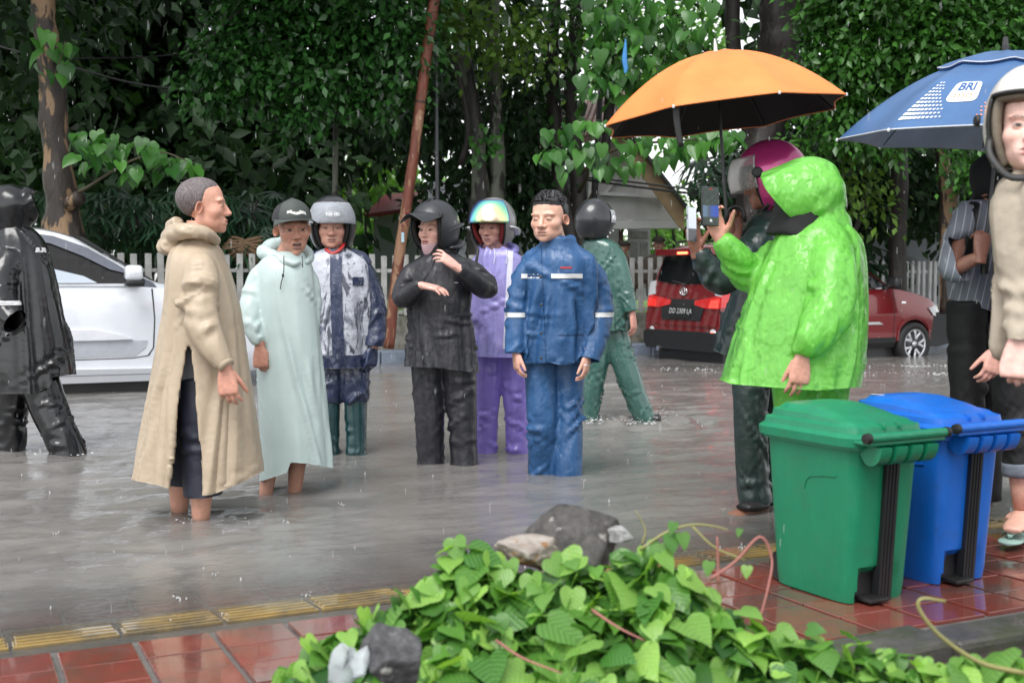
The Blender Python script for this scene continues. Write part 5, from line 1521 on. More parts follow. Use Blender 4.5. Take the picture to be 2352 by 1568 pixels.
    def hdisc(s, pos, nrm, r, th, mat, name='pivot', parent=None, n=18):
        v, f = lathe([(r, 0), (r, th * .6), (r * .8, th), (r * .3, th * .8)], n)
        z = np.array(nrm, float); z /= np.linalg.norm(z); x = np.cross((0, 0, 1), z); x = x / (np.linalg.norm(x) + 1e-9) if np.linalg.norm(x) > 1e-3 else np.array([1., 0, 0]); y = np.cross(z, x)
        v = v[:, [0]] * x + v[:, [1]] * y + v[:, [2]] * z + np.array(pos)
        return mesh_obj(name, s.H(v), f, mat, parent or s.hel, True)

# --- cloth materials
def m_cloth(name, col, rough=.45, wr=.5, scale=16, spec=.5, var=.15, coat=0.0, trans=0.0, alpha=1.0, sheen=0, dark=None):
    t = NT(name); p = t.coords('Object')
    n1 = t.noise(p, 3.5, 4, .6)
    col4 = (*col[:3], 1)
    c = t.mix(t.ramp(n1, [(.3, 0.0), (.7, 1.0)]), tuple(x * (1 - var) for x in col[:3]) + (1,), tuple(min(1, x * (1 + var)) for x in col[:3]) + (1,))
    t.P(Base_Color=c, Roughness=t.ramp(t.noise(p, 6, 3), [(.3, max(.05, rough - .1)), (.7, rough + .1)]))
    t.b.inputs['Specular IOR Level'].default_value = spec
    if coat: t.b.inputs['Coat Weight'].default_value = coat; t.b.inputs['Coat Roughness'].default_value = .12
    # creases: warped cell edges at two sizes, plus a soft ripple
    wv = t.node('ShaderNodeVectorMath', operation='ADD')
    nz = t.n.new('ShaderNodeTexNoise'); t.l.new(p, nz.inputs['Vector']); nz.inputs['Scale'].default_value = 5; nz.inputs['Detail'].default_value = 3
    mu = t.node('ShaderNodeVectorMath', operation='SCALE'); t.l.new(nz.outputs['Color'], mu.inputs[0]); mu.inputs['Scale'].default_value = .35
    t.l.new(p, wv.inputs[0]); t.l.new(mu.outputs[0], wv.inputs[1])
    q = wv.outputs[0]
    def facets(sc, stretch, rot):
        qq = t.map(q, stretch, rot)
        vo = t.voro(qq, sc)
        cc = t.node('ShaderNodeVectorMath', operation='SUBTRACT'); t.l.new(vo.outputs['Color'], cc.inputs[0]); cc.inputs[1].default_value = (.5, .5, .5)
        rel = t.node('ShaderNodeVectorMath', operation='SUBTRACT'); t.l.new(qq, rel.inputs[0]); t.l.new(vo.outputs['Position'], rel.inputs[1])
        dt = t.node('ShaderNodeVectorMath', operation='DOT_PRODUCT'); t.l.new(cc.outputs[0], dt.inputs[0]); t.l.new(rel.outputs[0], dt.inputs[1])
        return t.math('MULTIPLY', dt.outputs['Value'], sc * .6)
    h1 = facets(scale, (1, 1, .55), (.5, .3, .2)); h2 = facets(scale * 2.4, (1, 1, .7), (-.6, .4, 1.0))
    h = t.math('ADD', h1, t.math('MULTIPLY', h2, .42))
    h = t.math('ADD', h, t.math('MULTIPLY', t.noise(t.map(p, (1, 1, .5)), scale * .9, 3, .5), .9))
    nrm = t.bump(h, wr * .55, .05)
    nrm = t.bump(t.noise(p, 900, 2, .5), .05, .001, nrm)
    t.P(Normal=nrm)
    last = t.b.outputs[0]
    if trans:
        tl = t.n.new('ShaderNodeBsdfTranslucent'); t.l.new(c, tl.inputs[0]); t.l.new(nrm, tl.inputs['Normal'])
        mx = t.n.new('ShaderNodeMixShader'); mx.inputs[0].default_value = trans; t.l.new(last, mx.inputs[1]); t.l.new(tl.outputs[0], mx.inputs[2]); last = mx.outputs[0]
    if alpha < 1:
        tp = t.n.new('ShaderNodeBsdfTransparent'); tp.inputs[0].default_value = tuple(min(1, .35 + x) for x in col[:3]) + (1,)
        mx = t.n.new('ShaderNodeMixShader'); mx.inputs[0].default_value = alpha; t.l.new(tp.outputs[0], mx.inputs[1]); t.l.new(last, mx.inputs[2]); last = mx.outputs[0]
    t.l.new(last, t.out.inputs[0])
    return t.m
def m_gloss(name, col, rough=.2, coat=.6, flake=0, drops=.4, spec=.5, metal=0):
    t = NT(name); p = t.coords('Object')
    k = t.ramp(t.noise(p, 9, 4, .6), [(.3, .85), (.7, 1.12)])
    t.P(Base_Color=t.mix(1.0, (*col[:3], 1), k, blend='MULTIPLY'), Roughness=rough, Metallic=metal)
    t.b.inputs['Coat Weight'].default_value = coat; t.b.inputs['Coat Roughness'].default_value = .05
    t.b.inputs['Specular IOR Level'].default_value = spec
    d = t.voro(p, 120).outputs['Distance']
    t.P(Normal=t.bump(t.ramp(d, [(.05, 1.0), (.3, 0.0)]), drops * .5, .003)); return t.m
def m_clear(name, tint=(.9, .9, .92), opac=.25, drops=1.0, rough=.08):
    t = NT(name); p = t.coords('Object')
    d = t.voro(p, 150).outputs['Distance']; d2 = t.voro(p, 330).outputs['Distance']
    h = t.math('ADD', t.ramp(d, [(.10, 1.0), (.42, 0.0)]), t.math('MULTIPLY', t.ramp(d2, [(.1, 1.0), (.5, 0.0)]), .5))
    nr = t.bump(h, drops, .004)
    t.P(Base_Color=(*tint, 1), Roughness=rough, Normal=nr); t.b.inputs['Specular IOR Level'].default_value = .8
    tp = t.n.new('ShaderNodeBsdfTransparent'); tp.inputs[0].default_value = (*tint, 1)
    fr = t.n.new('ShaderNodeFresnel'); fr.inputs[0].default_value = 1.5; t.l.new(nr, fr.inputs['Normal'])
    fac = t.math('ADD', t.math('ADD', fr.outputs[0], opac), t.math('MULTIPLY', t.ramp(d, [(.1, 1.0), (.35, 0.0)]), .2 * drops * drops))
    mx = t.n.new('ShaderNodeMixShader'); t.l.new(fac, mx.inputs[0]); t.l.new(tp.outputs[0], mx.inputs[1]); t.l.new(t.b.outputs[0], mx.inputs[2])
    t.l.new(mx.outputs[0], t.out.inputs[0]); return t.m
M_hair_black = None
def m_hair(name, c1, c2, rough=.45):
    t = NT(name); p = t.coords('Object')
    k = t.noise(t.map(p, (380, 120, 60)), 1.0, 3, .7)
    t.P(Base_Color=t.mix(t.ramp(k, [(.35, 0.0), (.68, 1.0)]), (*c1, 1), (*c2, 1)), Roughness=rough)
    t.P(Normal=t.bump(k, .9, .004)); return t.m
M_lining = plain('helmet_lining', (.012, .012, .013), .8, bump=.2)
M_rubber = plain('black_rubber', (.012, .012, .012), .5)
M_reflect = plain('reflective_tape', (.62, .63, .64), .35, var=.1)
# ------------------------------------------------------------------ the people one by one
def lat(yaw): return (math.cos(R(yaw)), math.sin(R(yaw)), 0)
class Fig:
    """pixel-to-metre helper for one person standing at distance d"""
    def __init__(s, d): s.d = d; s.s = FPX / d
    def J(s, x, y, dy=0.0): return np.array(W(x, y, s.d + dy))
    def trunk(s, rows, yaw=0, A=.012, k=2.2, kz=1.1, n=40, power=2.3, **kw):
        return dict(pts=[s.J(r[0], r[1], r[4] if len(r) > 4 else 0) for r in rows], rad=[(r[2] / s.s, r[3]) for r in rows], hint=lat(yaw), kind='trunk', A=A, k=k, kz=kz, n=n, power=power, fixed=(0, 0, 1), **kw)
    def limb(s, rows, A=.008, k=12, flat=1.0, **kw):
        if rows[0][1] < 640: rows = [(q[0], q[1], q[2] * (.86 if j else 1.0), *q[3:]) for j, q in enumerate(rows)]   # sleeves hang close to the arm
        return dict(pts=[s.J(r[0], r[1], r[3] if len(r) > 3 else 0) for r in rows], rad=[(r[2] / s.s, r[2] / s.s * flat) for r in rows], A=A, k=k, n=22, **kw)
def bent(*a): return np.array(a, float)

def hair_mask(front=.055, side=.02, back=-.06, temple=.05):
    def m(v):
        x, y, z = v[:, 0], v[:, 1], v[:, 2]
        ax = np.abs(x) * 14
        line = np.interp(y, [-.10, -.070, -.045, -.022, -.004, .02, .05, .08], [front, front - .004 * 1, front - .012, side + .022, side - .030, -.012, back * .7, back])
        line = line + .0035 * fbm(v, 140, 2, 8)
        return np.clip((z - line) / .022, 0, 1)
    return m

# ---- man in the blue rain suit
def blue_man():
    F = Fig(6.64); J = F.J
    p = Person((J(1275, 1091)[0], 6.64, -.2), 'bareheaded man in blue rain suit with white reflective stripes facing left', skin=srgb(205, 152, 124))
    p.head(J(1262, 501, -.02), yaw=-27, pitch=5, roll=0, scale=1.13, wide=1.08, eye=.42, cheek=1.02, jaw=1.14, nose=1.12, browt=.003, lip=(.30, .12, .10), stubble=.08)
    mk = hair_mask(.068, .034, -.07)
    Mh = m_hair('wet_black_hair', (.006, .006, .007), (.05, .05, .055), .3)
    p.hair(mk, .016, Mh, amp=.5, mod=lambda v: .55 + .9 * np.clip((v[:, 2] - .05) / .06, 0, 1))
    # wet spikes combed up and forward
    mb = MB(); r = np.random.default_rng(5)
    idx = np.where(mk(p.hv) > .6)[0]; idx = r.choice(idx[p.hv[idx, 2] > .058], 420)
    for i in idx:
        a = p.hv[i]; n = a - np.array([0, 0, 0.0]); n = n / np.linalg.norm(n)
        d = n * .7 + np.array([r.normal(0, .25), -1.0 + r.normal(0, .2), .25]); d /= np.linalg.norm(d)
        b = a + n * .010; L = r.uniform(.008, .017)
        v, f = loft([b - d * .004, b + d * L * .6 + n * .002, b + d * L], [(.0026, .0018), (.0020, .0014), (.0003, .0003)], n=4, sub=1)
        mb.add(p.H(v), f)
    mb.build('hair_tufts', Mh, p.e, smooth=True)
    p.neck(J(1280, 575, .03), .06)
    M = m_cloth('blue_nylon', (.022, .085, .215), .46, wr=1.0, scale=9, var=.15)
    par = [F.trunk([(1283, 543, 38, .094, .0), (1284, 562, 42, .10, .01), (1285, 580, 62, .105), (1286, 598, 84, .125), (1284, 645, 86, .14), (1280, 720, 82, .15), (1276, 800, 83, .15), (1276, 875, 84, .15)], yaw=-14, A=.030, k=1.9, kz=2.2, a0=.4, cross=.5),
           F.limb([(1236, 612, 26, .0), (1212, 625, 33, -.01), (1200, 655, 33, -.02), (1190, 705, 32, -.03), (1184, 770, 29, -.06), (1183, 803, 27, -.08), (1183, 820, 27, -.085)], A=.018, k=10, open=True),
           F.limb([(1330, 615, 28, .02), (1356, 628, 35, .03), (1370, 660, 36, .03), (1378, 715, 36, .02), (1366, 780, 33, -.06), (1352, 818, 31, -.10), (1348, 834, 31, -.11)], A=.018, k=10, open=True)]
    hz = J(1276, 831)[2]
    g = p.garment('jacket', par, M, hem=lambda v: hz + .006 * np.sin(v[:, 0] * 40), seed=3, crinkle=.001, cs=15)
    leg = lambda x0, x1, s_: F.limb([(x0, 815, 40, .02 + .05 * s_), (x0 + (x1 - x0) * .3, 900, 35, .0 + .05 * s_), (x0 + (x1 - x0) * .6, 980, 33, -.03 + .04 * s_), (x1, 1060, 34, .02 - .05 * s_), (x1, 1120, 34, .02 - .05 * s_), (x1, 1180, 33, .02 - .05 * s_)], A=.022, k=7, joint=.5)
    p.garment('trousers', [leg(1241, 1246, 0), leg(1307, 1304, 1)], M, seed=9, crinkle=.001, cs=14)
    # stripes, placket, snaps, pocket flap, chest mark
    zc = J(1276, 634)[2]
    xa = J(1254, 634)[0]
    for (x0, x1, t) in ((1197, 1240, -.0), (1264, 1335, .0)):
        a, b = J(x0, 634)[0], J(x1, 634)[0]
        p.patch(g, 'reflective_stripe', [((0, 0, zc - .0125), (0, 0, 1)), ((0, 0, zc + .0125), (0, 0, -1)), ((a, 0, 0), (1, 0, 0)), ((b, 0, 0), (-1, 0, 0))], M_reflect, .006, bones=[0, 1], facing=(0, -1, 0))
    for bone, y in ((1, 722), (2, 722)):
        z = J(1276, y)[2]
        p.patch(g, 'reflective_stripe', [((0, 0, z - .013), (0, 0, 1)), ((0, 0, z + .013), (0, 0, -1))], M_reflect, .003, bones=[bone])
    a, b = J(1228, 700)[0], J(1262, 700)[0]
    pl = p.patch(g, 'placket', [((a, 0, 0), (1, 0, .04)), ((b, 0, 0), (-1, 0, -.04)), ((0, 0, hz + .004), (0, 0, 1)), ((0, 0, J(0, 565)[2]), (0, 0, -1))], M, .006, bones=[0], facing=(0, -1, 0))
    for y in (636, 700, 765, 822):
        q = J(1243, y, -.165 if y > 640 else -.15)
        v, f = lathe([(.008, 0), (.008, .004), (.004, .006)], 10, 'y'); mesh_obj('snap', v * (1, -1, 1) + q, [w[::-1] for w in f], M_dark, p.e)
    for x0, x1 in ((1280, 1340), (1200, 1226)):
        a, b = J(x0, 0)[0], J(x1, 0)[0]
        p.patch(g, 'pocket_flap', [((a, 0, 0), (1, 0, 0)), ((b, 0, 0), (-1, 0, 0)), ((0, 0, J(0, 765)[2]), (0, 0, 1)), ((0, 0, J(0, 735)[2]), (0, 0, -1))], M, .007, bones=[0], facing=(0, -1, 0))
    a, b = J(1286, 0)[0], J(1312, 0)[0]; z = J(0, 615)[2]
    p.patch(g, 'chest_mark', [((a, 0, 0), (1, 0, 0)), ((b, 0, 0), (-1, 0, 0)), ((0, 0, z - .005), (0, 0, 1)), ((0, 0, z + .005), (0, 0, -1))], M_redpaint, .003, bones=[0], facing=(0, -1, 0))
    # hands
    p.hand(J(1185, 806, -.09), (.06, -.10, -1), (1, .35, 0), 1, 1.0, curl=(22, 32, 20), thumb=(28, 10, 10))
    p.hand(J(1350, 812, -.12), (-.12, -.12, -1), (-.9, .3, 0), -1, 1.04, curl=(18, 34, 22), thumb=(25, 10, 12))
    v, f = loft([J(1345, 838, -.2) + np.array([math.cos(a) * .0105, math.sin(a) * .0105, 0]) for a in np.linspace(0, 2 * PI, 13)], [(.002, .003)] * 13, n=6, sub=1)
    mesh_obj('ring', v, f, M_reflect, p.e)
    p.frame(J(1284, 650), J(1276, 830), [(J(1222, 600), J(1190, 705, -.03), J(1185, 806, -.09)), (J(1345, 600, .02), J(1378, 715, .02), J(1350, 812, -.12))],
            [(J(1246, 850), J(1246, 980), J(1250, 1150)), (J(1306, 850, .07), J(1306, 980, .03), J(1304, 1150))], rl=.042)
    p.finish()
blue_man()
def sheet_ring(F, rows, slit, side=-PI / 2, th=.014, n=56):
    """poncho: rows (xl, xr, y, depth); open slit of growing half-angle on the near side; closed thick shell"""
    outs, ins = [], []
    for (xl, xr, y, b), gap in zip(rows, slit):
        cx = (xl + xr) / 2; a = (xr - xl) / 2 / F.s; c = F.J(cx, y)
        t = np.linspace(side + gap, side + 2 * PI - gap, n)
        o = np.stack([c[0] + a * np.cos(t), c[1] + b * np.sin(t), np.full(n, c[2])], 1)
        i = np.stack([c[0] + (a - th) * np.cos(t), c[1] + (b - th) * np.sin(t), np.full(n, c[2])], 1)
        outs.append(o); ins.append(i)
    k = len(rows); O = np.concatenate(outs); I = np.concatenate(ins); m = len(O)
    f = []
    for r in range(k - 1):
        for j in range(n - 1):
            a = r * n + j
            f.append((a, a + 1, a + 1 + n, a + n)); f.append((m + a + n, m + a + n + 1, m + a + 1, m + a))
        f.append((r * n, (r + 1) * n, m + (r + 1) * n, m + r * n)); e = r * n + n - 1
        f.append((e + n, e, m + e, m + e + n))
    for j in range(n - 1):
        f.append((j + 1, j, m + j, m + j + 1)); e = (k - 1) * n + j; f.append((e, e + 1, m + e + 1, m + e))
    return np.concatenate([O, I]), f
def dens(rows, slit, sub=5):
    return [tuple(r) for r in catmull(rows, sub)], list(np.maximum(catmull([(s_,) for s_ in slit], sub)[:, 0], .012))

# ---- man in the tan poncho, seen from the side
def tan_man():
    F = Fig(5.44); J = F.J
    p = Person((J(450, 1190)[0], 5.44, -.12), 'grey-haired man in a long tan poncho and dark shorts seen from the side', skin=srgb(198, 140, 112))
    p.head(J(466, 474), yaw=98, pitch=-2, scale=1.08, fold=.8, jaw=.98, cheek=1.02, browc=(.12, .1, .09), eye=.8)
    Mh = m_hair('grey_buzzed_hair', (.05, .042, .045), (.26, .22, .22), .6)
    p.hair(hair_mask(.080, .035, -.075), .0055, Mh, amp=.25)
    M = m_cloth('tan_poncho_cloth', (.43, .345, .25), .42, wr=.6, scale=7, var=.06)
    rows = [(408, 492, 566, .10), (392, 508, 585, .17), (386, 526, 630, .205), (380, 545, 700, .215), (366, 560, 780, .22), (350, 575, 870, .23), (328, 592, 980, .24), (306, 608, 1100, .25), (294, 617, 1180, .255)]
    slit = [.012, .012, .012, .012, .03, .13, .20, .25, .27]
    dr, ds = dens(rows, slit)
    path = [J((r[0] + r[1]) / 2, r[2]) for r in rows]
    trunk = dict(mesh=sheet_ring(F, dr, ds), pts=path, rad=[((r[1] - r[0]) / 2 / F.s, r[3]) for r in rows], hint=(1, 0, 0), kind='trunk', A=.022, k=2.4, kz=1.0, a0=.12, cross=.12, cr=.28, nc=4)
    yoke = dict(pts=[J(452, 530), J(452, 556), J(451, 580), J(452, 620)], rad=[(.085, .075), (.09, .085), (.115, .16), (.132, .19)], hint=(1, 0, 0), kind='trunk', A=.006, fixed=(0, 0, 1), n=40)
    sl = F.limb([(458, 605, 34, -.13), (462, 640, 46, -.19), (458, 700, 48, -.22), (468, 752, 44, -.25), (492, 800, 34, -.27), (510, 828, 25, -.28), (517, 838, 22, -.28)], A=.022, k=10, joint=.55, open=.012)
    far = F.limb([(470, 610, 30, .13), (490, 650, 40, .17), (500, 720, 38, .16), (520, 790, 30, .12)], A=.01)
    def hem(v):
        x = (v[:, 0] / v[:, 1]) * FPX + CX
        y = np.interp(x, [290, 303, 360, 425, 445, 480, 500, 560, 608, 620], [1102, 1106, 1118, 1140, 1142, 1140, 1132, 1106, 1080, 1074])
        return CAM_H - (y - HOR) / FPX * v[:, 1]
    p.garment('poncho', [trunk, yoke, sl, far], M, voxel=.0085, smooth=3, hem=hem, seed=5, crinkle=.0012, cs=18)
    # gathered hood lying behind the neck
    h1 = dict(pts=[J(500, 556, -.03), J(474, 536, -.105), J(430, 530, -.12), (J(398, 540, -.05)), J(392, 548, .05), J(430, 530, .12), J(480, 540, .1)], rad=[(.02, .02), (.026, .03), (.036, .038), (.042, .04), (.038, .038), (.03, .03), (.02, .02)], A=.008, k=9, n=22)
    h2 = dict(pts=[J(408, 506, -.06), J(400, 520, 0), J(410, 508, .06)], rad=[(.026, .022), (.04, .034), (.026, .022)], A=.007, k=9, n=18)
    h3 = dict(pts=[J(388, 566, -.08), J(384, 566, 0), J(390, 566, .08)], rad=[(.03, .03), (.045, .04), (.03, .03)], A=.007, k=9, n=18)
    p.garment('hood', [h1, h2, h3], M, voxel=.007, smooth=3, seed=11, crinkle=.002, cs=24)
    # cuff band
    a, b = J(505, 822, -.275), J(522, 842, -.285)
    v, f = loft([a, (a + b) / 2, b], [(.047, .040), (.043, .038), (.041, .036)], n=24, sub=2, hint=(0, 1, 0)); mesh_obj('cuff', v, f, M, p.e, True)
    p.hand(J(518, 846, -.27), (.13, -.06, -1), (.1, 1, 0), 1, 1.12, curl=(26, 34, 18), spread=5, thumb=(30, 30, 15))
    # shirt tail and shorts seen through the slit
    Ms = plain('grey_shirt', (.26, .26, .29), .8); Mn = m_cloth('navy_shorts', (.018, .021, .036), .6, wr=.4, scale=10)
    p.garment('shirt', [F.trunk([(455, 760, 60, .12), (455, 850, 66, .13), (457, 930, 66, .13)], A=.012)], Ms, voxel=.012, hem=lambda v: np.full(len(v), J(455, 908)[2]), seed=2)
    p.garment('shorts', [F.limb([(455, 870, 50, -.05), (460, 960, 48, -.07), (464, 1060, 46, -.07), (466, 1130, 44, -.08), (467, 1150, 43, -.08)], A=.014, k=6, open=.03), F.limb([(440, 870, 46, .08), (425, 980, 44, .10), (414, 1100, 40, .10), (412, 1125, 38, .10)], A=.012, k=6, open=.03)], Mn, voxel=.011, seed=8)
    p.frame(J(455, 660), J(452, 850), [(J(458, 610, -.12), J(462, 720, -.2), J(517, 842, -.275)), (J(470, 615, .12), J(500, 720, .16), J(520, 790, .12))],
            [(J(458, 900, -.06), J(464, 1060, -.07), J(461, 1210, -.06), (1, .05, 0)), (J(440, 900, .08), J(414, 1080, .1), J(412, 1180, .1), (-.5, -.3, 0))], rl=.066)
    p.finish()
tan_man()

# ---- man in mint poncho and cap
def mint_man():
    F = Fig(6.1); J = F.J
    p = Person((J(670, 1120)[0], 6.1, -.12), 'man in a grey cap and long mint-green poncho speaking with open mouth', skin=srgb(178, 124, 98))
    p.head(J(672, 525, -.02), yaw=22, pitch=6, roll=-3, scale=1.05, fold=1.5, open=.8, teeth=1, jaw=.92, cheek=1.08, nose=1.18, eye=1.05, brow=1.3, browt=.0024, browa=.6, lip=(.22, .09, .075), tall=1.03)
    p.hair(hair_mask(.05, .025, -.065), .006, m_hair('dark_grey_hair', (.02, .018, .018), (.09, .08, .08)), amp=.3)
    Mc = m_cloth('cap_twill', (.055, .065, .062), .7, wr=.15, scale=10); Mc2 = m_cloth('cap_mesh', (.028, .03, .034), .8, wr=.2, scale=30)
    # cap: crown, bill, front print
    n1, n2 = 40, 14
    v = []
    for j in range(n2 + 1):
        e = j / n2 * PI / 2
        for i in range(n1):
            a = 2 * PI * i / n1
            fr = max(0, math.cos(a - -PI / 2))
            r = np.array([.094 * math.cos(a), .110 * math.sin(a), 0]) * (math.cos(e) ** (.62 + .1 * fr))
            v.append((r[0], r[1] + .006, .047 + .016 * (1 - math.cos(a + PI / 2)) * -.5 + (.088 + .012 * fr) * math.sin(e)))
    f = [(j * n1 + i, j * n1 + (i + 1) % n1, (j + 1) * n1 + (i + 1) % n1, (j + 1) * n1 + i) for j in range(n2) for i in range(n1)]
    midx = [1 if not (PI * 1.2 < (2 * PI * ((q[0] % n1) + .5) / n1) < PI * 1.8) else 0 for q in f]
    cap = mesh_obj('cap', p.H(v), f, [Mc, Mc2], p.e, True, midx)
    bv = []
    for k in range(9):
        t = k / 8
        for i in range(21):
            a = -PI / 2 + (i / 20 - .5) * PI * .84
            r0 = np.array([.093 * math.cos(a), .112 * math.sin(a) + .004, .048])
            out = .072 * math.cos((i / 20 - .5) * PI * .92) ** .6
            bv.append(r0 + np.array([math.cos(a) * .5 * out * t, -out * t, -.010 * t - .030 * t * abs(i / 10 - 1) ** 2 + .014 * t * (1 - abs(i / 10 - 1) ** 2)]))
    bf = [(k * 21 + i, k * 21 + i + 1, (k + 1) * 21 + i + 1, (k + 1) * 21 + i) for k in range(8) for i in range(20)]
    bv, bf = evaluated(bv, bf, [('SOLIDIFY', dict(thickness=.004, offset=0))]); mesh_obj('bill', p.H(bv), bf, Mc, cap, True)
    def oncap(x, z):
        a = -PI / 2 + x / .1; e = math.asin(min(.98, max(.02, (z - .039) / .100)))
        fr = max(0, math.cos(a + PI / 2)); r = np.array([.094 * math.cos(a), .110 * math.sin(a)]) * (math.cos(e) ** (.62 + .1 * fr)) * 1.035
        return (r[0], r[1] + .006, z)
    mb = MB(); ww = np.linspace(-.048, .056, 22)
    for i in range(21):
        for (z0, z1) in ((.0, 1),):
            x0, x1 = ww[i], ww[i + 1]
            h = lambda x: (.096 - (x / .07) ** 2 * .012 - .1 * max(0, x)); l = lambda x: .076 - .004 * math.cos(x * 90) - .12 * max(0, x)
            mb.add([oncap(x0, l(x0)), oncap(x1, l(x1)), oncap(x1, h(x1)), oncap(x0, h(x0))], [(0, 1, 2, 3)])
    Mw = plain('white_print', (.6, .6, .58), .7, var=.25, scale=60)
    mesh_obj('front_print', p.H(mb.V()), mb.f, Mw, cap, True)
    M = m_cloth('mint_poncho_pvc', (.47, .575, .56), .38, wr=.32, scale=6, var=.06)
    par = [F.trunk([(660, 578, 36, .085), (656, 590, 46, .11), (655, 605, 60, .13), (655, 640, 66, .155), (658, 720, 70, .17), (664, 820, 74, .18), (671, 920, 76, .19), (678, 1020, 78, .20), (680, 1120, 82, .21)], yaw=8, A=.030, k=2.6, kz=.5, a0=.06, cross=.08, cr=.25, nc=2),
           F.limb([(622, 622, 24, -.0), (600, 634, 31, -.03), (582, 680, 31, -.07), (574, 725, 29, -.12), (583, 760, 24, -.16), (592, 783, 18, -.17), (595, 790, 15, -.17)], A=.016, k=10, joint=.6),
           F.limb([(694, 628, 22, .0), (712, 645, 24, .02), (718, 700, 24, .02), (712, 770, 22, -.02)], A=.008)]
    def hem(v):
        x = (v[:, 0] / v[:, 1]) * FPX + CX
        y = np.interp(x, [580, 600, 655, 664, 700, 757, 770], [1110, 1106, 1088, 1064, 1066, 1076, 1078])
        return CAM_H - (y - HOR) / FPX * v[:, 1]
    g = p.garment('poncho', par, M, voxel=.0095, hem=hem, seed=21, crinkle=.0007, cs=14)
    hd = [dict(pts=[J(690, 600, -.10), J(672, 606, -.13), J(640, 592, -.09), J(610, 580, .02), J(630, 566, .12), J(670, 566, .14), J(704, 580, .10), J(712, 594, .0), J(704, 602, -.08)], rad=[(.012, .014), (.016, .018), (.025, .028), (.038, .036), (.046, .046), (.046, .046), (.034, .032), (.02, .024), (.012, .014)], A=.010, k=9, n=20)]
    p.garment('hood', hd, M, voxel=.008, seed=4, crinkle=.001)
    for x, y0, y1, dx in ((711, 600, 0, 0),): pass
    mb = MB()
    mb.tube([J(652, 588, -.16), J(652, 620, -.175), J(650, 636, -.178), J(646, 648, -.18), J(644, 664, -.18)], .0026, 6)
    mb.build('drawcord', M_dark, p.e)
    mb = MB(); mb.tube([J(694, 588, -.14), J(695, 602, -.152), J(695, 614, -.155)], .0026, 6); mb.build('drawcord', M_dark, p.e)
    v, f = lathe([(.004, -.008), (.006, -.004), (.006, .006), (.003, .009)], 10); mesh_obj('cord_lock', v + J(650, 633, -.182), f, M_dark, p.e)
    p.hand(J(597, 797, -.17), (.06, -.08, -1), (.15, 1, 0), 1, 1.0, curl=(48, 40, 25), spread=2, thumb=(18, 30, 20))
    p.neck(J(668, 590, .02), .05)
    p.frame(J(658, 650), J(665, 840), [(J(606, 630), J(578, 720, -.1), J(597, 797, -.17)), (J(706, 630), J(716, 700), J(712, 770))],
            [(J(640, 860), J(630, 990), J(606, 1165, -.1), (-.2, -1, 0)), (J(690, 860), J(690, 990), J(672, 1175), (.9, -.4, 0))], rl=.055)
    p.finish()
mint_man()

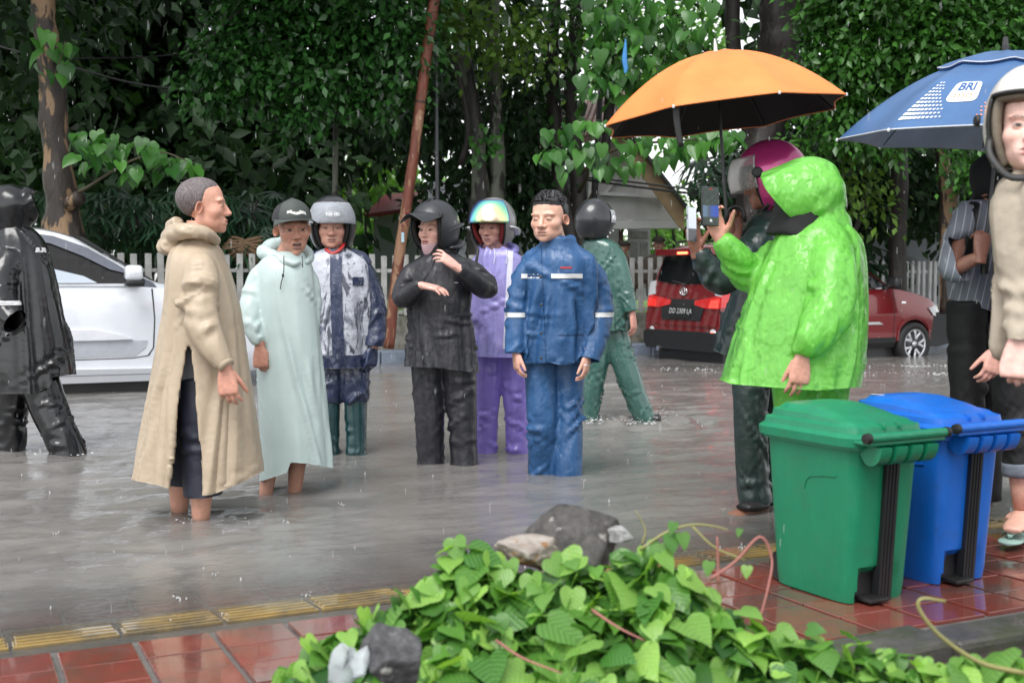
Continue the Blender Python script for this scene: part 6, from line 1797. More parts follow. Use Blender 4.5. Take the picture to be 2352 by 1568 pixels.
# ---- man in camouflage rain jacket with clear-visored helmet
def camo_man():
    F = Fig(7.38); J = F.J
    p = Person((J(785, 1045)[0], 7.38, -.2), 'smiling man in camouflage rain jacket and black helmet with rain-beaded visor', skin=srgb(192, 138, 112))
    p.head(J(763, 522), yaw=6, pitch=4, scale=1.10, wide=1.08, na=150, ne=100, ears=False, fold=.9, cheek=1.05, nose=1.2, jaw=1.12, eye=.6, lip=(.28, .12, .11))
    Mb = m_gloss('black_helmet', (.02, .022, .026), .3, .5)
    p.helmet(Mb, None, M_lining, top=20, side=56, rad=(.128, .150, .150), edge=M_rubber)
    Mv = m_clear('beaded_clear_visor', (.80, .83, .88), .22, 1.0)
    vis = p.visor(Mv, -2, 44, 74, 1.05, tilt=4, bulge=.05)
    # oval badge with letters on the visor
    def onvis(x, z):
        a = x / .15; e = z
        r = p.hrad; ce = math.cos(e); q = np.array([r[0] * math.sin(a) * ce ** .95, -r[1] * math.cos(a) * ce ** .97 * 1.05, r[2] * math.sin(e)]) * 1.072
        t = R(4); y, zz = q[1], q[2]; q[1] = y * math.cos(t) + zz * math.sin(t); q[2] = -y * math.sin(t) + zz * math.cos(t)
        return q + p.hcen
    Mw = plain('white_print_visor', (.72, .74, .76), .5); 
    t_ = np.linspace(0, 2 * PI, 37)
    ring = [onvis(.012 + .042 * math.cos(a), .27 + .085 * math.sin(a)) for a in t_]
    v, f = loft(ring, [(.0016, .0016)] * len(ring), n=6, sub=1); mesh_obj('badge_ring', p.H(v), f, Mw, vis)
    tv, tf = text_mesh('NHK', .040, bold=.0012)
    mesh_obj('badge_letters', p.H([onvis(.012 + q[0], .27 + q[1] * 3.4) for q in tv]), tf, Mw, vis)
    t = NT('grey_camouflage_pvc'); q = t.coords('Object')
    wv = t.map(q, (7, 7, 2.6)); n1 = t.noise(wv, 1.0, 5, .6, 1.2); n2 = t.noise(t.map(q, (13, 13, 4), (.2, .1, .3)), 1.0, 5, .65, 1.5)
    col = t.mix(t.ramp(n1, [(.44, 0.0), (.50, 1.0)]), (.11, .125, .17, 1), (.44, .46, .52, 1))
    col = t.mix(t.ramp(n2, [(.54, 0.0), (.60, .9)]), col, (.035, .04, .06, 1))
    t.P(Base_Color=col, Roughness=.3); t.P(Normal=t.bump(t.noise(q, 14, 4, .6), .5, .03))
    M = t.m; Mn = m_cloth('navy_pvc', (.022, .032, .075), .28, wr=.8, scale=14, coat=.3, var=.3)
    par = [F.trunk([(770, 572, 30, .075), (772, 584, 52, .10), (776, 602, 72, .12), (782, 650, 72, .15), (784, 730, 68, .165), (786, 800, 66, .165), (786, 880, 67, .165)], yaw=8, A=.026, k=1.9, kz=1.8, a0=.3, cross=.4)]
    hz = J(786, 842)[2]
    g = p.garment('jacket', par, M, hem=lambda v: np.full(len(v), hz), seed=31, crinkle=.001)
    for i, rw in enumerate(([(822, 612, 27, .02), (842, 640, 31, .02), (858, 700, 32, .0), (864, 755, 28, -.03), (860, 785, 26, -.05), (858, 800, 26, -.05)], [(718, 612, 26, .0), (705, 640, 29, .02), (704, 700, 29, .0), (712, 770, 26, -.05)])):
        p.garment('sleeve', [F.limb(rw, A=.018, k=9, open=True)], Mn, seed=33 + i, crinkle=.001)
    c = [F.limb([(735, 596, 26, .0), (718, 604, 30, .0), (712, 616, 26, .0)], A=.006), F.limb([(800, 592, 26, .02), (828, 602, 28, .02), (836, 616, 26, .02)], A=.006)]
    for q in c: p.garment('yoke', [q], Mn, seed=36)
    x0, x1 = J(774, 0)[0], J(801, 0)[0]
    p.patch(g, 'placket', [((x0, 0, 0), (1, 0, .03)), ((x1, 0, 0), (-1, 0, -.03)), ((0, 0, hz + .003), (0, 0, 1)), ((0, 0, J(0, 584)[2]), (0, 0, -1))], Mn, .006, facing=(0, -1, 0))
    p.patch(g, 'hem_band', [((0, 0, hz + .003), (0, 0, 1)), ((0, 0, J(0, 812)[2]), (0, 0, -1))], Mn, .003)
    a, b = J(812, 0)[0], J(836, 0)[0]
    p.patch(g, 'pocket_flap', [((a, 0, 0), (1, 0, 0)), ((b, 0, 0), (-1, 0, 0)), ((0, 0, J(0, 655)[2]), (0, 0, 1)), ((0, 0, J(0, 636)[2]), (0, 0, -1))], Mn, .007, facing=(0, -1, 0))
    p.garment('hood', [dict(pts=[J(735, 590, -.06), J(722, 588, .03), J(760, 582, .14), J(805, 586, .08), J(812, 590, -.03)], rad=[(.02, .02), (.03, .03), (.05, .04), (.035, .035), (.022, .022)], A=.010, k=10)], Mn, seed=38)
    v, f = loft([J(748, 572, -.08), J(764, 582, -.10), J(782, 572, -.09), J(790, 560, -.05)], [(.012, .008)] * 4, n=8, sub=3); mesh_obj('chin_strap', v, f, M_redpaint, p.e, True)
    p.garment('trousers', [F.limb([(762, 825, 38, .02), (760, 870, 35, .0), (757, 905, 33, .0), (756, 925, 28, .0)], A=.02, k=9), F.limb([(812, 825, 38, .02), (815, 870, 34, .0), (817, 905, 33, .0), (818, 925, 28, .0)], A=.02, k=9)], Mn, seed=41, crinkle=.001)
    Mt = m_cloth('teal_rubber_wader', (.012, .05, .055), .18, wr=.5, scale=9, coat=.6)
    for i, x in enumerate((755, 817)):
        p.garment('wader', [F.limb([(x, 905, 27, 0), (x, 960, 26, 0), (x + 1, 1000, 24, 0), (x + 1, 1030, 24, 0), (x + 2, 1060, 25, 0), (x + 2, 1100, 25, 0)], A=.018, k=14, joint=.85)], Mt, seed=43 + i, crinkle=.0005)
    p.limb([J(860, 770, -.05), J(857, 800, -.06)], [.03, .03])
    gl = hand_geo(J(857, 796, -.06), (-.12, -.1, -1), (-.6, .6, 0), -1, 1.15, curl=(25, 30, 20), thumb=(20, 20, 10)); mesh_obj('glove', gl[0], gl[1], Mn, p.e, True)
    p.frame(J(778, 660), J(786, 830), [(J(822, 615), J(858, 700), J(858, 796, -.06)), (J(722, 615), J(704, 700), J(712, 770, -.05))],
            [(J(762, 850), J(757, 940), J(756, 1085)), (J(812, 850), J(816, 940), J(818, 1085))], rl=.042)
    p.finish()
camo_man()

# ---- woman in black rain suit and peaked helmet, gesturing
def black_woman():
    F = Fig(7.0); J = F.J
    p = Person((J(1020, 1068)[0], 7.0, -.2), 'gesturing woman in matte black rain suit and peaked off-road helmet', skin=srgb(214, 160, 136))
    p.head(J(997, 528), yaw=-32, pitch=2, scale=1.0, na=150, ne=100, ears=False, fem=1, fold=.2, open=.45, jaw=.95, nose=.95, cheek=1.05, lip=(.42, .10, .11), look=(.003, 0), eye=1.1, browt=.0022)
    Mb = m_gloss('matte_black_helmet', (.028, .031, .036), .42, .12, drops=.2)
    h = p.helmet(Mb, None, M_lining, top=22, side=58, low=-52, rad=(.130, .158, .148), edge=M_rubber)
    # peak
    mb = []
    for k in range(8):
        t = k / 7
        for i in range(17):
            a = (i / 16 - .5) * 2
            w = .118 * (1 - .25 * t) * a
            mb.append((w, -.118 - .125 * t * (1 - .25 * a * a) + .05 * a * a * (1 - t), .105 - .028 * t - .03 * a * a + .012 * math.cos(a * 3.0) * t))
    f = [(k * 17 + i, k * 17 + i + 1, (k + 1) * 17 + i + 1, (k + 1) * 17 + i) for k in range(7) for i in range(16)]
    v, f = evaluated(mb, f, [('SOLIDIFY', dict(thickness=.006, offset=0)), ('SUBSURF', dict(levels=1))]); pk = mesh_obj('peak', p.H(v), f, Mb, h, True)
    v, f = box_mesh((.03, .02, .002)); mesh_obj('peak_badge', p.H(v @ rotm(0, -18, 0).T + np.array([-.028, -.215, .0955])), f, M_redpaint, pk)
    for sx in (1, -1):
        p.hdisc((sx * .108, -.075, .082), (sx, -.45, .35), .013, .008, M_rubber, 'peak_screw')
    p.hdisc((0, -.05, .166), (0, -.3, 1), .012, .006, M_rubber, 'peak_screw')
    # moulded side ridges running back
    for sx in (1, -1):
        v, f = loft([(sx * .118, -.03, -.01), (sx * .135, .04, .012), (sx * .115, .115, .03), (sx * .07, .17, .03)], [(.004, .012), (.009, .02), (.009, .018), (.003, .006)], n=10, sub=4, hint=(0, 0, 1)); mesh_obj('ridge', p.H(v), f, Mb, h, True)
        v, f = loft([(sx * .10, .0, -.105), (sx * .118, .06, -.10), (sx * .10, .125, -.075), (sx * .06, .165, -.06)], [(.01, .03), (.014, .035), (.012, .03), (.004, .01)], n=10, sub=4, hint=(0, 0, 1)); mesh_obj('ridge', p.H(v), f, Mb, h, True)
    # pink face mask pulled down below the chin
    Mm = plain('pink_mask', (.62, .42, .45), .8, var=.08)
    v = []
    for k in range(9):
        t = k / 8
        for i in range(15):
            a = (i / 14 - .5) * 2
            v.append((.052 * a * (1 - .1 * t), -.100 + .050 * a * a - .006 * math.sin(t * PI) - .004 + .035 * t, -.084 - .075 * t + .012 * a * a * (1 - t)))
    f = [(k * 15 + i, k * 15 + i + 1, (k + 1) * 15 + i + 1, (k + 1) * 15 + i) for k in range(8) for i in range(14)]
    v, f = evaluated(v, f, [('SOLIDIFY', dict(thickness=.003, offset=0))]); mesh_obj('face_mask', p.H(v), f, Mm, p.e, True)
    # dark scarf filling helmet base
    p.garment('scarf', [dict(pts=[J(1000, 556, .02), J(1004, 575, .03), J(1008, 592, .03)], rad=[(.085, .10), (.10, .11), (.12, .12)], A=.01, k=10)], plain('black_scarf', (.012, .012, .014), .85), seed=2)
    M = m_cloth('matte_black_nylon', (.022, .022, .028), .42, wr=.7, scale=10, var=.2, spec=.5)
    par = [F.trunk([(1010, 582, 34, .085), (1012, 594, 54, .11), (1013, 610, 72, .125), (1012, 660, 72, .145), (1011, 730, 70, .15), (1014, 790, 74, .165), (1016, 880, 84, .185)], yaw=-12, A=.026, k=2.1, kz=1.4, a0=.25, cross=.3),
           F.limb([(962, 622, 26, .0), (944, 634, 30, -.02), (926, 668, 28, -.05), (926, 684, 28, -.10), (944, 672, 26, -.17), (962, 658, 19, -.22), (968, 656, 16, -.235)], A=.016, k=12, joint=.5),
           F.limb([(1066, 620, 27, .02), (1088, 628, 31, .02), (1116, 654, 29, -.02), (1110, 660, 29, -.08), (1082, 639, 25, -.16), (1058, 622, 19, -.21), (1050, 616, 16, -.23)], A=.016, k=12, joint=.5)]
    def hem(v):
        x = (v[:, 0] / v[:, 1]) * FPX + CX
        y = np.interp(x, [930, 1000, 1097], [842, 845, 856]); return CAM_H - (y - HOR) / FPX * v[:, 1]
    g = p.garment('jacket', par, M, hem=hem, seed=51, crinkle=.0012, voxel=.0095)
    a, b = J(997, 0)[0], J(1030, 0)[0]
    p.patch(g, 'placket', [((a, 0, 0), (1, 0, 0)), ((b, 0, 0), (-1, 0, 0)), ((0, 0, J(0, 838)[2]), (0, 0, 1)), ((0, 0, J(0, 590)[2]), (0, 0, -1))], M, .006, bones=[0], facing=(0, -1, 0))
    mb = MB(); q = J(1043, 650, -.175)
    for i in range(4): mb.tube([q + np.array([i * .006, 0, .004 * (i % 2)]), q + np.array([i * .006 + .006, 0, .004 * ((i + 1) % 2)])], .0018, 5)
    mb.build('chest_mark', M_reflect, p.e)
    lg = lambda x0, x1, dd: F.limb([(x0, 835, 40, dd), (x0 + (x1 - x0) * .35, 910, 36, dd), (x0 + (x1 - x0) * .7, 990, 33, dd), (x1, 1050, 31, dd), (x1, 1066, 32, dd), (x1, 1110, 32, dd)], A=.018, k=6, joint=.6, long=.7)
    p.garment('trousers', [lg(983, 990, .02), lg(1056, 1066, -.02)], M, seed=57, crinkle=.0008)
    p.hand(J(970, 655, -.235), (.95, -.25, -.20), (-.1, .25, -1), 1, .98, curl=(14, 16, 10), spread=8, thumb=(30, 20, 10))
    p.hand(J(1050, 614, -.235), (-.74, -.18, .55), (-.45, .6, -.65), -1, .98, curls=[(2, 28, 18), (16, 30, 18), (24, 30, 18), (20, 22, 14)], spread=9, thumb=(35, 20, 15))
    p.frame(J(1012, 650), J(1014, 835), [(J(955, 625), J(930, 682, -.09), J(970, 655, -.235)), (J(1075, 622), J(1108, 660, -.06), J(1050, 614, -.235))],
            [(J(986, 855), J(987, 960), J(990, 1100)), (J(1056, 855), J(1060, 960), J(1066, 1100))], ra=.036, rl=.042)
    p.finish()
black_woman()

# ---- woman in lilac translucent rain suit
def lilac_woman():
    F = Fig(7.48); J = F.J
    p = Person((J(1155, 1040)[0], 7.48, -.2), 'woman in translucent lilac rain suit and silver helmet with rainbow visor', skin=srgb(196, 140, 118))
    p.head(J(1132, 520), yaw=-24, pitch=8, scale=1.03, na=150, ne=100, ears=False, fem=1, fold=.7, jaw=1.02, eye=.7, nose=1.05, cheek=1.08, lip=(.32, .12, .13))
    Mb = m_gloss('silver_grey_helmet', (.20, .20, .205), .35, .5, metal=.3)
    h = p.helmet(Mb, None, plain('red_lining', (.20, .02, .02), .8), top=20, side=58, rad=(.131, .152, .146), edge=M_rubber)
    t = NT('rainbow_mirror_visor'); q = t.coords('Object')
    lw = t.n.new('ShaderNodeLayerWeight'); lw.inputs[0].default_value = .45
    zz = t.n.new('ShaderNodeSeparateXYZ'); t.l.new(q, zz.inputs[0])
    mixv = t.math('ADD', lw.outputs['Facing'], t.math('MULTIPLY', t.noise(q, 6, 2), .25))
    t.P(Base_Color=t.ramp(mixv, [(.12, (.95, .80, .62, 1)), (.26, (.95, .93, .42, 1)), (.42, (.35, .85, .55, 1)), (.6, (.15, .6, .75, 1)), (.8, (.12, .15, .5, 1))]), Metallic=.75, Roughness=.22)
    t.P(Normal=t.bump(t.ramp(t.voro(q, 170).outputs['Distance'], [(.1, 1.0), (.35, 0.0)]), .25, .003))
    p.visor(t.m, -2, 56, 70, 1.065, tilt=8, bulge=.05)
    for sx in (1, -1):
        v, f = loft([(sx * .135, -.04, .0), (sx * .140, .02, -.02), (sx * .125, .07, -.06)], [(.006, .02), (.008, .028), (.005, .02)], n=12, sub=3, hint=(0, 0, 1)); mesh_obj('side_plate', p.H(v), f, M_reflect, h, True)
    Ml = m_cloth('lilac_pvc', (.46, .43, .88), .25, wr=.7, scale=11, var=.12, coat=.3, trans=.35)
    Mt = m_cloth('lilac_clear_pvc', (.34, .26, .78), .22, wr=.75, scale=10, var=.15, coat=.4, trans=.25, alpha=.72)
    inner = m_cloth('dark_clothes', (.05, .045, .09), .8, wr=.3)
    # hood lining framing the face, chin strap
    par = [F.trunk([(1138, 566, 26, .075), (1141, 578, 40, .095), (1144, 592, 56, .11), (1147, 640, 58, .13), (1146, 720, 56, .145), (1148, 790, 58, .15), (1148, 850, 60, .155)], yaw=-10, A=.022, k=2.2, kz=1.3, a0=.3, cross=.3),
           F.limb([(1104, 606, 22, .0), (1092, 630, 26, .0), (1090, 690, 24, -.02), (1098, 740, 20, -.06)], A=.012, k=10), F.limb([(1184, 606, 22, .02), (1198, 630, 26, .03), (1204, 700, 24, .03), (1200, 780, 20, .0)], A=.012, k=10)]
    hz = J(1148, 817)[2]
    g = p.garment('raincoat', par, Ml, hem=lambda v: np.full(len(v), hz), seed=61, crinkle=.0015)
    a, b = J(1143, 0)[0], J(1156, 0)[0]
    Mz = plain('white_zip', (.66, .66, .78), .5)
    p.patch(g, 'zip', [((a, 0, 0), (1, 0, -.05)), ((b, 0, 0), (-1, 0, .05)), ((0, 0, J(0, 798)[2]), (0, 0, 1)), ((0, 0, J(0, 576)[2]), (0, 0, -1))], Mz, .005, bones=[0], facing=(0, -1, 0))
    for x in (1135, 1163):
        mb = MB(); mb.tube([J(x, 572, -.115), J(x + 2, 590, -.135), J(x - 1, 606, -.14), J(x - 3, 604, -.142)], .003, 6); mb.build('drawcord', Mz, p.e)
    p.garment('hood', [dict(pts=[J(1108, 578, -.03), J(1104, 574, .06), J(1140, 570, .13), J(1180, 572, .08), J(1178, 578, -.02)], rad=[(.016, .02), (.03, .03), (.05, .04), (.035, .035), (.018, .02)], A=.010, k=10)], Ml, seed=3)
    sc = plain('patterned_scarf', (.20, .10, .10), .8, var=.6, scale=40)
    p.garment('scarf', [dict(pts=[J(1132, 552, .0), J(1136, 566, .0), J(1140, 580, .0)], rad=[(.07, .075), (.075, .08), (.08, .085)], A=.008, k=10)], sc, seed=5)
    mb = MB(); mb.tube([p.H([[-.115, -.06, -.06]])[0], J(1098, 575, -.13), J(1094, 600, -.145), J(1100, 628, -.15)], .009, 8); mb.build('chin_strap', M_rubber, p.e, True)
    lg = lambda x0, x1: F.limb([(x0, 800, 32, 0), (x0 + (x1 - x0) * .4, 880, 30, 0), (x0 + (x1 - x0) * .8, 960, 27, 0), (x1, 1030, 26, 0), (x1, 1090, 26, 0)], A=.020, k=7, long=.8, joint=.7)
    p.garment('rain_trousers', [lg(1122, 1116), lg(1178, 1188)], Mt, seed=66, crinkle=.0015)
    p.garment('trousers', [F.limb([(1122, 800, 24, 0), (1120, 920, 21, 0), (1116, 1060, 17, 0)], A=.006, k=7), F.limb([(1178, 800, 24, 0), (1182, 920, 21, 0), (1188, 1060, 17, 0)], A=.006, k=7)], inner, seed=68, voxel=.014)
    p.frame(J(1146, 650), J(1148, 810), [(J(1104, 610), J(1090, 690, -.02), J(1098, 740, -.06)), (J(1184, 610), J(1204, 700, .03), J(1200, 780))],
            [(J(1124, 830), J(1120, 940), J(1116, 1080)), (J(1178, 830), J(1183, 940), J(1188, 1080))], ra=.036, rl=.040)
    p.finish()
lilac_woman()

# ---- wading man in green rain suit seen from behind
def green_wader():
    F = Fig(9.17); J = F.J
    p = Person((J(1400, 965)[0], 9.17, -.2), 'man in dark green rain suit and black helmet wading away, seen from behind', skin=srgb(190, 132, 108))
    p.head(J(1368, 512), yaw=128, scale=1.05, na=90, ne=60, ears=False)
    Mb = m_gloss('black_gloss_helmet', (.018, .02, .024), .3, .5)
    p.helmet(Mb, None, M_lining, top=20, side=58, rad=(.130, .150, .150), low=-54)
    p.visor(m_clear('clear_visor', (.8, .83, .86), .35, .5), -6, 26, 76, 1.09, tilt=-4)
    for q in ((-.128, -.06, .03),): p.hdisc(q, (-1, -.2, 0), .020, .010, M_reflect, 'pivot')
    for q in ((-.132, -.02, -.075), (-.130, -.05, -.06), (-.128, .0, -.105)): p.hdisc(q, (-1, -.2, 0), .007, .006, M_reflect, 'stud')
    M = m_cloth('green_pvc', (.035, .105, .085), .22, wr=.8, scale=9, var=.2, coat=.4)
    par = [F.trunk([(1372, 548, 26, .08), (1376, 556, 36, .10), (1382, 572, 46, .115), (1390, 630, 46, .14), (1398, 700, 46, .15), (1402, 790, 50, .16)], yaw=-30, A=.026, k=2.0, kz=1.2, a0=.3, cross=.4),
           F.limb([(1414, 582, 18, -.05), (1422, 600, 22, -.07), (1434, 650, 22, -.10), (1446, 700, 19, -.14), (1450, 722, 17, -.15)], A=.016, k=9, open=True),
           F.limb([(1350, 582, 18, .05), (1342, 620, 22, .08), (1340, 690, 20, .10), (1340, 740, 18, .05)], A=.012, k=9)]
    hz = J(1400, 757)[2]
    p.garment('jacket', par, M, hem=lambda v: np.full(len(v), hz), seed=71, crinkle=.001)
    p.garment('trousers', [F.limb([(1384, 745, 30, 0), (1372, 830, 27, 0), (1360, 910, 23, 0), (1354, 980, 21, 0), (1352, 1020, 21, 0)], A=.02, k=6, long=.7), F.limb([(1408, 745, 30, .0), (1432, 830, 29, -.03), (1456, 900, 26, -.05), (1478, 952, 24, -.06), (1488, 970, 22, -.06)], A=.02, k=6, long=.7)], M, seed=75, crinkle=.001)
    mb = MB(); v, f = loft([J(1468, 958, -.02), J(1490, 962, -.06), J(1515, 960, -.10)], [(.05, .04), (.055, .045), (.035, .03)], n=16, sub=3); mesh_obj('boot', v, f, M_dark, p.e, True)
    p.hand(J(1453, 722, -.15), (.1, -.05, -1), (-.8, .5, 0), 1, 1.1, curl=(20, 30, 20), voxel=.006)
    p.frame(J(1390, 620), J(1398, 750), [(J(1414, 585, -.05), J(1434, 650, -.1), J(1453, 722, -.15)), (J(1350, 585, .05), J(1340, 690, .1), J(1340, 740, .05))],
            [(J(1384, 760), J(1366, 870), J(1354, 1000)), (J(1408, 760), J(1444, 870, -.04), J(1482, 960, -.06))], rl=.045)
    p.finish()
green_wader()

# ---- person in glossy black hooded raincoat walking away
def black_hood():
    F = Fig(7.5); J = F.J
    p = Person((J(70, 1040)[0], 7.5, -.2), 'person in glossy black hooded raincoat wading past the white car, face hidden', skin=srgb(28, 22, 20))  # body coloured near black to stand in for shade inside the sleeve
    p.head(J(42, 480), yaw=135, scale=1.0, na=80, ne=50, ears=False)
    M = m_cloth('glossy_black_pvc', (.006, .0065, .008), .24, wr=.4, scale=6, var=.3, coat=.35, spec=.45)
    hood = [dict(pts=[J(18, 540, .0), J(24, 510, .0), J(30, 478, .0), J(38, 450, .0), (J(46, 432, .0))], rad=[(.13, .12), (.125, .13), (.135, .145), (.125, .13), (.06, .06)], hint=(1, 0, 0), A=.016, k=8, n=30, long=.6), dict(pts=[J(50, 470, .0), J(72, 474, .02), J(90, 478, .04)], rad=[(.11, .12), (.10, .11), (.08, .09)], A=.012, k=10)]
    p.garment('hood', hood, M, seed=81, crinkle=.0006, smooth=4, cuts=[(J(84, 476, .03), (-.9, -.3, -.35), [1])])
    par = [F.trunk([(30, 520, 36, .11), (36, 540, 52, .14), (44, 572, 62, .16), (50, 640, 70, .18), (58, 730, 82, .20), (68, 820, 92, .22), (74, 900, 97, .23), (78, 960, 100, .23)], yaw=20, A=.036, k=2.5, kz=.6, a0=.2, cross=.2),
           F.limb([(26, 590, 30, -.12), (10, 625, 36, -.19), (4, 680, 36, -.23), (22, 725, 34, -.27), (40, 742, 34, -.29)], A=.02, k=9, open=True)]
    def hem(v):
        x = (v[:, 0] / v[:, 1]) * FPX + CX
        y = np.interp(x, [-40, 70, 110, 118, 165], [905, 905, 890, 866, 860]); return CAM_H - (y - HOR) / FPX * v[:, 1]
    g = p.garment('raincoat', par, M, hem=hem, seed=83, crinkle=.0006)
    p.patch(g, 'reflective_stripe', [((0, 0, J(0, 716)[2]), (-.45, 0, 1)), ((0, 0, J(0, 706)[2]), (.45, 0, -1))], M_reflect, .004, bones=[1]) if False else None
    a, b = J(-10, 0)[0], J(34, 0)[0]
    p.patch(g, 'reflective_stripe', [((0, 0, J(0, 700, -.2)[2]), (0, 0, 1)), ((0, 0, J(0, 690, -.2)[2]), (0, 0, -1))], M_reflect, .004, bones=[1])
    a, b = J(84, 0)[0], J(118, 0)[0]
    p.patch(g, 'reflective_stripe', [((a, 0, 0), (1, 0, 0)), ((b, 0, 0), (-1, 0, 0)), ((0, 0, J(0, 580)[2]), (0, 0, 1)), ((0, 0, J(0, 569)[2]), (0, 0, -1))], M_reflect, .004, bones=[0], facing=(0, -1, 0))
    p.garment('trousers', [F.limb([(30, 860, 44, .05), (26, 930, 40, .05), (26, 1000, 34, .05), (24, 1045, 33, .05), (24, 1090, 32, .05)], A=.024, k=6, long=.8), F.limb([(84, 860, 46, -.02), (110, 930, 42, -.05), (138, 995, 38, -.08), (158, 1042, 38, -.08), (166, 1075, 34, -.08)], A=.026, k=6, long=.9, joint=.8)], M, seed=87, crinkle=.0006)
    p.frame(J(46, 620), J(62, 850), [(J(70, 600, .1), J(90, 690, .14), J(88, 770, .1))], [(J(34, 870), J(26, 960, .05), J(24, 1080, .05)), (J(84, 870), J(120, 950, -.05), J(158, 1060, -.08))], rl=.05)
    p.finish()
black_hood()
# ---- man with pink helmet, phone and umbrella
def pink_man():
    F = Fig(5.66); J = F.J
    p = Person((J(1735, 1165)[0], 5.66, -.1), 'man in dark green rain jacket and pink helmet filming with a phone', skin=srgb(136, 88, 66))
    p.head(J(1766, 420, .02), yaw=-98, pitch=8, scale=1.04, na=150, ne=100, ears=False, fold=.6, eye=.6)
    Mb = m_gloss('pink_metallic_helmet', (.52, .04, .20), .28, .8, metal=.35, drops=.35)
    h = p.helmet(Mb, None, M_lining, top=20, side=62, rad=(.132, .160, .158), low=-52, cen=(0, .016, .030))
    p.visor(m_clear('scratched_clear_visor', (.92, .92, .91), .06, .1), -14, 34, 66, 1.10, tilt=-2, bulge=.10)
    for q in ((.131, -.055, .045), (.122, .125, .03)): p.hdisc(q, (1, 0, 0), .024, .010, M_rubber, 'vent')
    p.hdisc((.138, .05, -.04), (1, 0, 0), .012, .008, M_rubber, 'pivot')
    v, f = loft([(.136, .02, .05), (.137, .03, -.015), (.134, .09, -.02), (.12, .14, -.01)], [(.003, .004)] * 4, n=8, sub=4); mesh_obj('seam', p.H(v), f, plain('dark_pink', (.10, .008, .03), .5), h, True)
    mb = MB()
    for sx in (1, -1):
        c = [(sx * .033 + .024 * math.cos(a), -.104, -.004 + .018 * math.sin(a)) for a in np.linspace(0, 2 * PI, 17)]; mb.tube([p.H([q])[0] for q in c], .0018, 5)
        mb.tube([p.H([q])[0] for q in ((sx * .056, -.103, 0), (sx * .076, -.04, .002), (sx * .08, .0, .0))], .002, 5)
    mb.build('glasses', M_dark, p.e)
    v, f = loft([p.H([[.10, -.02, -.10]])[0], p.H([[.055, -.055, -.135]])[0], p.H([[0, -.065, -.145]])[0]], [(.012, .006)] * 3, n=8, sub=3); mesh_obj('chin_strap', v, f, M_rubber, p.e, True)
    p.neck(J(1775, 500, .05), .056)
    M = m_cloth('dark_green_nylon', (.016, .034, .030), .36, wr=.7, scale=9, var=.2, coat=.15)
    par = [F.trunk([(1778, 484, 34, .085), (1780, 498, 52, .12), (1780, 520, 66, .16), (1772, 590, 74, .19), (1762, 680, 82, .20), (1748, 780, 96, .21), (1742, 880, 105, .22)], yaw=80, A=.028, k=2.0, kz=1.1, cross=.3)]
    par[0]['rad'] = [(b, a) for a, b in par[0]['rad']]
    sl = F.limb([(1752, 548, 38, -.18), (1716, 590, 42, -.24), (1664, 640, 40, -.29), (1642, 636, 38, -.30), (1624, 608, 33, -.31), (1606, 582, 25, -.32), (1600, 572, 22, -.32)], A=.02, k=11, joint=.5, open=.014)
    s2 = F.limb([(1760, 540, 34, .2), (1730, 600, 36, .22), (1700, 600, 32, .12), (1694, 560, 26, .02), (1690, 540, 22, -.02)], A=.014, k=11, joint=.5)
    def hem(v):
        x = (v[:, 0] / v[:, 1]) * FPX + CX
        y = np.interp(x, [1620, 1640, 1760, 1860], [792, 806, 850, 860]); return CAM_H - (y - HOR) / FPX * v[:, 1]
    p.garment('jacket', par + [sl, s2], M, hem=hem, seed=91, crinkle=.001)
    p.garment('collar', [dict(pts=[J(1776, 474, .05), J(1778, 486, .05), J(1780, 498, .05)], rad=[(.080, .085), (.085, .09), (.10, .10)], A=.008, k=8)], M, seed=5)
    p.garment('trousers', [F.limb([(1728, 800, 48, -.05), (1724, 900, 42, -.06), (1726, 1010, 38, -.06), (1730, 1100, 38, -.05), (1736, 1150, 38, -.05), (1738, 1168, 37, -.05)], A=.02, k=6, long=.7, open=.03), F.limb([(1772, 800, 48, .12), (1776, 920, 42, .12), (1780, 1060, 38, .12), (1782, 1160, 37, .12)], A=.02, k=6, long=.7)], M, seed=97, crinkle=.001)
    p.hand(J(1599, 578, -.33), (-.16, .05, 1), (.55, -.8, .1), 1, 1.05, curls=[(10, 55, 45), (14, 58, 45), (18, 60, 45), (22, 60, 45)], spread=2, thumb=(28, 30, -10))
    p.hand(J(1690, 545, -.03), (-.08, .1, 1), (.2, -.9, 0), -1, 1.0, curls=[(45, 60, 40)] * 4, thumb=(5, 30, -15))
    p.frame(J(1774, 590), J(1756, 820), [(J(1756, 550, -.15), J(1655, 640, -.29), J(1600, 574, -.325)), (J(1760, 545, .2), J(1705, 602, .15), J(1690, 545, -.03))],
            [(J(1730, 850, -.05), J(1724, 990, -.06), J(1734, 1150, -.05), (-.8, -.5, 0)), (J(1772, 850, .12), J(1778, 990, .12), J(1782, 1150, .12), (-.8, -.5, 0))], rl=.048)
    v, f = loft([J(1748, 1156, -.05), J(1728, 1160, -.1), J(1705, 1165, -.14)], [(.05, .03), (.054, .03), (.04, .014)], n=14, sub=3); mesh_obj('sandal', v, f, M_rubber, p.e, True)
    p.finish()
pink_man()

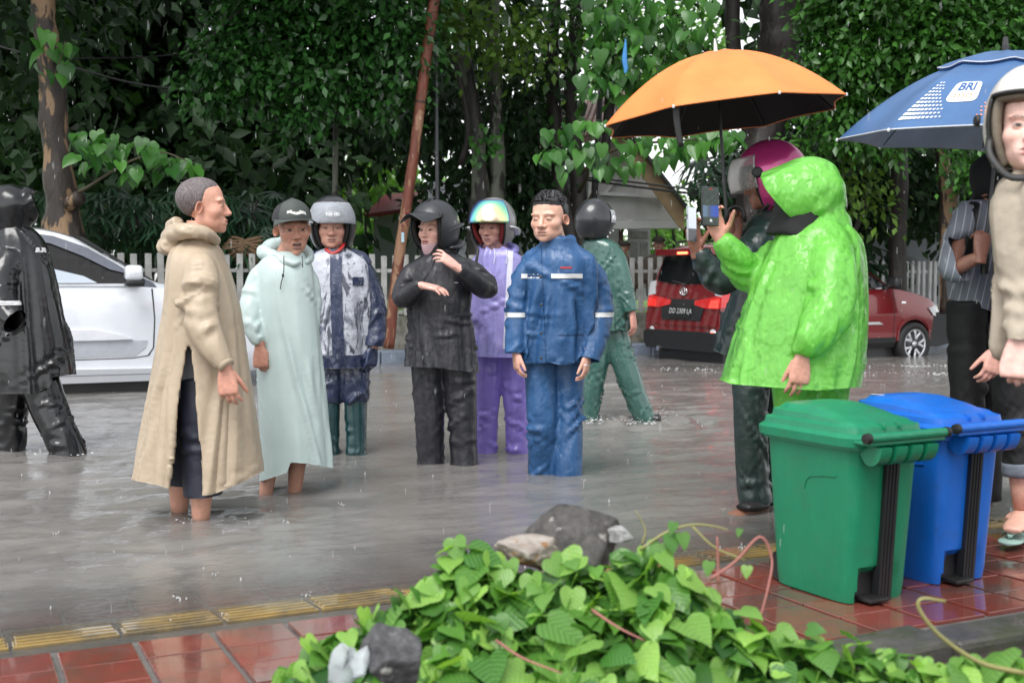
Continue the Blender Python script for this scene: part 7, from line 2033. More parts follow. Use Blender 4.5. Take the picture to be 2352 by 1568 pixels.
# ---- woman in bright green raincoat
def green_coat():
    F = Fig(4.7); J = F.J
    p = Person((J(1830, 1240)[0], 4.7, .0), 'person in bright lime-green plastic raincoat with hood up, seen from behind', skin=srgb(200, 142, 114))
    p.head(J(1846, 468), yaw=-118, pitch=4, scale=1.0, na=90, ne=60, ears=False)
    M = m_cloth('lime_polythene', (.27, .78, .135), .2, wr=1.35, scale=12, var=.05, coat=.4, trans=.45)
    p.garment('headscarf', [dict(pts=[J(1830, 545, -.02), J(1836, 500, -.02), J(1848, 460, .0), J(1856, 420, .0)], rad=[(.12, .12), (.105, .11), (.115, .12), (.06, .06)], A=.006)], plain('black_headscarf', (.008, .008, .009), .8), seed=4)
    hood = [dict(pts=[J(1928, 450, .02), J(1912, 450, .01), J(1880, 448, .0), J(1838, 448, -.02), J(1796, 446, -.04), J(1735, 436, -.06)], rad=[(.03, .03), (.100, .10), (.144, .13), (.146, .13), (.128, .115), (.10, .09)], hint=(0, 0, 1), A=.010, k=9, n=32, long=.9, cr=.6),
            dict(pts=[J(1930, 500, .02), J(1905, 515, .0), J(1860, 520, -.02)], rad=[(.055, .06), (.10, .11), (.105, .12)], hint=(0, 0, 1), A=.008, k=9)]
    p.garment('hood', hood, M, seed=103, crinkle=.0005, cs=16, smooth=3, voxel=.010, flats=[(J(1752, 402, -.05), (.40, .15, -.95)), (J(1945, 400, .0), (-.9, 0, -.45))], cuts=[(J(1794, 456, -.04), (.72, -.40, .58), [0, 1])])
    par = [F.trunk([(1872, 494, 56, .11), (1874, 510, 66, .13), (1876, 530, 84, .16), (1878, 556, 98, .19), (1872, 600, 112, .21), (1858, 660, 128, .23), (1846, 730, 140, .25), (1832, 810, 150, .26), (1812, 890, 158, .27), (1800, 960, 165, .28)], yaw=-30, A=.020, k=2.2, kz=1.0, a0=.3, cross=.3, cr=.4),
           F.limb([(1904, 580, 54, -.14), (1910, 620, 62, -.19), (1908, 690, 64, -.23), (1888, 745, 56, -.26), (1858, 788, 40, -.28), (1844, 806, 27, -.28), (1840, 816, 24, -.28)], A=.020, k=10, joint=.65),
           F.limb([(1800, 590, 52, .06), (1756, 622, 56, .10), (1716, 626, 50, .08), (1688, 590, 42, .02), (1664, 560, 32, -.01), (1652, 546, 25, -.02)], A=.024, k=11, joint=.55)]
    def hem(v):
        x = (v[:, 0] / v[:, 1]) * FPX + CX
        y = np.interp(x, [1640, 1680, 1780, 1880, 1970], [866, 882, 890, 897, 890]); return CAM_H - (y - HOR) / FPX * v[:, 1]
    p.garment('raincoat', par, M, hem=hem, seed=107, crinkle=.001, cs=15, voxel=.0105)
    p.garment('trousers', [F.limb([(1822, 870, 52, 0), (1826, 1000, 44, 0), (1830, 1200, 42, 0)], A=.02, k=6), F.limb([(1890, 880, 62, .05), (1888, 1000, 56, .05), (1884, 1200, 50, .05)], A=.02, k=6)], M, seed=109, voxel=.014)
    p.hand(J(1842, 818, -.275), (-.12, -.05, -1), (-.1, 1, 0), -1, 1.0, curl=(18, 28, 16), spread=5, thumb=(22, 20, 10))
    p.hand(J(1655, 550, -.02), (-.34, .0, 1), (.30, -.95, .1), 1, .96, curls=[(18, 55, 45), (20, 58, 45), (22, 60, 45), (25, 60, 45)], spread=3, thumb=(42, 40, 25))
    p.frame(J(1870, 600), J(1845, 850), [(J(1900, 585, -.12), J(1900, 700, -.22), J(1842, 816, -.28)), (J(1800, 590, .06), J(1715, 630, .08), J(1655, 550, -.02))], [(J(1824, 900), J(1826, 1050), J(1830, 1210)), (J(1888, 900, .05), J(1888, 1050, .05), J(1886, 1210, .05))], rl=.055)
    p.finish()
green_coat()

# ---- person with striped shirt and black headscarf
def striped_woman():
    F = Fig(5.2); J = F.J
    p = Person((J(2240, 1200)[0], 5.2, .04), 'person in grey pinstriped shirt and black headscarf under the blue umbrella', skin=srgb(150, 100, 78))
    p.head(J(2300, 450, .0), yaw=-96, pitch=14, scale=.98, na=120, ne=80, ears=False, fem=1, eye=.5, fold=.2)
    Ms = plain('black_scarf_cloth', (.006, .006, .007), .8, bump=.1, bscale=20)
    sc = [dict(pts=[J(2302, 344, .02), J(2304, 372, .02), J(2304, 420, .03), J(2302, 470, .05), J(2298, 520, .04), J(2290, 580, .0), J(2288, 660, -.02), J(2294, 800, -.03)], rad=[(.06, .06), (.130, .12), (.136, .14), (.110, .13), (.10, .13), (.085, .14), (.08, .13), (.075, .11)], hint=(1, 0, 0), A=.012, k=8, n=30)]
    p.garment('headscarf', sc, Ms, seed=3)
    t = NT('pinstripe_shirt'); q = t.coords('Object')
    rot = t.map(q, (1, 1, 1), (0, R(-12), R(15))); sx = t.n.new('ShaderNodeSeparateXYZ'); t.l.new(rot, sx.inputs[0])
    st = t.math('GREATER_THAN', t.math('SINE', t.math('MULTIPLY', sx.outputs[0], 210.0)), .90)
    t.P(Base_Color=t.mix(t.math('MULTIPLY', st, .7), (.20, .21, .25, 1), (.55, .56, .6, 1)), Roughness=.8); t.P(Normal=t.bump(t.noise(q, 12, 3), .5, .02))
    M = t.m
    par = [F.trunk([(2240, 462, 28, .10), (2242, 480, 44, .14), (2240, 530, 50, .17), (2236, 600, 50, .17), (2234, 660, 52, .17), (2234, 740, 54, .17)], yaw=70, A=.02, k=1.8, kz=1.4)]
    par[0]['rad'] = [(b, a) for a, b in par[0]['rad']]
    sl = F.limb([(2226, 486, 26, -.12), (2208, 520, 33, -.17), (2190, 575, 33, -.20), (2186, 615, 32, -.22), (2204, 624, 29, -.25), (2222, 616, 26, -.28)], A=.018, k=9, joint=.6, open=.02)
    def hem(v):
        x = (v[:, 0] / v[:, 1]) * FPX + CX
        y = np.interp(x, [2180, 2290], [686, 718]); return CAM_H - (y - HOR) / FPX * v[:, 1]
    g = p.garment('shirt', par + [sl], M, hem=hem, seed=113, crinkle=.001)
    v, f = loft([J(2240, 458, -.02), J(2238, 476, -.16), J(2232, 520, -.20), J(2226, 570, -.19), J(2222, 610, -.16)], [(.022, .006)] * 5, n=10, sub=4, hint=(1, .2, 0)); mesh_obj('shoulder_strap', v, f, M_rubber, p.e, True)
    p.hand(J(2252, 590, -.30), (.12, .1, 1), (-.2, .9, 0), -1, .95, curls=[(50, 60, 40)] * 4, thumb=(20, 30, 20))
    Mk = m_cloth('black_trousers', (.008, .008, .009), .7, wr=.3)
    p.garment('trousers', [F.limb([(2222, 690, 46, -.08), (2222, 800, 44, -.08), (2224, 950, 38, -.08), (2226, 1150, 34, -.08)], A=.02, k=6), F.limb([(2256, 690, 46, .08), (2262, 800, 42, .08), (2266, 950, 38, .08), (2266, 1150, 34, .08)], A=.02, k=6)], Mk, seed=117, voxel=.014)
    p.frame(J(2240, 560), J(2236, 720), [(J(2226, 490, -.1), J(2186, 618, -.22), J(2252, 590, -.30)), (J(2246, 490, .12), J(2262, 600, .15), J(2280, 640, .0))], [(J(2226, 740, -.08), J(2224, 930, -.08), J(2226, 1160, -.08)), (J(2256, 740, .08), J(2264, 930, .08), J(2266, 1160, .08))], rl=.045, ra=.036)
    p.finish()
striped_woman()

def grey_sleeve():
    F = Fig(4.85); J = F.J
    p = Person((J(2330, 1200)[0], 4.85, .04), 'person in grey top, rolled black trousers and flip-flops behind the blue bin', skin=srgb(206, 150, 124))
    p.head(J(2420, 420), yaw=-60, scale=1.0, na=80, ne=50, ears=False)
    M = m_cloth('grey_top_cloth', (.16, .16, .19), .7, wr=.3); Mk = m_cloth('black_cargo', (.009, .009, .01), .65, wr=.5)
    p.garment('top', [F.trunk([(2400, 470, 30, .08), (2398, 490, 60, .11), (2392, 560, 70, .13), (2386, 680, 74, .15), (2380, 760, 78, .15)], A=.02), F.limb([(2360, 520, 34, -.05), (2338, 580, 38, -.09), (2330, 660, 37, -.12), (2318, 730, 34, -.16), (2298, 790, 30, -.18), (2292, 806, 29, -.18)], A=.018, k=9, open=True)], M, seed=121)
    p.garment('trousers', [F.limb([(2318, 740, 46, -.02), (2320, 860, 44, -.02), (2330, 960, 40, -.02), (2340, 1050, 36, -.02), (2342, 1078, 35, -.02)], A=.018, k=6, open=True), F.limb([(2390, 740, 46, .05), (2388, 900, 42, .05), (2380, 1060, 36, .05)], A=.018, k=6)], Mk, seed=123)
    v, f = loft([J(2341, 1060, -.02), J(2342, 1075, -.02), J(2342, 1092, -.02)], [(.068, .068), (.071, .071), (.069, .069)], n=22, sub=2); mesh_obj('rolled_cuff', v, f, plain('denim_inside', (.16, .18, .22), .8, var=.3, scale=30), p.e, True)
    p.hand(J(2290, 800, -.18), (-.3, -.1, -1), (-.3, .9, 0), -1, .98, curl=(22, 32, 20), thumb=(30, 20, 15))
    p.frame(J(2394, 560), J(2380, 760), [(J(2362, 525, -.05), J(2330, 660, -.12), J(2290, 800, -.18)), (J(2430, 525), J(2450, 660), J(2450, 780))], [(J(2330, 780, -.02), J(2332, 960, -.02), J(2346, 1166, -.02), (-.55, -.85, 0)), (J(2386, 780, .05), J(2384, 960, .05), J(2376, 1146, .06), (-.75, -.6, 0))], rl=.058)
    Mf = plain('mint_flip_flop', (.30, .45, .40), .6)
    for (x, y, dd, dx) in ((2330, 1205, -.1, -.55), (2352, 1166, .05, -.7)):
        c = J(x, y, dd); c[2] = .055
        d = np.array([dx, -math.sqrt(1 - dx * dx), 0]); n = np.array([-d[1], d[0], 0])
        pts = [c + d * t * .13 for t in (-1, -.6, 0, .5, .85, 1)]
        v, f = loft(pts, [(.02, .008), (.036, .009), (.038, .009), (.048, .009), (.036, .009), (.014, .008)], n=16, sub=3, hint=n); mesh_obj('flip_flop', v, f, Mf if dd < 0 else M_rubber, p.e, True)
        mb = MB(); mb.tube([c + n * .045 + d * .0 + (0, 0, .01), c + d * .05 + n * .02 + (0, 0, .04), c + d * .09 + (0, 0, .02)], .006, 6); mb.tube([c - n * .045 + (0, 0, .01), c + d * .05 - n * .02 + (0, 0, .04), c + d * .09 + (0, 0, .02)], .006, 6)
        mb.build('strap', Mf if dd < 0 else M_rubber, p.e, True)
    p.finish()
grey_sleeve()

# ---- helmeted woman at the right edge, close to the camera
def edge_woman():
    F = Fig(3.2); J = F.J
    p = Person((J(2430, 1560)[0], 3.2, .04), 'woman in beige jacket and pale helmet looking at the camera, cut by the picture edge', skin=srgb(226, 176, 152))
    p.head(J(2367, 297), yaw=-22, pitch=-2, roll=2, scale=.99, na=260, ne=170, ears=False, fem=1, fold=.15, jaw=.95, nose=.98, eye=1.15, lip=(.50, .10, .13), browt=.0034, browa=.95, tall=1.0)
    Mb = m_gloss('pearl_white_helmet', (.66, .64, .61), .35, .5, drops=.4)
    h = p.helmet(Mb, None, plain('beige_lining', (.20, .17, .13), .9, bump=.3), top=24, side=66, rad=(.114, .140, .146), low=-48, edge=M_rubber)
    v, f = loft([(-.10, -.06, -.03), (-.095, -.085, -.08), (-.05, -.10, -.135), (0, -.095, -.14)], [(.010, .004)] * 4, n=8, sub=4); mesh_obj('chin_strap', p.H(v), f, M_rubber, h, True)
    p.hdisc((-.128, -.075, .012), (-1, -.3, 0), .016, .012, M_rubber, 'pivot')
    p.garment('headscarf', [dict(pts=[J(2392, 376, .03), J(2396, 396, .03), J(2400, 420, .03)], rad=[(.07, .08), (.075, .085), (.09, .095)], A=.008)], plain('black_inner_scarf', (.008, .008, .009), .85), seed=3)
    M = m_cloth('beige_jacket_cotton', (.40, .345, .275), .75, wr=.6, scale=9, var=.08, spec=.25)
    par = [F.trunk([(2408, 384, 50, .08), (2410, 402, 90, .11), (2414, 440, 118, .13), (2418, 540, 120, .15), (2418, 700, 118, .15), (2418, 800, 118, .15)], A=.02),
           F.limb([(2340, 448, 50, .0), (2326, 480, 58, -.02), (2334, 580, 55, -.04), (2344, 660, 49, -.06), (2345, 730, 42, -.09), (2341, 772, 36, -.11), (2340, 788, 35, -.11)], A=.024, k=8, joint=.6, open=.016)]
    p.garment('jacket', par, M, seed=131, crinkle=.001, voxel=.0085)
    p.hand(J(2338, 784, -.11), (-.15, -.15, -1), (.4, .9, 0), 1, .94, curls=[(55, 70, 40)] * 4, thumb=(12, 45, 35), voxel=.003)
    Mk = m_cloth('black_jeans', (.010, .010, .011), .7)
    p.garment('trousers', [F.limb([(2450, 780, 84, .03), (2456, 1000, 74, .03), (2460, 1500, 60, .03)], A=.02)], Mk, voxel=.018)
    p.frame(J(2414, 520), J(2420, 800), [(J(2342, 455), J(2342, 620, -.05), J(2338, 784, -.11)), (J(2490, 455), J(2505, 640), J(2500, 790))], [(J(2440, 850), J(2446, 1150), J(2450, 1560)), (J(2470, 850), J(2470, 1150), J(2470, 1560))], rl=.04, ra=.028)
    p.finish()
edge_woman()

# ---- two officers far behind the fence
def officer(x, y, label, face, cap):
    F = Fig(18.2); J = F.J
    p = Person((J(x, 720)[0], 18.2, .16), label, 'officers behind the fence', skin=srgb(140, 98, 78))
    p.head(J(x, y), yaw=face, scale=1.05, na=60, ne=40)
    M = plain('brown_uniform', (.075, .055, .040), .8)
    p.garment('uniform', [F.trunk([(x, y + 18, 10, .07), (x, y + 24, 22, .10), (x, y + 34, 30, .12), (x, y + 70, 29, .13), (x, y + 120, 29, .13)], A=.01), F.limb([(x - 28, y + 34, 9, 0), (x - 34, y + 60, 9, -.03), (x - 30, y + 86, 8, -.08)], A=.01), F.limb([(x + 28, y + 34, 9, 0), (x + 34, y + 60, 9, -.03), (x + 30, y + 86, 8, -.08)], A=.01)], M, voxel=.02, seed=5)
    v, f = loft([p.H([[0, .005, .045]])[0], p.H([[0, .005, .075]])[0], p.H([[0, .01, .115]])[0]], [(.098, .115), (.105, .12), (.06, .07)], n=20, sub=3); mesh_obj('cap', v, f, plain('dark_cap', (.03, .024, .018), .8), p.e, True)
    v, f = loft([p.H([[0, -.08, .05]])[0], p.H([[0, -.16, .035]])[0]], [(.07, .008), (.05, .005)], n=12, sub=2, hint=rotm(face) @ np.array([1, 0, 0])); mesh_obj('cap_bill', v, f, plain('dark_cap2', (.03, .024, .018), .8), p.e, True) if cap else None
    p.frame(J(x, y + 50), J(x, y + 110), [(J(x - 26, y + 36), J(x - 34, y + 60), J(x - 30, y + 90, -.08)), (J(x + 26, y + 36), J(x + 34, y + 60), J(x + 30, y + 90, -.08))], [(J(x - 10, y + 110), J(x - 10, y + 150), J(x - 10, y + 185)), (J(x + 10, y + 110), J(x + 10, y + 150), J(x + 10, y + 185))])
    p.finish()
officer(1432, 572, 'brown-uniformed officer with cap looking down, before the white house door', -60, True)
officer(1513, 562, 'brown-uniformed officer standing behind the fence left of the red car', -10, True)

# ------------------------------------------------------------------ umbrellas
def umbrella(name, label, cen, R0, h, n, tilt, mat, lining, vent=False, scal=.05, phase=0, edge=None, drop=.0):
    """canopy of n gores; cen = centre of the rim plane"""
    e = empty(name, tuple(cen), label, 'umbrella')
    Rm = np.array(Matrix.Rotation(tilt[0], 3, 'X') @ Matrix.Rotation(tilt[1], 3, 'Y'))
    def surf(r, a, off=0.0):
        """r 0..1 along the rib, a azimuth"""
        k = ((a - phase) / (2 * PI / n)) % 1.0; w = math.sin(PI * k)          # 0 at rib, 1 mid gore
        rr = R0 * r * (1 - scal * w * r * r) * (1 - (1 - math.cos(PI / n)) * w * .9)
        z = h * (1 - r ** 1.9) - .012 * w * r * (1 - r) * 4 + scal * .35 * w * r ** 3 * h + off
        return np.array([rr * math.cos(a), rr * math.sin(a), z - (drop * r ** 6)])
    def grid(r0, r1, nr, off, na=n * 10):
        v = []; f = []
        for j in range(nr + 1):
            for i in range(na): v.append(Rm @ surf(r0 + (r1 - r0) * j / nr, 2 * PI * i / na, off) + np.array(cen))
        for j in range(nr):
            for i in range(na): f.append((j * na + i, (j + 1) * na + i, (j + 1) * na + (i + 1) % na, j * na + (i + 1) % na))
        return np.array(v), f
    v, f = grid(.02, 1, 16, 0); mesh_obj('canopy', v, f, mat, e, True)
    v, f = grid(.02, .995, 12, -.005); mesh_obj('lining', v, [q[::-1] for q in f], lining, e, True)
    if vent:
        v, f = grid(.01, .40, 6, .018); f2 = f; vt = mesh_obj('vent_cap', v, f2, mat, e, True)
        P = [Rm @ surf(.40, a, .016) + np.array(cen) for a in np.linspace(0, 2 * PI, n * 10 + 1)]
        mb = MB(); mb.tube(P, .0028, 6); mb.build('vent_piping', edge or M_dark, e)
    P = [Rm @ surf(1, a, -.002) + np.array(cen) for a in np.linspace(0, 2 * PI, n * 10 + 1)]
    mb = MB(); mb.tube(P, .004 if not vent else .003, 6); mb.build('rim_piping', edge or mat, e)
    for i in range(n):
        a = phase + 2 * PI * i / n
        mb = MB(); mb.tube([Rm @ surf(r, a + 1e-4, -.012) + np.array(cen) for r in np.linspace(.03, .97, 10)], .003, 5); rb = mb.build('rib', M_dark, e)
        mb = MB(); mb.tube([Rm @ np.array([0, 0, h * .35]) + np.array(cen), Rm @ surf(.52, a + 1e-4, -.014) + np.array(cen)], .003, 5); mb.build('strut', M_dark, rb)
        q = Rm @ surf(1.0, a + 1e-4, -.004) + np.array(cen); v, f = lathe([(.005, -.006), (.006, 0), (.003, .008)], 8); mesh_obj('rib_tip', v + q, f, M_reflect, rb)
    return e, Rm, surf
def m_umb(name, col, rough=.5, trans=.2):
    t = NT(name); q = t.coords('Object')
    k = t.ramp(t.noise(q, 5, 4, .6), [(.3, .86), (.7, 1.08)])
    c = t.mix(1.0, (*col, 1), k, blend='MULTIPLY')
    dr = t.ramp(t.voro(q, 90).outputs['Distance'], [(.08, 1.0), (.28, 0.0)])
    t.P(Base_Color=c, Roughness=rough, Normal=t.bump(dr, .25, .004)); t.b.inputs['Specular IOR Level'].default_value = .4
    tl = t.n.new('ShaderNodeBsdfTranslucent'); t.l.new(c, tl.inputs[0]); mx = t.n.new('ShaderNodeMixShader'); mx.inputs[0].default_value = trans
    t.l.new(t.b.outputs[0], mx.inputs[1]); t.l.new(tl.outputs[0], mx.inputs[2]); t.l.new(mx.outputs[0], t.out.inputs[0]); return t.m
M_umb_or = m_umb('orange_pongee', (.85, .255, .07), .55, .05); M_umb_in = plain('black_umbrella_lining', (.010, .008, .007), .8)
M_umb_bl = m_umb('blue_umbrella_cloth', (.10, .21, .43), .38, .3); M_umb_gr = m_umb('silver_grey_lining', (.75, .75, .78), .6, .35)
c = W(1660, 268, 5.6)
e, Rm, surf = umbrella('umbrella', 'large orange umbrella with black lining held over the phone-filming pair', c, .575, .30, 8, (R(-1.5), R(-6.2)), M_umb_or, M_umb_in, phase=R(14), scal=.05)
cc = np.array(c); top = Rm @ np.array([0, 0, .31]) + cc
hk = np.array(W(1669, 500, 5.55))
mb = MB(); mb.tube([top + (0, 0, -.02), hk], .0075, 10); mb.build('shaft', M_dark, e)
mb = MB(); mb.tube([top + (0, 0, -.02), top + Rm @ np.array([0, 0, .02]), top + Rm @ np.array([0, 0, .05])], [.010, .008, .003], 8); mb.build('ferrule', M_reflect, e)
mb = MB(); pts = [hk + (0, 0, -.02), hk + (0, 0, .01)] + [hk + np.array([.040 - .040 * math.cos(a), -.0, .012 + .04 * math.sin(a)]) for a in np.linspace(0.1, PI, 9)] + [hk + np.array([.082, 0, -.02])]
mb.tube(pts, .011, 10); mb.build('crook_handle', M_rubber, e, True)
s0 = Rm @ surf(.93, R(14) + 1.25 * PI, -.01) + cc
v, f = loft([s0, s0 + (0, 0, -.06), s0 + (.008, 0, -.13), s0 + (.022, 0, -.20)], [(.014, .003), (.015, .003), (.014, .003), (.012, .003)], n=8, sub=3, hint=(1, 0, 0)); mesh_obj('tie_strap', v, f, M_rubber, e, True)

c = W(2299, 317, 5.0)
Mwp = plain('white_piping', (.6, .62, .66), .6)
e, Rm, surf = umbrella('umbrella', 'blue double-canopy umbrella with white logo panel and grey lining', c, .655, .335, 8, (R(1.9), R(.8)), M_umb_bl, M_umb_gr, vent=True, phase=R(30), scal=.035, edge=Mwp)
cc = np.array(c); top = Rm @ np.array([0, 0, .345]) + cc
hk = np.array(W(2262, 585, 4.95))
mb = MB(); mb.tube([top + (0, 0, -.02), hk], .008, 10); mb.build('shaft', M_dark, e)
mb = MB(); mb.tube([top, top + (0, 0, .03), top + (0, 0, .065)], [.012, .014, .009], 10); mb.build('ferrule', M_dark, e)
mb = MB(); mb.tube([hk + (0, 0, .06), hk, hk + (0, 0, -.08)], [.016, .018, .016], 10); mb.build('grip', M_rubber, e)
def onpanel(x, y, off=.004):
    """x across the gore between the near-left ribs (-1..1), y 0 rim .. 1 up the gore"""
    r = 1 - y * .62; a = R(210) + (x * .5 + .5) * R(45)
    return Rm @ surf(r, a, off) + cc
def pmesh(name, tv, tf, mat, ox, oy, sx, sy, off, parent):
    return mesh_obj(name, np.array([onpanel(ox + q[0] * sx, oy + q[1] * sy, off) for q in tv]), tf, mat, parent, False)
Mlw = plain('logo_white', (.80, .82, .84), .6, var=.04); Mlb = plain('logo_blue', (.03, .10, .30), .6); Mlo = plain('logo_peach', (.80, .30, .16), .6)
# rounded badge
th = np.linspace(0, 2 * PI, 48, endpoint=False)
ring = np.array([[np.sign(math.cos(a)) * abs(math.cos(a)) ** .35, np.sign(math.sin(a)) * abs(math.sin(a)) ** .35, 0] for a in th])
gv = [np.array([0, 0, 0])]; gf = []
for k in range(1, 7):
    gv += list(ring * k / 6)
gv = np.array(gv); gf = [(0, 1 + i, 1 + (i + 1) % 48) for i in range(48)]
for k in range(5): gf += [(1 + k * 48 + i, 1 + (k + 1) * 48 + i, 1 + (k + 1) * 48 + (i + 1) % 48, 1 + k * 48 + (i + 1) % 48) for i in range(48)]
badge = pmesh('logo_badge', gv, gf, Mlw, -.10, .44, .31, .155, .0035, e)
tv, tf = text_mesh('BRI', 1.0, bold=.03); pmesh('logo_letters', tv, tf, Mlb, -.10, .50, .29, .175, .0055, badge)
tv, tf = text_mesh('mo', 1.0, bold=.0); pmesh('logo_letters', tv, tf, Mlo, -.10, .375, .30, .15, .0055, badge)
def halftone(name, mat, x0, sgn):
    mb = MB()
    for j in range(11):
        for i in range(10):
            y = .10 + j * .048; x = i * .066
            if x > .62 * (1 - j / 11.5) + .02: continue
            s_ = .030 * (1 - .6 * i / 10) * (1 - .5 * j / 11)
            cxp = x0 + sgn * x + sgn * j * .012
            mb.add([onpanel(cxp - s_, y - s_ * .55), onpanel(cxp + s_, y - s_ * .55), onpanel(cxp + s_ + sgn * .012, y + s_ * .55), onpanel(cxp - s_ + sgn * .012, y + s_ * .55)], [(0, 1, 2, 3)])
    o = mb.build(name, mat, e); o['kind'] = 'stuff'
halftone('halftone_print', Mlw, -.93, 1); halftone('halftone_print', Mlo, .90, -1)

# ------------------------------------------------------------------ phones
def m_screen(name, kind):
    t = NT(name); q = t.coords('Generated')
    sp = t.n.new('ShaderNodeSeparateXYZ'); t.l.new(q, sp.inputs[0]); z = sp.outputs[2]; x = sp.outputs[0]
    if kind == 'bright':
        c = t.ramp(z, [(.0, (.02, .02, .025, 1)), (.36, (.02, .02, .025, 1)), (.38, (.62, .68, .78, 1)), (1.0, (.70, .76, .84, 1))], 'LINEAR'); st = .55
    else:
        base = t.mix(t.ramp(t.noise(q, 14, 4), [(.45, 0.0), (.62, 1.0)]), (.004, .006, .005, 1), (.03, .07, .04, 1))
        fig = t.math('MULTIPLY', t.math('LESS_THAN', z, .52), t.math('GREATER_THAN', z, .22))
        c = t.mix(fig, base, t.ramp(x, [(.2, (.10, .17, .25, 1)), (.42, (.04, .06, .1, 1)), (.55, (.02, .08, .35, 1)), (.8, (.01, .06, .4, 1))])); st = .55
    t.P(Base_Color=(.01, .01, .012, 1), Roughness=.12, Emission_Color=c, Emission_Strength=st); return t.m
def phone(c, yaw, pitch, roll, label, scr, body):
    e = empty('phone', tuple(c), label, 'phone')
    Rm = rotm(yaw, pitch, roll)
    v, f = box_mesh((.074, .009, .152), .0035); mesh_obj('case', v @ Rm.T + c, f, body, e, True)
    v, f = box_mesh((.068, .0008, .145), 0); s_ = mesh_obj('screen', (v + np.array([0, -.0052, 0])) @ Rm.T + c, f, scr, e)
    v, f = box_mesh((.002, .004, .02)); mesh_obj('button', (v + np.array([-.0375, 0, .03])) @ Rm.T + c, f, M_dark, e)
    return e, Rm
def local_screen(c, Rm): pass
c = np.array(W(1588, 515, 5.26)); phone(c, 52, -4, 4, 'phone with pale bright screen held up by the pink-helmeted man', m_screen('phone_screen_bright', 'bright'), plain('silver_phone', (.35, .38, .42), .3))
c = np.array(W(1631, 474, 4.63)); e, Rm = phone(c, 20, -3, 1, 'dark phone with live picture held up by the lime raincoat wearer', m_screen('phone_screen_dark', 'dark'), plain('black_phone', (.015, .016, .02), .25))
mb = MB(); v, f = lathe([(.0055, 0), (.0055, .001)], 16, 'y'); mb.add((v * (1, -1, 1) + np.array([.0, -.0062, -.055])) @ Rm.T + c, [q[::-1] for q in f]); mb.build('shutter_mark', M_reflect, e)
v, f = box_mesh((.014, .0006, .004)); mesh_obj('record_mark', (v + np.array([0, -.0062, .066])) @ Rm.T + c, f, M_redpaint, e)
# ------------------------------------------------------------------ wheeled pedal bins
def m_bin(name, c):
    t = NT(name); q = t.coords('Object')
    sc = t.ramp(t.noise(t.map(q, (6, 6, 2)), 3, 6, .75), [(.45, .92), (.75, 1.12)])
    k = t.mix(1.0, (*c, 1), sc, blend='MULTIPLY')
    dirt = t.ramp(t.noise(q, 9, 6, .7), [(.52, 0.0), (.75, .55)]); k = t.mix(dirt, k, tuple(x * .5 + .03 for x in c) + (1,))
    t.P(Base_Color=k, Roughness=t.ramp(t.noise(q, 12, 4), [(.3, .28), (.7, .48)])); t.b.inputs['Specular IOR Level'].default_value = .5
    dr = t.ramp(t.voro(q, 110).outputs['Distance'], [(.05, 1.0), (.2, 0.0)])
    t.P(Normal=t.bump(dr, .15, .003, t.bump(t.noise(q, 250, 3), .05, .002))); return t.m
def rrect(a, b, z, n=56, p=7, cx=0, cy=0):
    th = np.linspace(0, 2 * PI, n, endpoint=False); e = 2 / p
    return np.stack([cx + a * np.sign(np.cos(th)) * np.abs(np.cos(th)) ** e, cy + b * np.sign(np.sin(th)) * np.abs(np.sin(th)) ** e, np.full(n, z)], 1)
def rings(rs, cap0=True, cap1=True):
    n = len(rs[0]); v = np.concatenate(rs); f = [(i * n + j, i * n + (j + 1) % n, (i + 1) * n + (j + 1) % n, (i + 1) * n + j) for i in range(len(rs) - 1) for j in range(n)]
    if cap0: f.append(tuple(range(n))[::-1])
    if cap1: f.append(tuple((len(rs) - 1) * n + j for j in range(n)))
    return v, f
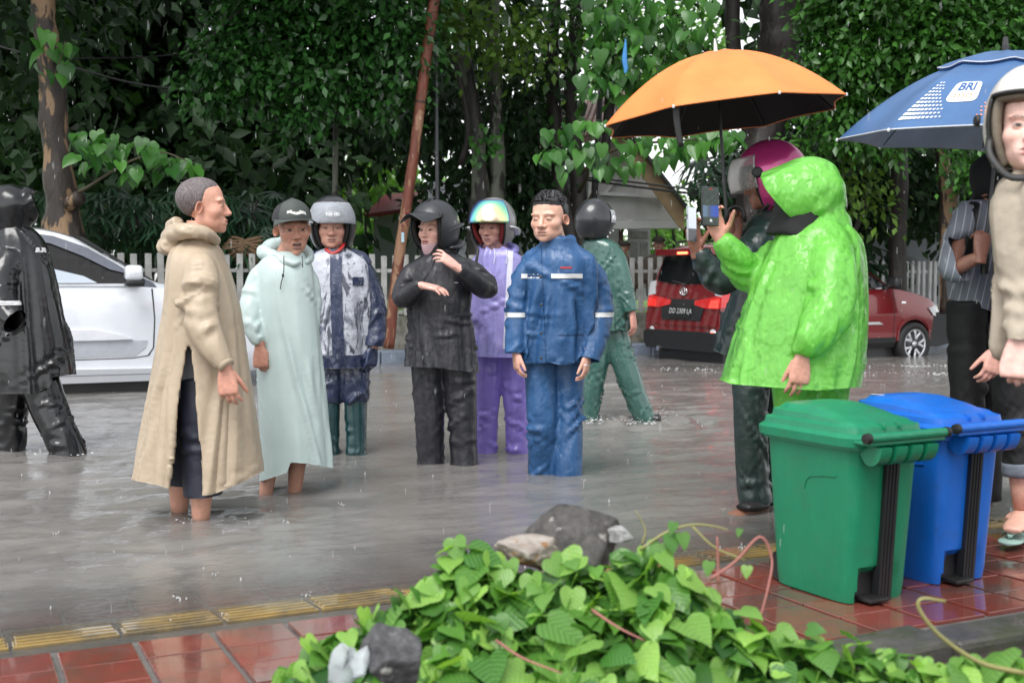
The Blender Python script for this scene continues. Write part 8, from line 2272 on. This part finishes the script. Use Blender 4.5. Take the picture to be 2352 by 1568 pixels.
def wheelie(near, yaw, label, col, mname, marks):
    """near = near bottom corner; local x along the street, y away from the handle side"""
    M = m_bin(mname, col); a0, b0, a1, b1, H = .136, .186, .160, .222, .545
    ex = np.array([math.cos(yaw), math.sin(yaw), 0]); ey = np.array([-math.sin(yaw), math.cos(yaw), 0])
    o = np.array(near) + ex * a0 + ey * b0
    e = empty('wheeled_bin', tuple(o), label, 'bin', 'pedal bins on the pavement')
    T = lambda v: o + np.asarray(v)[:, [0]] * ex + np.asarray(v)[:, [1]] * ey + np.asarray(v)[:, [2]] * np.array([0, 0, 1.])
    def add(name, v, f, m=M, parent=e, smooth=True):
        ob = mesh_obj(name, T(np.asarray(v, float)), f, m, parent, smooth); me = ob.data
        if smooth and hasattr(me, 'set_sharp_from_angle'): me.set_sharp_from_angle(angle=R(38))
        return ob
    L = lambda t: (a0 + (a1 - a0) * t, b0 + (b1 - b0) * t)
    rs = []
    for t in np.linspace(0, 1, 14):
        a, b = L(t); bl = .985 if t == 0 else 1; rs.append(rrect(a * bl, b * bl, .004 + t * (H - .02)))
    rs += [rrect(a1 + .004, b1 + .004, H - .03), rrect(a1 + .014, b1 + .014, H - .028), rrect(a1 + .014, b1 + .014, H)]
    v, f = rings(rs)
    # pedal notch: push the handle-side wall in at the bottom
    m = (v[:, 1] < -b0 * .8) & (v[:, 2] < .12) & (np.abs(v[:, 0] + .03) < .07); v[m, 1] += .05
    add('body', v, f)
    lid = [rrect(a1 + .026, b1 + .026, H - .016), rrect(a1 + .028, b1 + .028, H + .012), rrect(a1 + .010, b1 + .012, H + .024, cy=.004), rrect(a1 + .006, b1 + .008, H + .044, cy=.004), rrect(a1 - .010, b1 - .012, H + .050, cy=.006), rrect(a1 - .014, b1 - .018, H + .072, cy=.008), rrect(a1 - .030, b1 - .045, H + .078, cy=.014), rrect(a1 - .040, b1 - .065, H + .092, cy=.02), rrect(a1 - .055, b1 - .09, H + .096, cy=.024), rrect(a1 - .10, b1 - .15, H + .102, cy=.03), rrect(.01, .02, H + .104, cy=.03)]
    v, f = rings(lid); k = np.clip((v[:, 2] - H - .05) / .06, 0, 1); v[:, 2] -= k * np.clip(-(v[:, 1] - .02), 0, 1) * .22
    lo = add('lid', v, f)
    for x in (-.035, .035):
        vv_, ff = box_mesh((.006, .03, .022), .002); add('lid_peg', vv_ + np.array([x, -b1 - .0, H + .045]), ff, parent=lo)
    # handle bar on lobed brackets
    yb, zb = -b1 - .075, H + .022
    vv_, ff = loft([(-a1 - .018, yb, zb), (a1 + .018, yb, zb)], [(.0155, .0155)] * 2, n=18, sub=12); nb = 18
    vv_ = vv_ + (np.sin(np.arange(len(vv_)) * 2.3) * .0008)[:, None]; bar = add('handle', vv_, ff)
    for sx in (-1, 1):
        c_, ff = lathe([(.0165, 0), (.018, .006), (.016, .02), (.0, .022)], 18, 'x', caps=False); add('end_cap', c_ * (sx, 1, 1) + np.array([sx * (a1 + .008), yb, zb]), ff if sx > 0 else [q[::-1] for q in ff], M_rubber, bar)
    vv_, ff = box_mesh((2 * a1 + .02, .075, .012), .004); add('shelf', vv_ + np.array([0, -b1 - .042, H + .002]), ff)
    for x in (-.105, -.035, .035, .105):
        th = np.linspace(0, PI, 13); out = [(0, -b1 + .002, H)] + [(0, -b1 - .038 - .048 * math.cos(q), H - .012 - .062 * math.sin(q) * (1.0)) for q in th]
        P = [(x - .022, p[1], p[2]) for p in out] + [(x + .026, p[1] , p[2]) for p in out]; n = len(out)
        add('bracket', P, [tuple(range(n)), tuple(range(2 * n - 1, n - 1, -1))] + [(i, n + i, n + (i + 1) % n, (i + 1) % n) for i in range(n)])
    # pedal rod channel and pedal
    P = []; xs = (-.022, .036)
    for z, y in ((.0, -b0 - .016), (.50, -b1 - .014)):
        P += [(xs[0], y, z), (xs[1], y, z), (xs[1], y + .03, z), (xs[0], y + .03, z)]
    ch = add('pedal_channel', P, [(3, 2, 1, 0), (4, 5, 6, 7), (0, 1, 5, 4), (1, 2, 6, 5), (2, 3, 7, 6), (3, 0, 4, 7)], M_trim, smooth=False)
    for q in (-.008, .007, .022):
        P2 = [(q - .002, -b0 - .019, .01), (q + .002, -b0 - .019, .01), (q + .002, -b1 - .017, .49), (q - .002, -b1 - .017, .49), (q - .002, -b0 - .010, .01), (q + .002, -b0 - .010, .01), (q + .002, -b1 - .008, .49), (q - .002, -b1 - .008, .49)]
        add('rib', P2, [(0, 1, 2, 3), (7, 6, 5, 4), (0, 4, 5, 1), (1, 5, 6, 2), (2, 6, 7, 3), (3, 7, 4, 0)], M_trim, ch, False)
    vv_, ff = box_mesh((.085, .075, .014), .004); add('pedal', vv_ + np.array([-.042, -b0 - .008, .018]), ff, M_rubber)
    vv_, ff = box_mesh((.12, .02, .10), 0); add('notch_shade', vv_ + np.array([-.035, -b0 + .036, .055]), ff, M_dark)  # near-black block stands in for the shade inside the pedal recess
    for sx in (-1, 1):
        c_, ff = lathe([(.02, -.012), (.05, -.014), (.055, -.008), (.055, .008), (.05, .014), (.02, .012)], 20, 'x'); add('wheel', c_ + np.array([sx * (a0 - .035), b0 - .01, .055]), ff, M_rubber)
    # moulded line on the flank, paint marks
    pts = [(-a0 - (a1 - a0) * t_ - .0015, y, .004 + t_ * (H - .02)) for y, t_ in ((-.14, .80), (-.08, .79), (-.02, .77), (.0, .74), (.01, .68))]
    mb = MB(); mb.tube(pts, .0022, 5); add('moulded_line', mb.V(), mb.f)
    for (x, y, z, sx, sy, rz) in marks:
        vv_, ff = box_mesh((sx, sy, .0015)); vv_ = vv_ @ rotm(rz).T; add('paint_mark', vv_ + np.array([x, y, H + z]), ff, plain('white_mark', (.6, .62, .64), .6), lo, False)
def ground_pt(x, y, z=.022):
    d = FPX * (CAM_H - z) / (y - HOR); return np.array([(x - CX) / FPX * d, d, z])
wheelie(ground_pt(1960, 1402), R(29), 'green plastic pedal bin with domed lid and black pedal rod', (.010, .215, .105), 'green_bin_plastic', [])
wheelie(ground_pt(2162, 1356), R(29), 'blue plastic pedal bin beside the green one, its handle scuffed', (.008, .13, .56), 'blue_bin_plastic', [(-.10, .13, .0975, .012, .05, 20), (-.13, .05, .053, .006, .02, 0)])

# ------------------------------------------------------------------ vine heap, rubble, tendrils
SIL = np.array([(540, 1640), (600, 1575), (700, 1500), (830, 1425), (960, 1350), (1030, 1268), (1100, 1275), (1200, 1300), (1420, 1292), (1500, 1262), (1560, 1300), (1650, 1375), (1710, 1410), (1760, 1450), (1850, 1470), (1980, 1492), (2080, 1502), (2200, 1530), (2360, 1520)], float)
def mound_z(x, y):
    px = CX + FPX * x / y
    Yr = np.interp(px, [540, 1000, 1500, 2360], [2.55, 2.75, 2.75, 2.45])
    top = CAM_H - (np.interp(px, SIL[:, 0], SIL[:, 1]) - HOR) / FPX * Yr
    f = np.where(y < Yr, -.80 * (Yr - y), -1.3 * (y - Yr))
    return np.maximum(top + f, .03)
gx, gy = np.meshgrid(np.linspace(-.9, 1.3, 80), np.linspace(1.7, 3.1, 60))
gz = mound_z(gx, gy) - .05 + .02 * np.sin(gx * 31) * np.cos(gy * 27)
P = np.stack([gx.ravel(), gy.ravel(), gz.ravel()], 1)
o = mesh_obj('soil_mound', P, [(j * 80 + i, j * 80 + i + 1, (j + 1) * 80 + i + 1, (j + 1) * 80 + i) for j in range(59) for i in range(79)], M_soil, smooth=True); tag(o, kind='structure')
M_vine = m_leaf('vine_leaf', (.055, .19, .035), (.36, .62, .13), .33, .4, attr=False, vein=42)
M_vine2 = m_leaf('vine_leaf_under', (.022, .085, .018), (.14, .34, .05), .4, .35, attr=True)
vine_me = [heart_mesh('leaf', M_vine, c_, f_, w_) for c_, f_, w_ in ((.16, .14, .92), (.28, .05, 1.0), (.08, .24, .85), (.35, -.05, .95))]
vine = empty('vine', (.1, 2.6, .05), 'heap of bright green heart-leaved vine sprawling over rubble in the foreground', 'vine')
r_ = random.Random(21)
def vine_spot(lo, hi):
    while True:
        px = r_.uniform(575, 2380); k = r_.random()
        Yr = float(np.interp(px, [540, 1000, 1500, 2360], [2.55, 2.75, 2.75, 2.45]))
        y = Yr - .02 - k ** 1.25 * .52; x = (px - CX) / FPX * y
        z = float(mound_z(np.array(x), np.array(y))) + r_.uniform(lo, hi)
        py = HOR + (CAM_H - z) / y * FPX
        if py < 1640: return np.array([x, y, z])
n_obj = 0; placed = []
while n_obj < 300:
    p = vine_spot(.0, .05); s_ = r_.choice((.042, .055, .062, .07, .08, .092, .105))
    if any((p[0] - q[0]) ** 2 + (p[1] - q[1]) ** 2 + (p[2] - q[2]) ** 2 < (.40 * min(s_, q[3])) ** 2 for q in placed): continue
    placed.append((*p, s_)); heart_leaf(vine, r_.choice(vine_me), p, s_, PI + r_.uniform(-1.5, 1.5), R(r_.uniform(-15, 72)), r_.uniform(-.7, .7)); n_obj += 1
base_v = np.array([q.co[:] for q in vine_me[0].vertices]); base_f = np.array([tuple(q.vertices) for q in vine_me[0].polygons])
VB, FB, CB = [], [], []
for i in range(1200):
    p = vine_spot(-.05, .02); M3 = np.array(Matrix.Rotation(PI + r_.uniform(-2.2, 2.2), 3, 'Z') @ Matrix.Rotation(-R(r_.uniform(-10, 75)), 3, 'X') @ Matrix.Rotation(r_.uniform(-.6, .6), 3, 'Y'))
    VB.append(base_v * r_.uniform(.035, .08) @ M3.T + p); FB.append(base_f + i * len(base_v)); CB.append(np.full(len(base_v), r_.random()))
v = np.concatenate(VB) - base_of(vine); me = make_mesh('undergrowth', v, [tuple(q) for q in np.concatenate(FB)], M_vine2, True)
c_ = np.concatenate(CB); at = me.color_attributes.new('Col', 'FLOAT_COLOR', 'POINT'); at.data.foreach_set('color', np.stack([c_, c_, c_, np.ones_like(c_)], 1).ravel().astype(np.float32))
o = link('undergrowth', me, vine); o['kind'] = 'stuff'
M_stem1 = plain('pale_vine_stem', (.26, .25, .09), .5, var=.2); M_stem2 = plain('pink_vine_stem', (.34, .13, .11), .5, var=.2)
for pts, r0, m_ in (([(1470, 1262, 2.72), (1530, 1222, 2.72), (1590, 1204, 2.72), (1640, 1208, 2.72), (1672, 1216, 2.72)], .0035, M_stem1), ([(1590, 1208, 2.72), (1640, 1255, 2.70), (1712, 1286, 2.68)], .003, M_stem1), ([(1630, 1330, 2.66), (1690, 1288, 2.66), (1745, 1232, 2.66), (1772, 1280, 2.66), (1766, 1340, 2.64), (1744, 1425, 2.62)], .004, M_stem2), ([(1650, 1340, 2.66), (1649, 1290, 2.66), (1647, 1232, 2.66)], .0038, M_stem2), ([(1474, 1250, 2.74), (1482, 1215, 2.74), (1460, 1172, 2.74)], .0025, M_stem1), ([(2352, 1545, 2.3), (2250, 1520, 2.3), (2160, 1460, 2.3), (2112, 1400, 2.3), (2118, 1374, 2.3), (2172, 1380, 2.3)], .0055, M_stem1), ([(1140, 1470, 2.5), (1200, 1510, 2.45), (1290, 1545, 2.42)], .003, M_stem2), ([(1360, 1400, 2.55), (1420, 1440, 2.5), (1480, 1470, 2.48)], .0032, M_stem2)):
    Pq = catmull([tuple(W(*q)) for q in pts], 5); mb = MB(); mb.tube(list(Pq), [r0 * (1 - .5 * i / len(Pq)) for i in range(len(Pq))], 7); mb.build('tendril', m_, vine, True)
for (x, y, s_) in ((1541, 1228, .045), (1548, 1200, .03), (1630, 1290, .035), (1716, 1300, .03), (1700, 1215, .02), (1566, 1225, .04)):
    heart_leaf(vine, vine_me[0], W(x, y, 2.71), s_, PI + r_.uniform(-.8, .8), R(60))
def rock(label, c, size, seed, mat, name='rock'):
    bm = bmesh.new(); bmesh.ops.create_icosphere(bm, subdivisions=5, radius=1.0); v = np.array([q.co[:] for q in bm.verts]); bm.verts.index_update(); f = [tuple(q.index for q in fc.verts) for fc in bm.faces]; bm.free()
    rr = np.random.default_rng(seed); d = np.full(len(v), 9.0)
    for k in range(16):                                     # planes chop the ball into a broken stone
        n = rr.normal(size=3); n /= np.linalg.norm(n); d = np.minimum(d, rr.uniform(.55, .95) / np.maximum(v @ n, 1e-3))
    v = v * np.minimum(d, 1.15)[:, None]; v = v * (1 + .10 * fbm(v, 3, 4, seed) + .035 * ridged(v, 9, seed))[:, None]
    o = mesh_obj(name, v * np.array(size) + np.array(c), f, mat, None, True, origin=c); tag(o, label, 'rock'); return o
def m_rock(name, c1, c2, c3):
    t = NT(name); q = t.pos(); n = t.noise(q, 26, 7, .7)
    c = t.mix(t.ramp(n, [(.35, 0.0), (.65, 1.0)]), (*c1, 1), (*c2, 1)); c = t.mix(t.ramp(t.noise(q, 18, 5, .7), [(.60, 0.0), (.66, 1.0)]), c, (*c3, 1))
    t.P(Base_Color=c, Roughness=.42, Normal=t.bump(n, .9, .015)); return t.m
rock('large dark wet lump of broken concrete on top of the vine heap', W(1296, 1246, 2.86), (.145, .10, .115), 11, m_rock('wet_rubble', (.025, .022, .02), (.10, .094, .088), (.36, .34, .31)))
rock('pale lump of plaster rubble tucked under the dark lump', W(1215, 1272, 2.78), (.075, .06, .04), 9, m_rock('plaster_rubble', (.22, .18, .15), (.42, .38, .34), (.30, .14, .04)))
rock('dark grey stone with white spots among the leaves at the bottom', W(910, 1512, 2.33), (.062, .05, .068), 14, m_rock('spotted_stone', (.03, .03, .032), (.12, .12, .125), (.5, .5, .46)))
rock('small white-crusted stone beside the large concrete lump', W(1425, 1232, 2.82), (.04, .03, .022), 17, m_rock('crusted_stone', (.25, .24, .24), (.5, .5, .5), (.6, .6, .6)))
rock('wet broken kerb stone lying against the planter edge', uv(1.62, 2.58, .03) + np.array([-.25, .12, 0]), (.12, .07, .06), 23, m_rock('kerb_rubble', (.06, .058, .055), (.2, .2, .195), (.3, .3, .29)))
# scrap of clear plastic
v, f = loft([W(770, 1580, 2.3), W(790, 1530, 2.3), W(812, 1512, 2.3), W(820, 1560, 2.28)], [(.02, .012), (.035, .012), (.030, .01), (.01, .006)], n=14, sub=5, hint=(1, 0, 0)); v = v + (ridged(v, 60, 3) * .006)[:, None]
o = mesh_obj('plastic_scrap', v, f, m_clear('crumpled_plastic', (.85, .9, .92), .35, .5, .2), None, True, origin=W(795, 1560, 2.3)); tag(o, 'crumpled clear plastic scrap left of the spotted stone', 'litter')
# ------------------------------------------------------------------ rain: splashes on the water, foam at the waders' legs, falling drops
M_drop = m_clear('rain_water', (.95, .96, .97), .35, 0.0, .05)
t = NT('white_water'); t.P(Base_Color=(.62, .63, .63, 1), Roughness=.25); t.b.inputs['Transmission Weight'].default_value = .25; M_foam = t.m
r = np.random.default_rng(12); mb = MB()
def blob(c, sx, sz, n=6):
    v, f = lathe([(sx * .3, -sz), (sx, -sz * .3), (sx * .7, sz * .4), (sx * .15, sz)], n); mb.add(v + np.array(c), f)
for i in range(230):
    v_ = 3.85 + 10 * r.random() ** 1.5; u_ = v_ * math.tan(ANG) + r.uniform(-1, 1) * (1.4 + v_ * .5); p = uv(u_, v_, 0)
    k = r.uniform(.6, 1.3) * (.8 + v_ * .04)
    blob(p + (0, 0, .004), .0032 * k, .008 * k, 5)
    if r.random() < .35:
        for q in range(4):
            a = r.uniform(0, 2 * PI); blob(p + np.array([math.cos(a) * .018 * k, math.sin(a) * .018 * k, .012 * k * r.uniform(.3, 1.5)]), .0026 * k, .0035 * k, 5)
o = mb.build('rain_splashes', M_drop, smooth=True); tag(o, 'tiny rain splashes dotting the flood water', 'splashes', kind='stuff')
mb = MB()
for (x, y, n, rx, ry, h) in ((1430, 975, 150, .30, .10, .05), (1500, 962, 190, .16, .12, .07), (1360, 968, 90, .14, .08, .04), (2115, 842, 130, .5, .2, .05), (2180, 860, 90, .7, .35, .04), (1600, 850, 70, .6, .2, .04), (120, 1045, 50, .25, .12, .02), (452, 1195, 40, .25, .10, .015), (900, 1340, 0, .5, .10, .01)):
    d = FPX * CAM_H / (y - HOR); c = np.array([(x - CX) / FPX * d, d, 0])
    for i in range(n):
        q = r.normal(size=2); z = abs(r.normal()) * h * .5; s_ = r.uniform(.002, .009) * (d / 9) ** .5 * (1.2 if z < .015 else .6)
        blob(c + np.array([q[0] * rx * .5, q[1] * ry * .5, z]), s_ * 1.4, s_ * .6, 6)
o = mb.build('wake_spray', M_foam, smooth=True); tag(o, 'white spray and foam where legs and wheels stir the water', 'spray', kind='stuff')
mb = MB()
for i in range(900):
    d = 2.5 + 12 * r.random() ** .8; x = r.uniform(-.46, .46) * d; z = CAM_H + r.uniform(-.36, .28) * d
    if z < .05: continue
    L = r.uniform(.014, .034); w = .0009 * (.6 + d * .06)
    v, f = lathe([(w * .2, -L / 2), (w, -L * .2), (w * .8, L * .2), (w * .1, L / 2)], 5); mb.add(v + np.array([x, d, z]), f)
o = mb.build('rain', M_drop, smooth=True); tag(o, 'falling rain drops across the whole street', 'rain', kind='stuff')
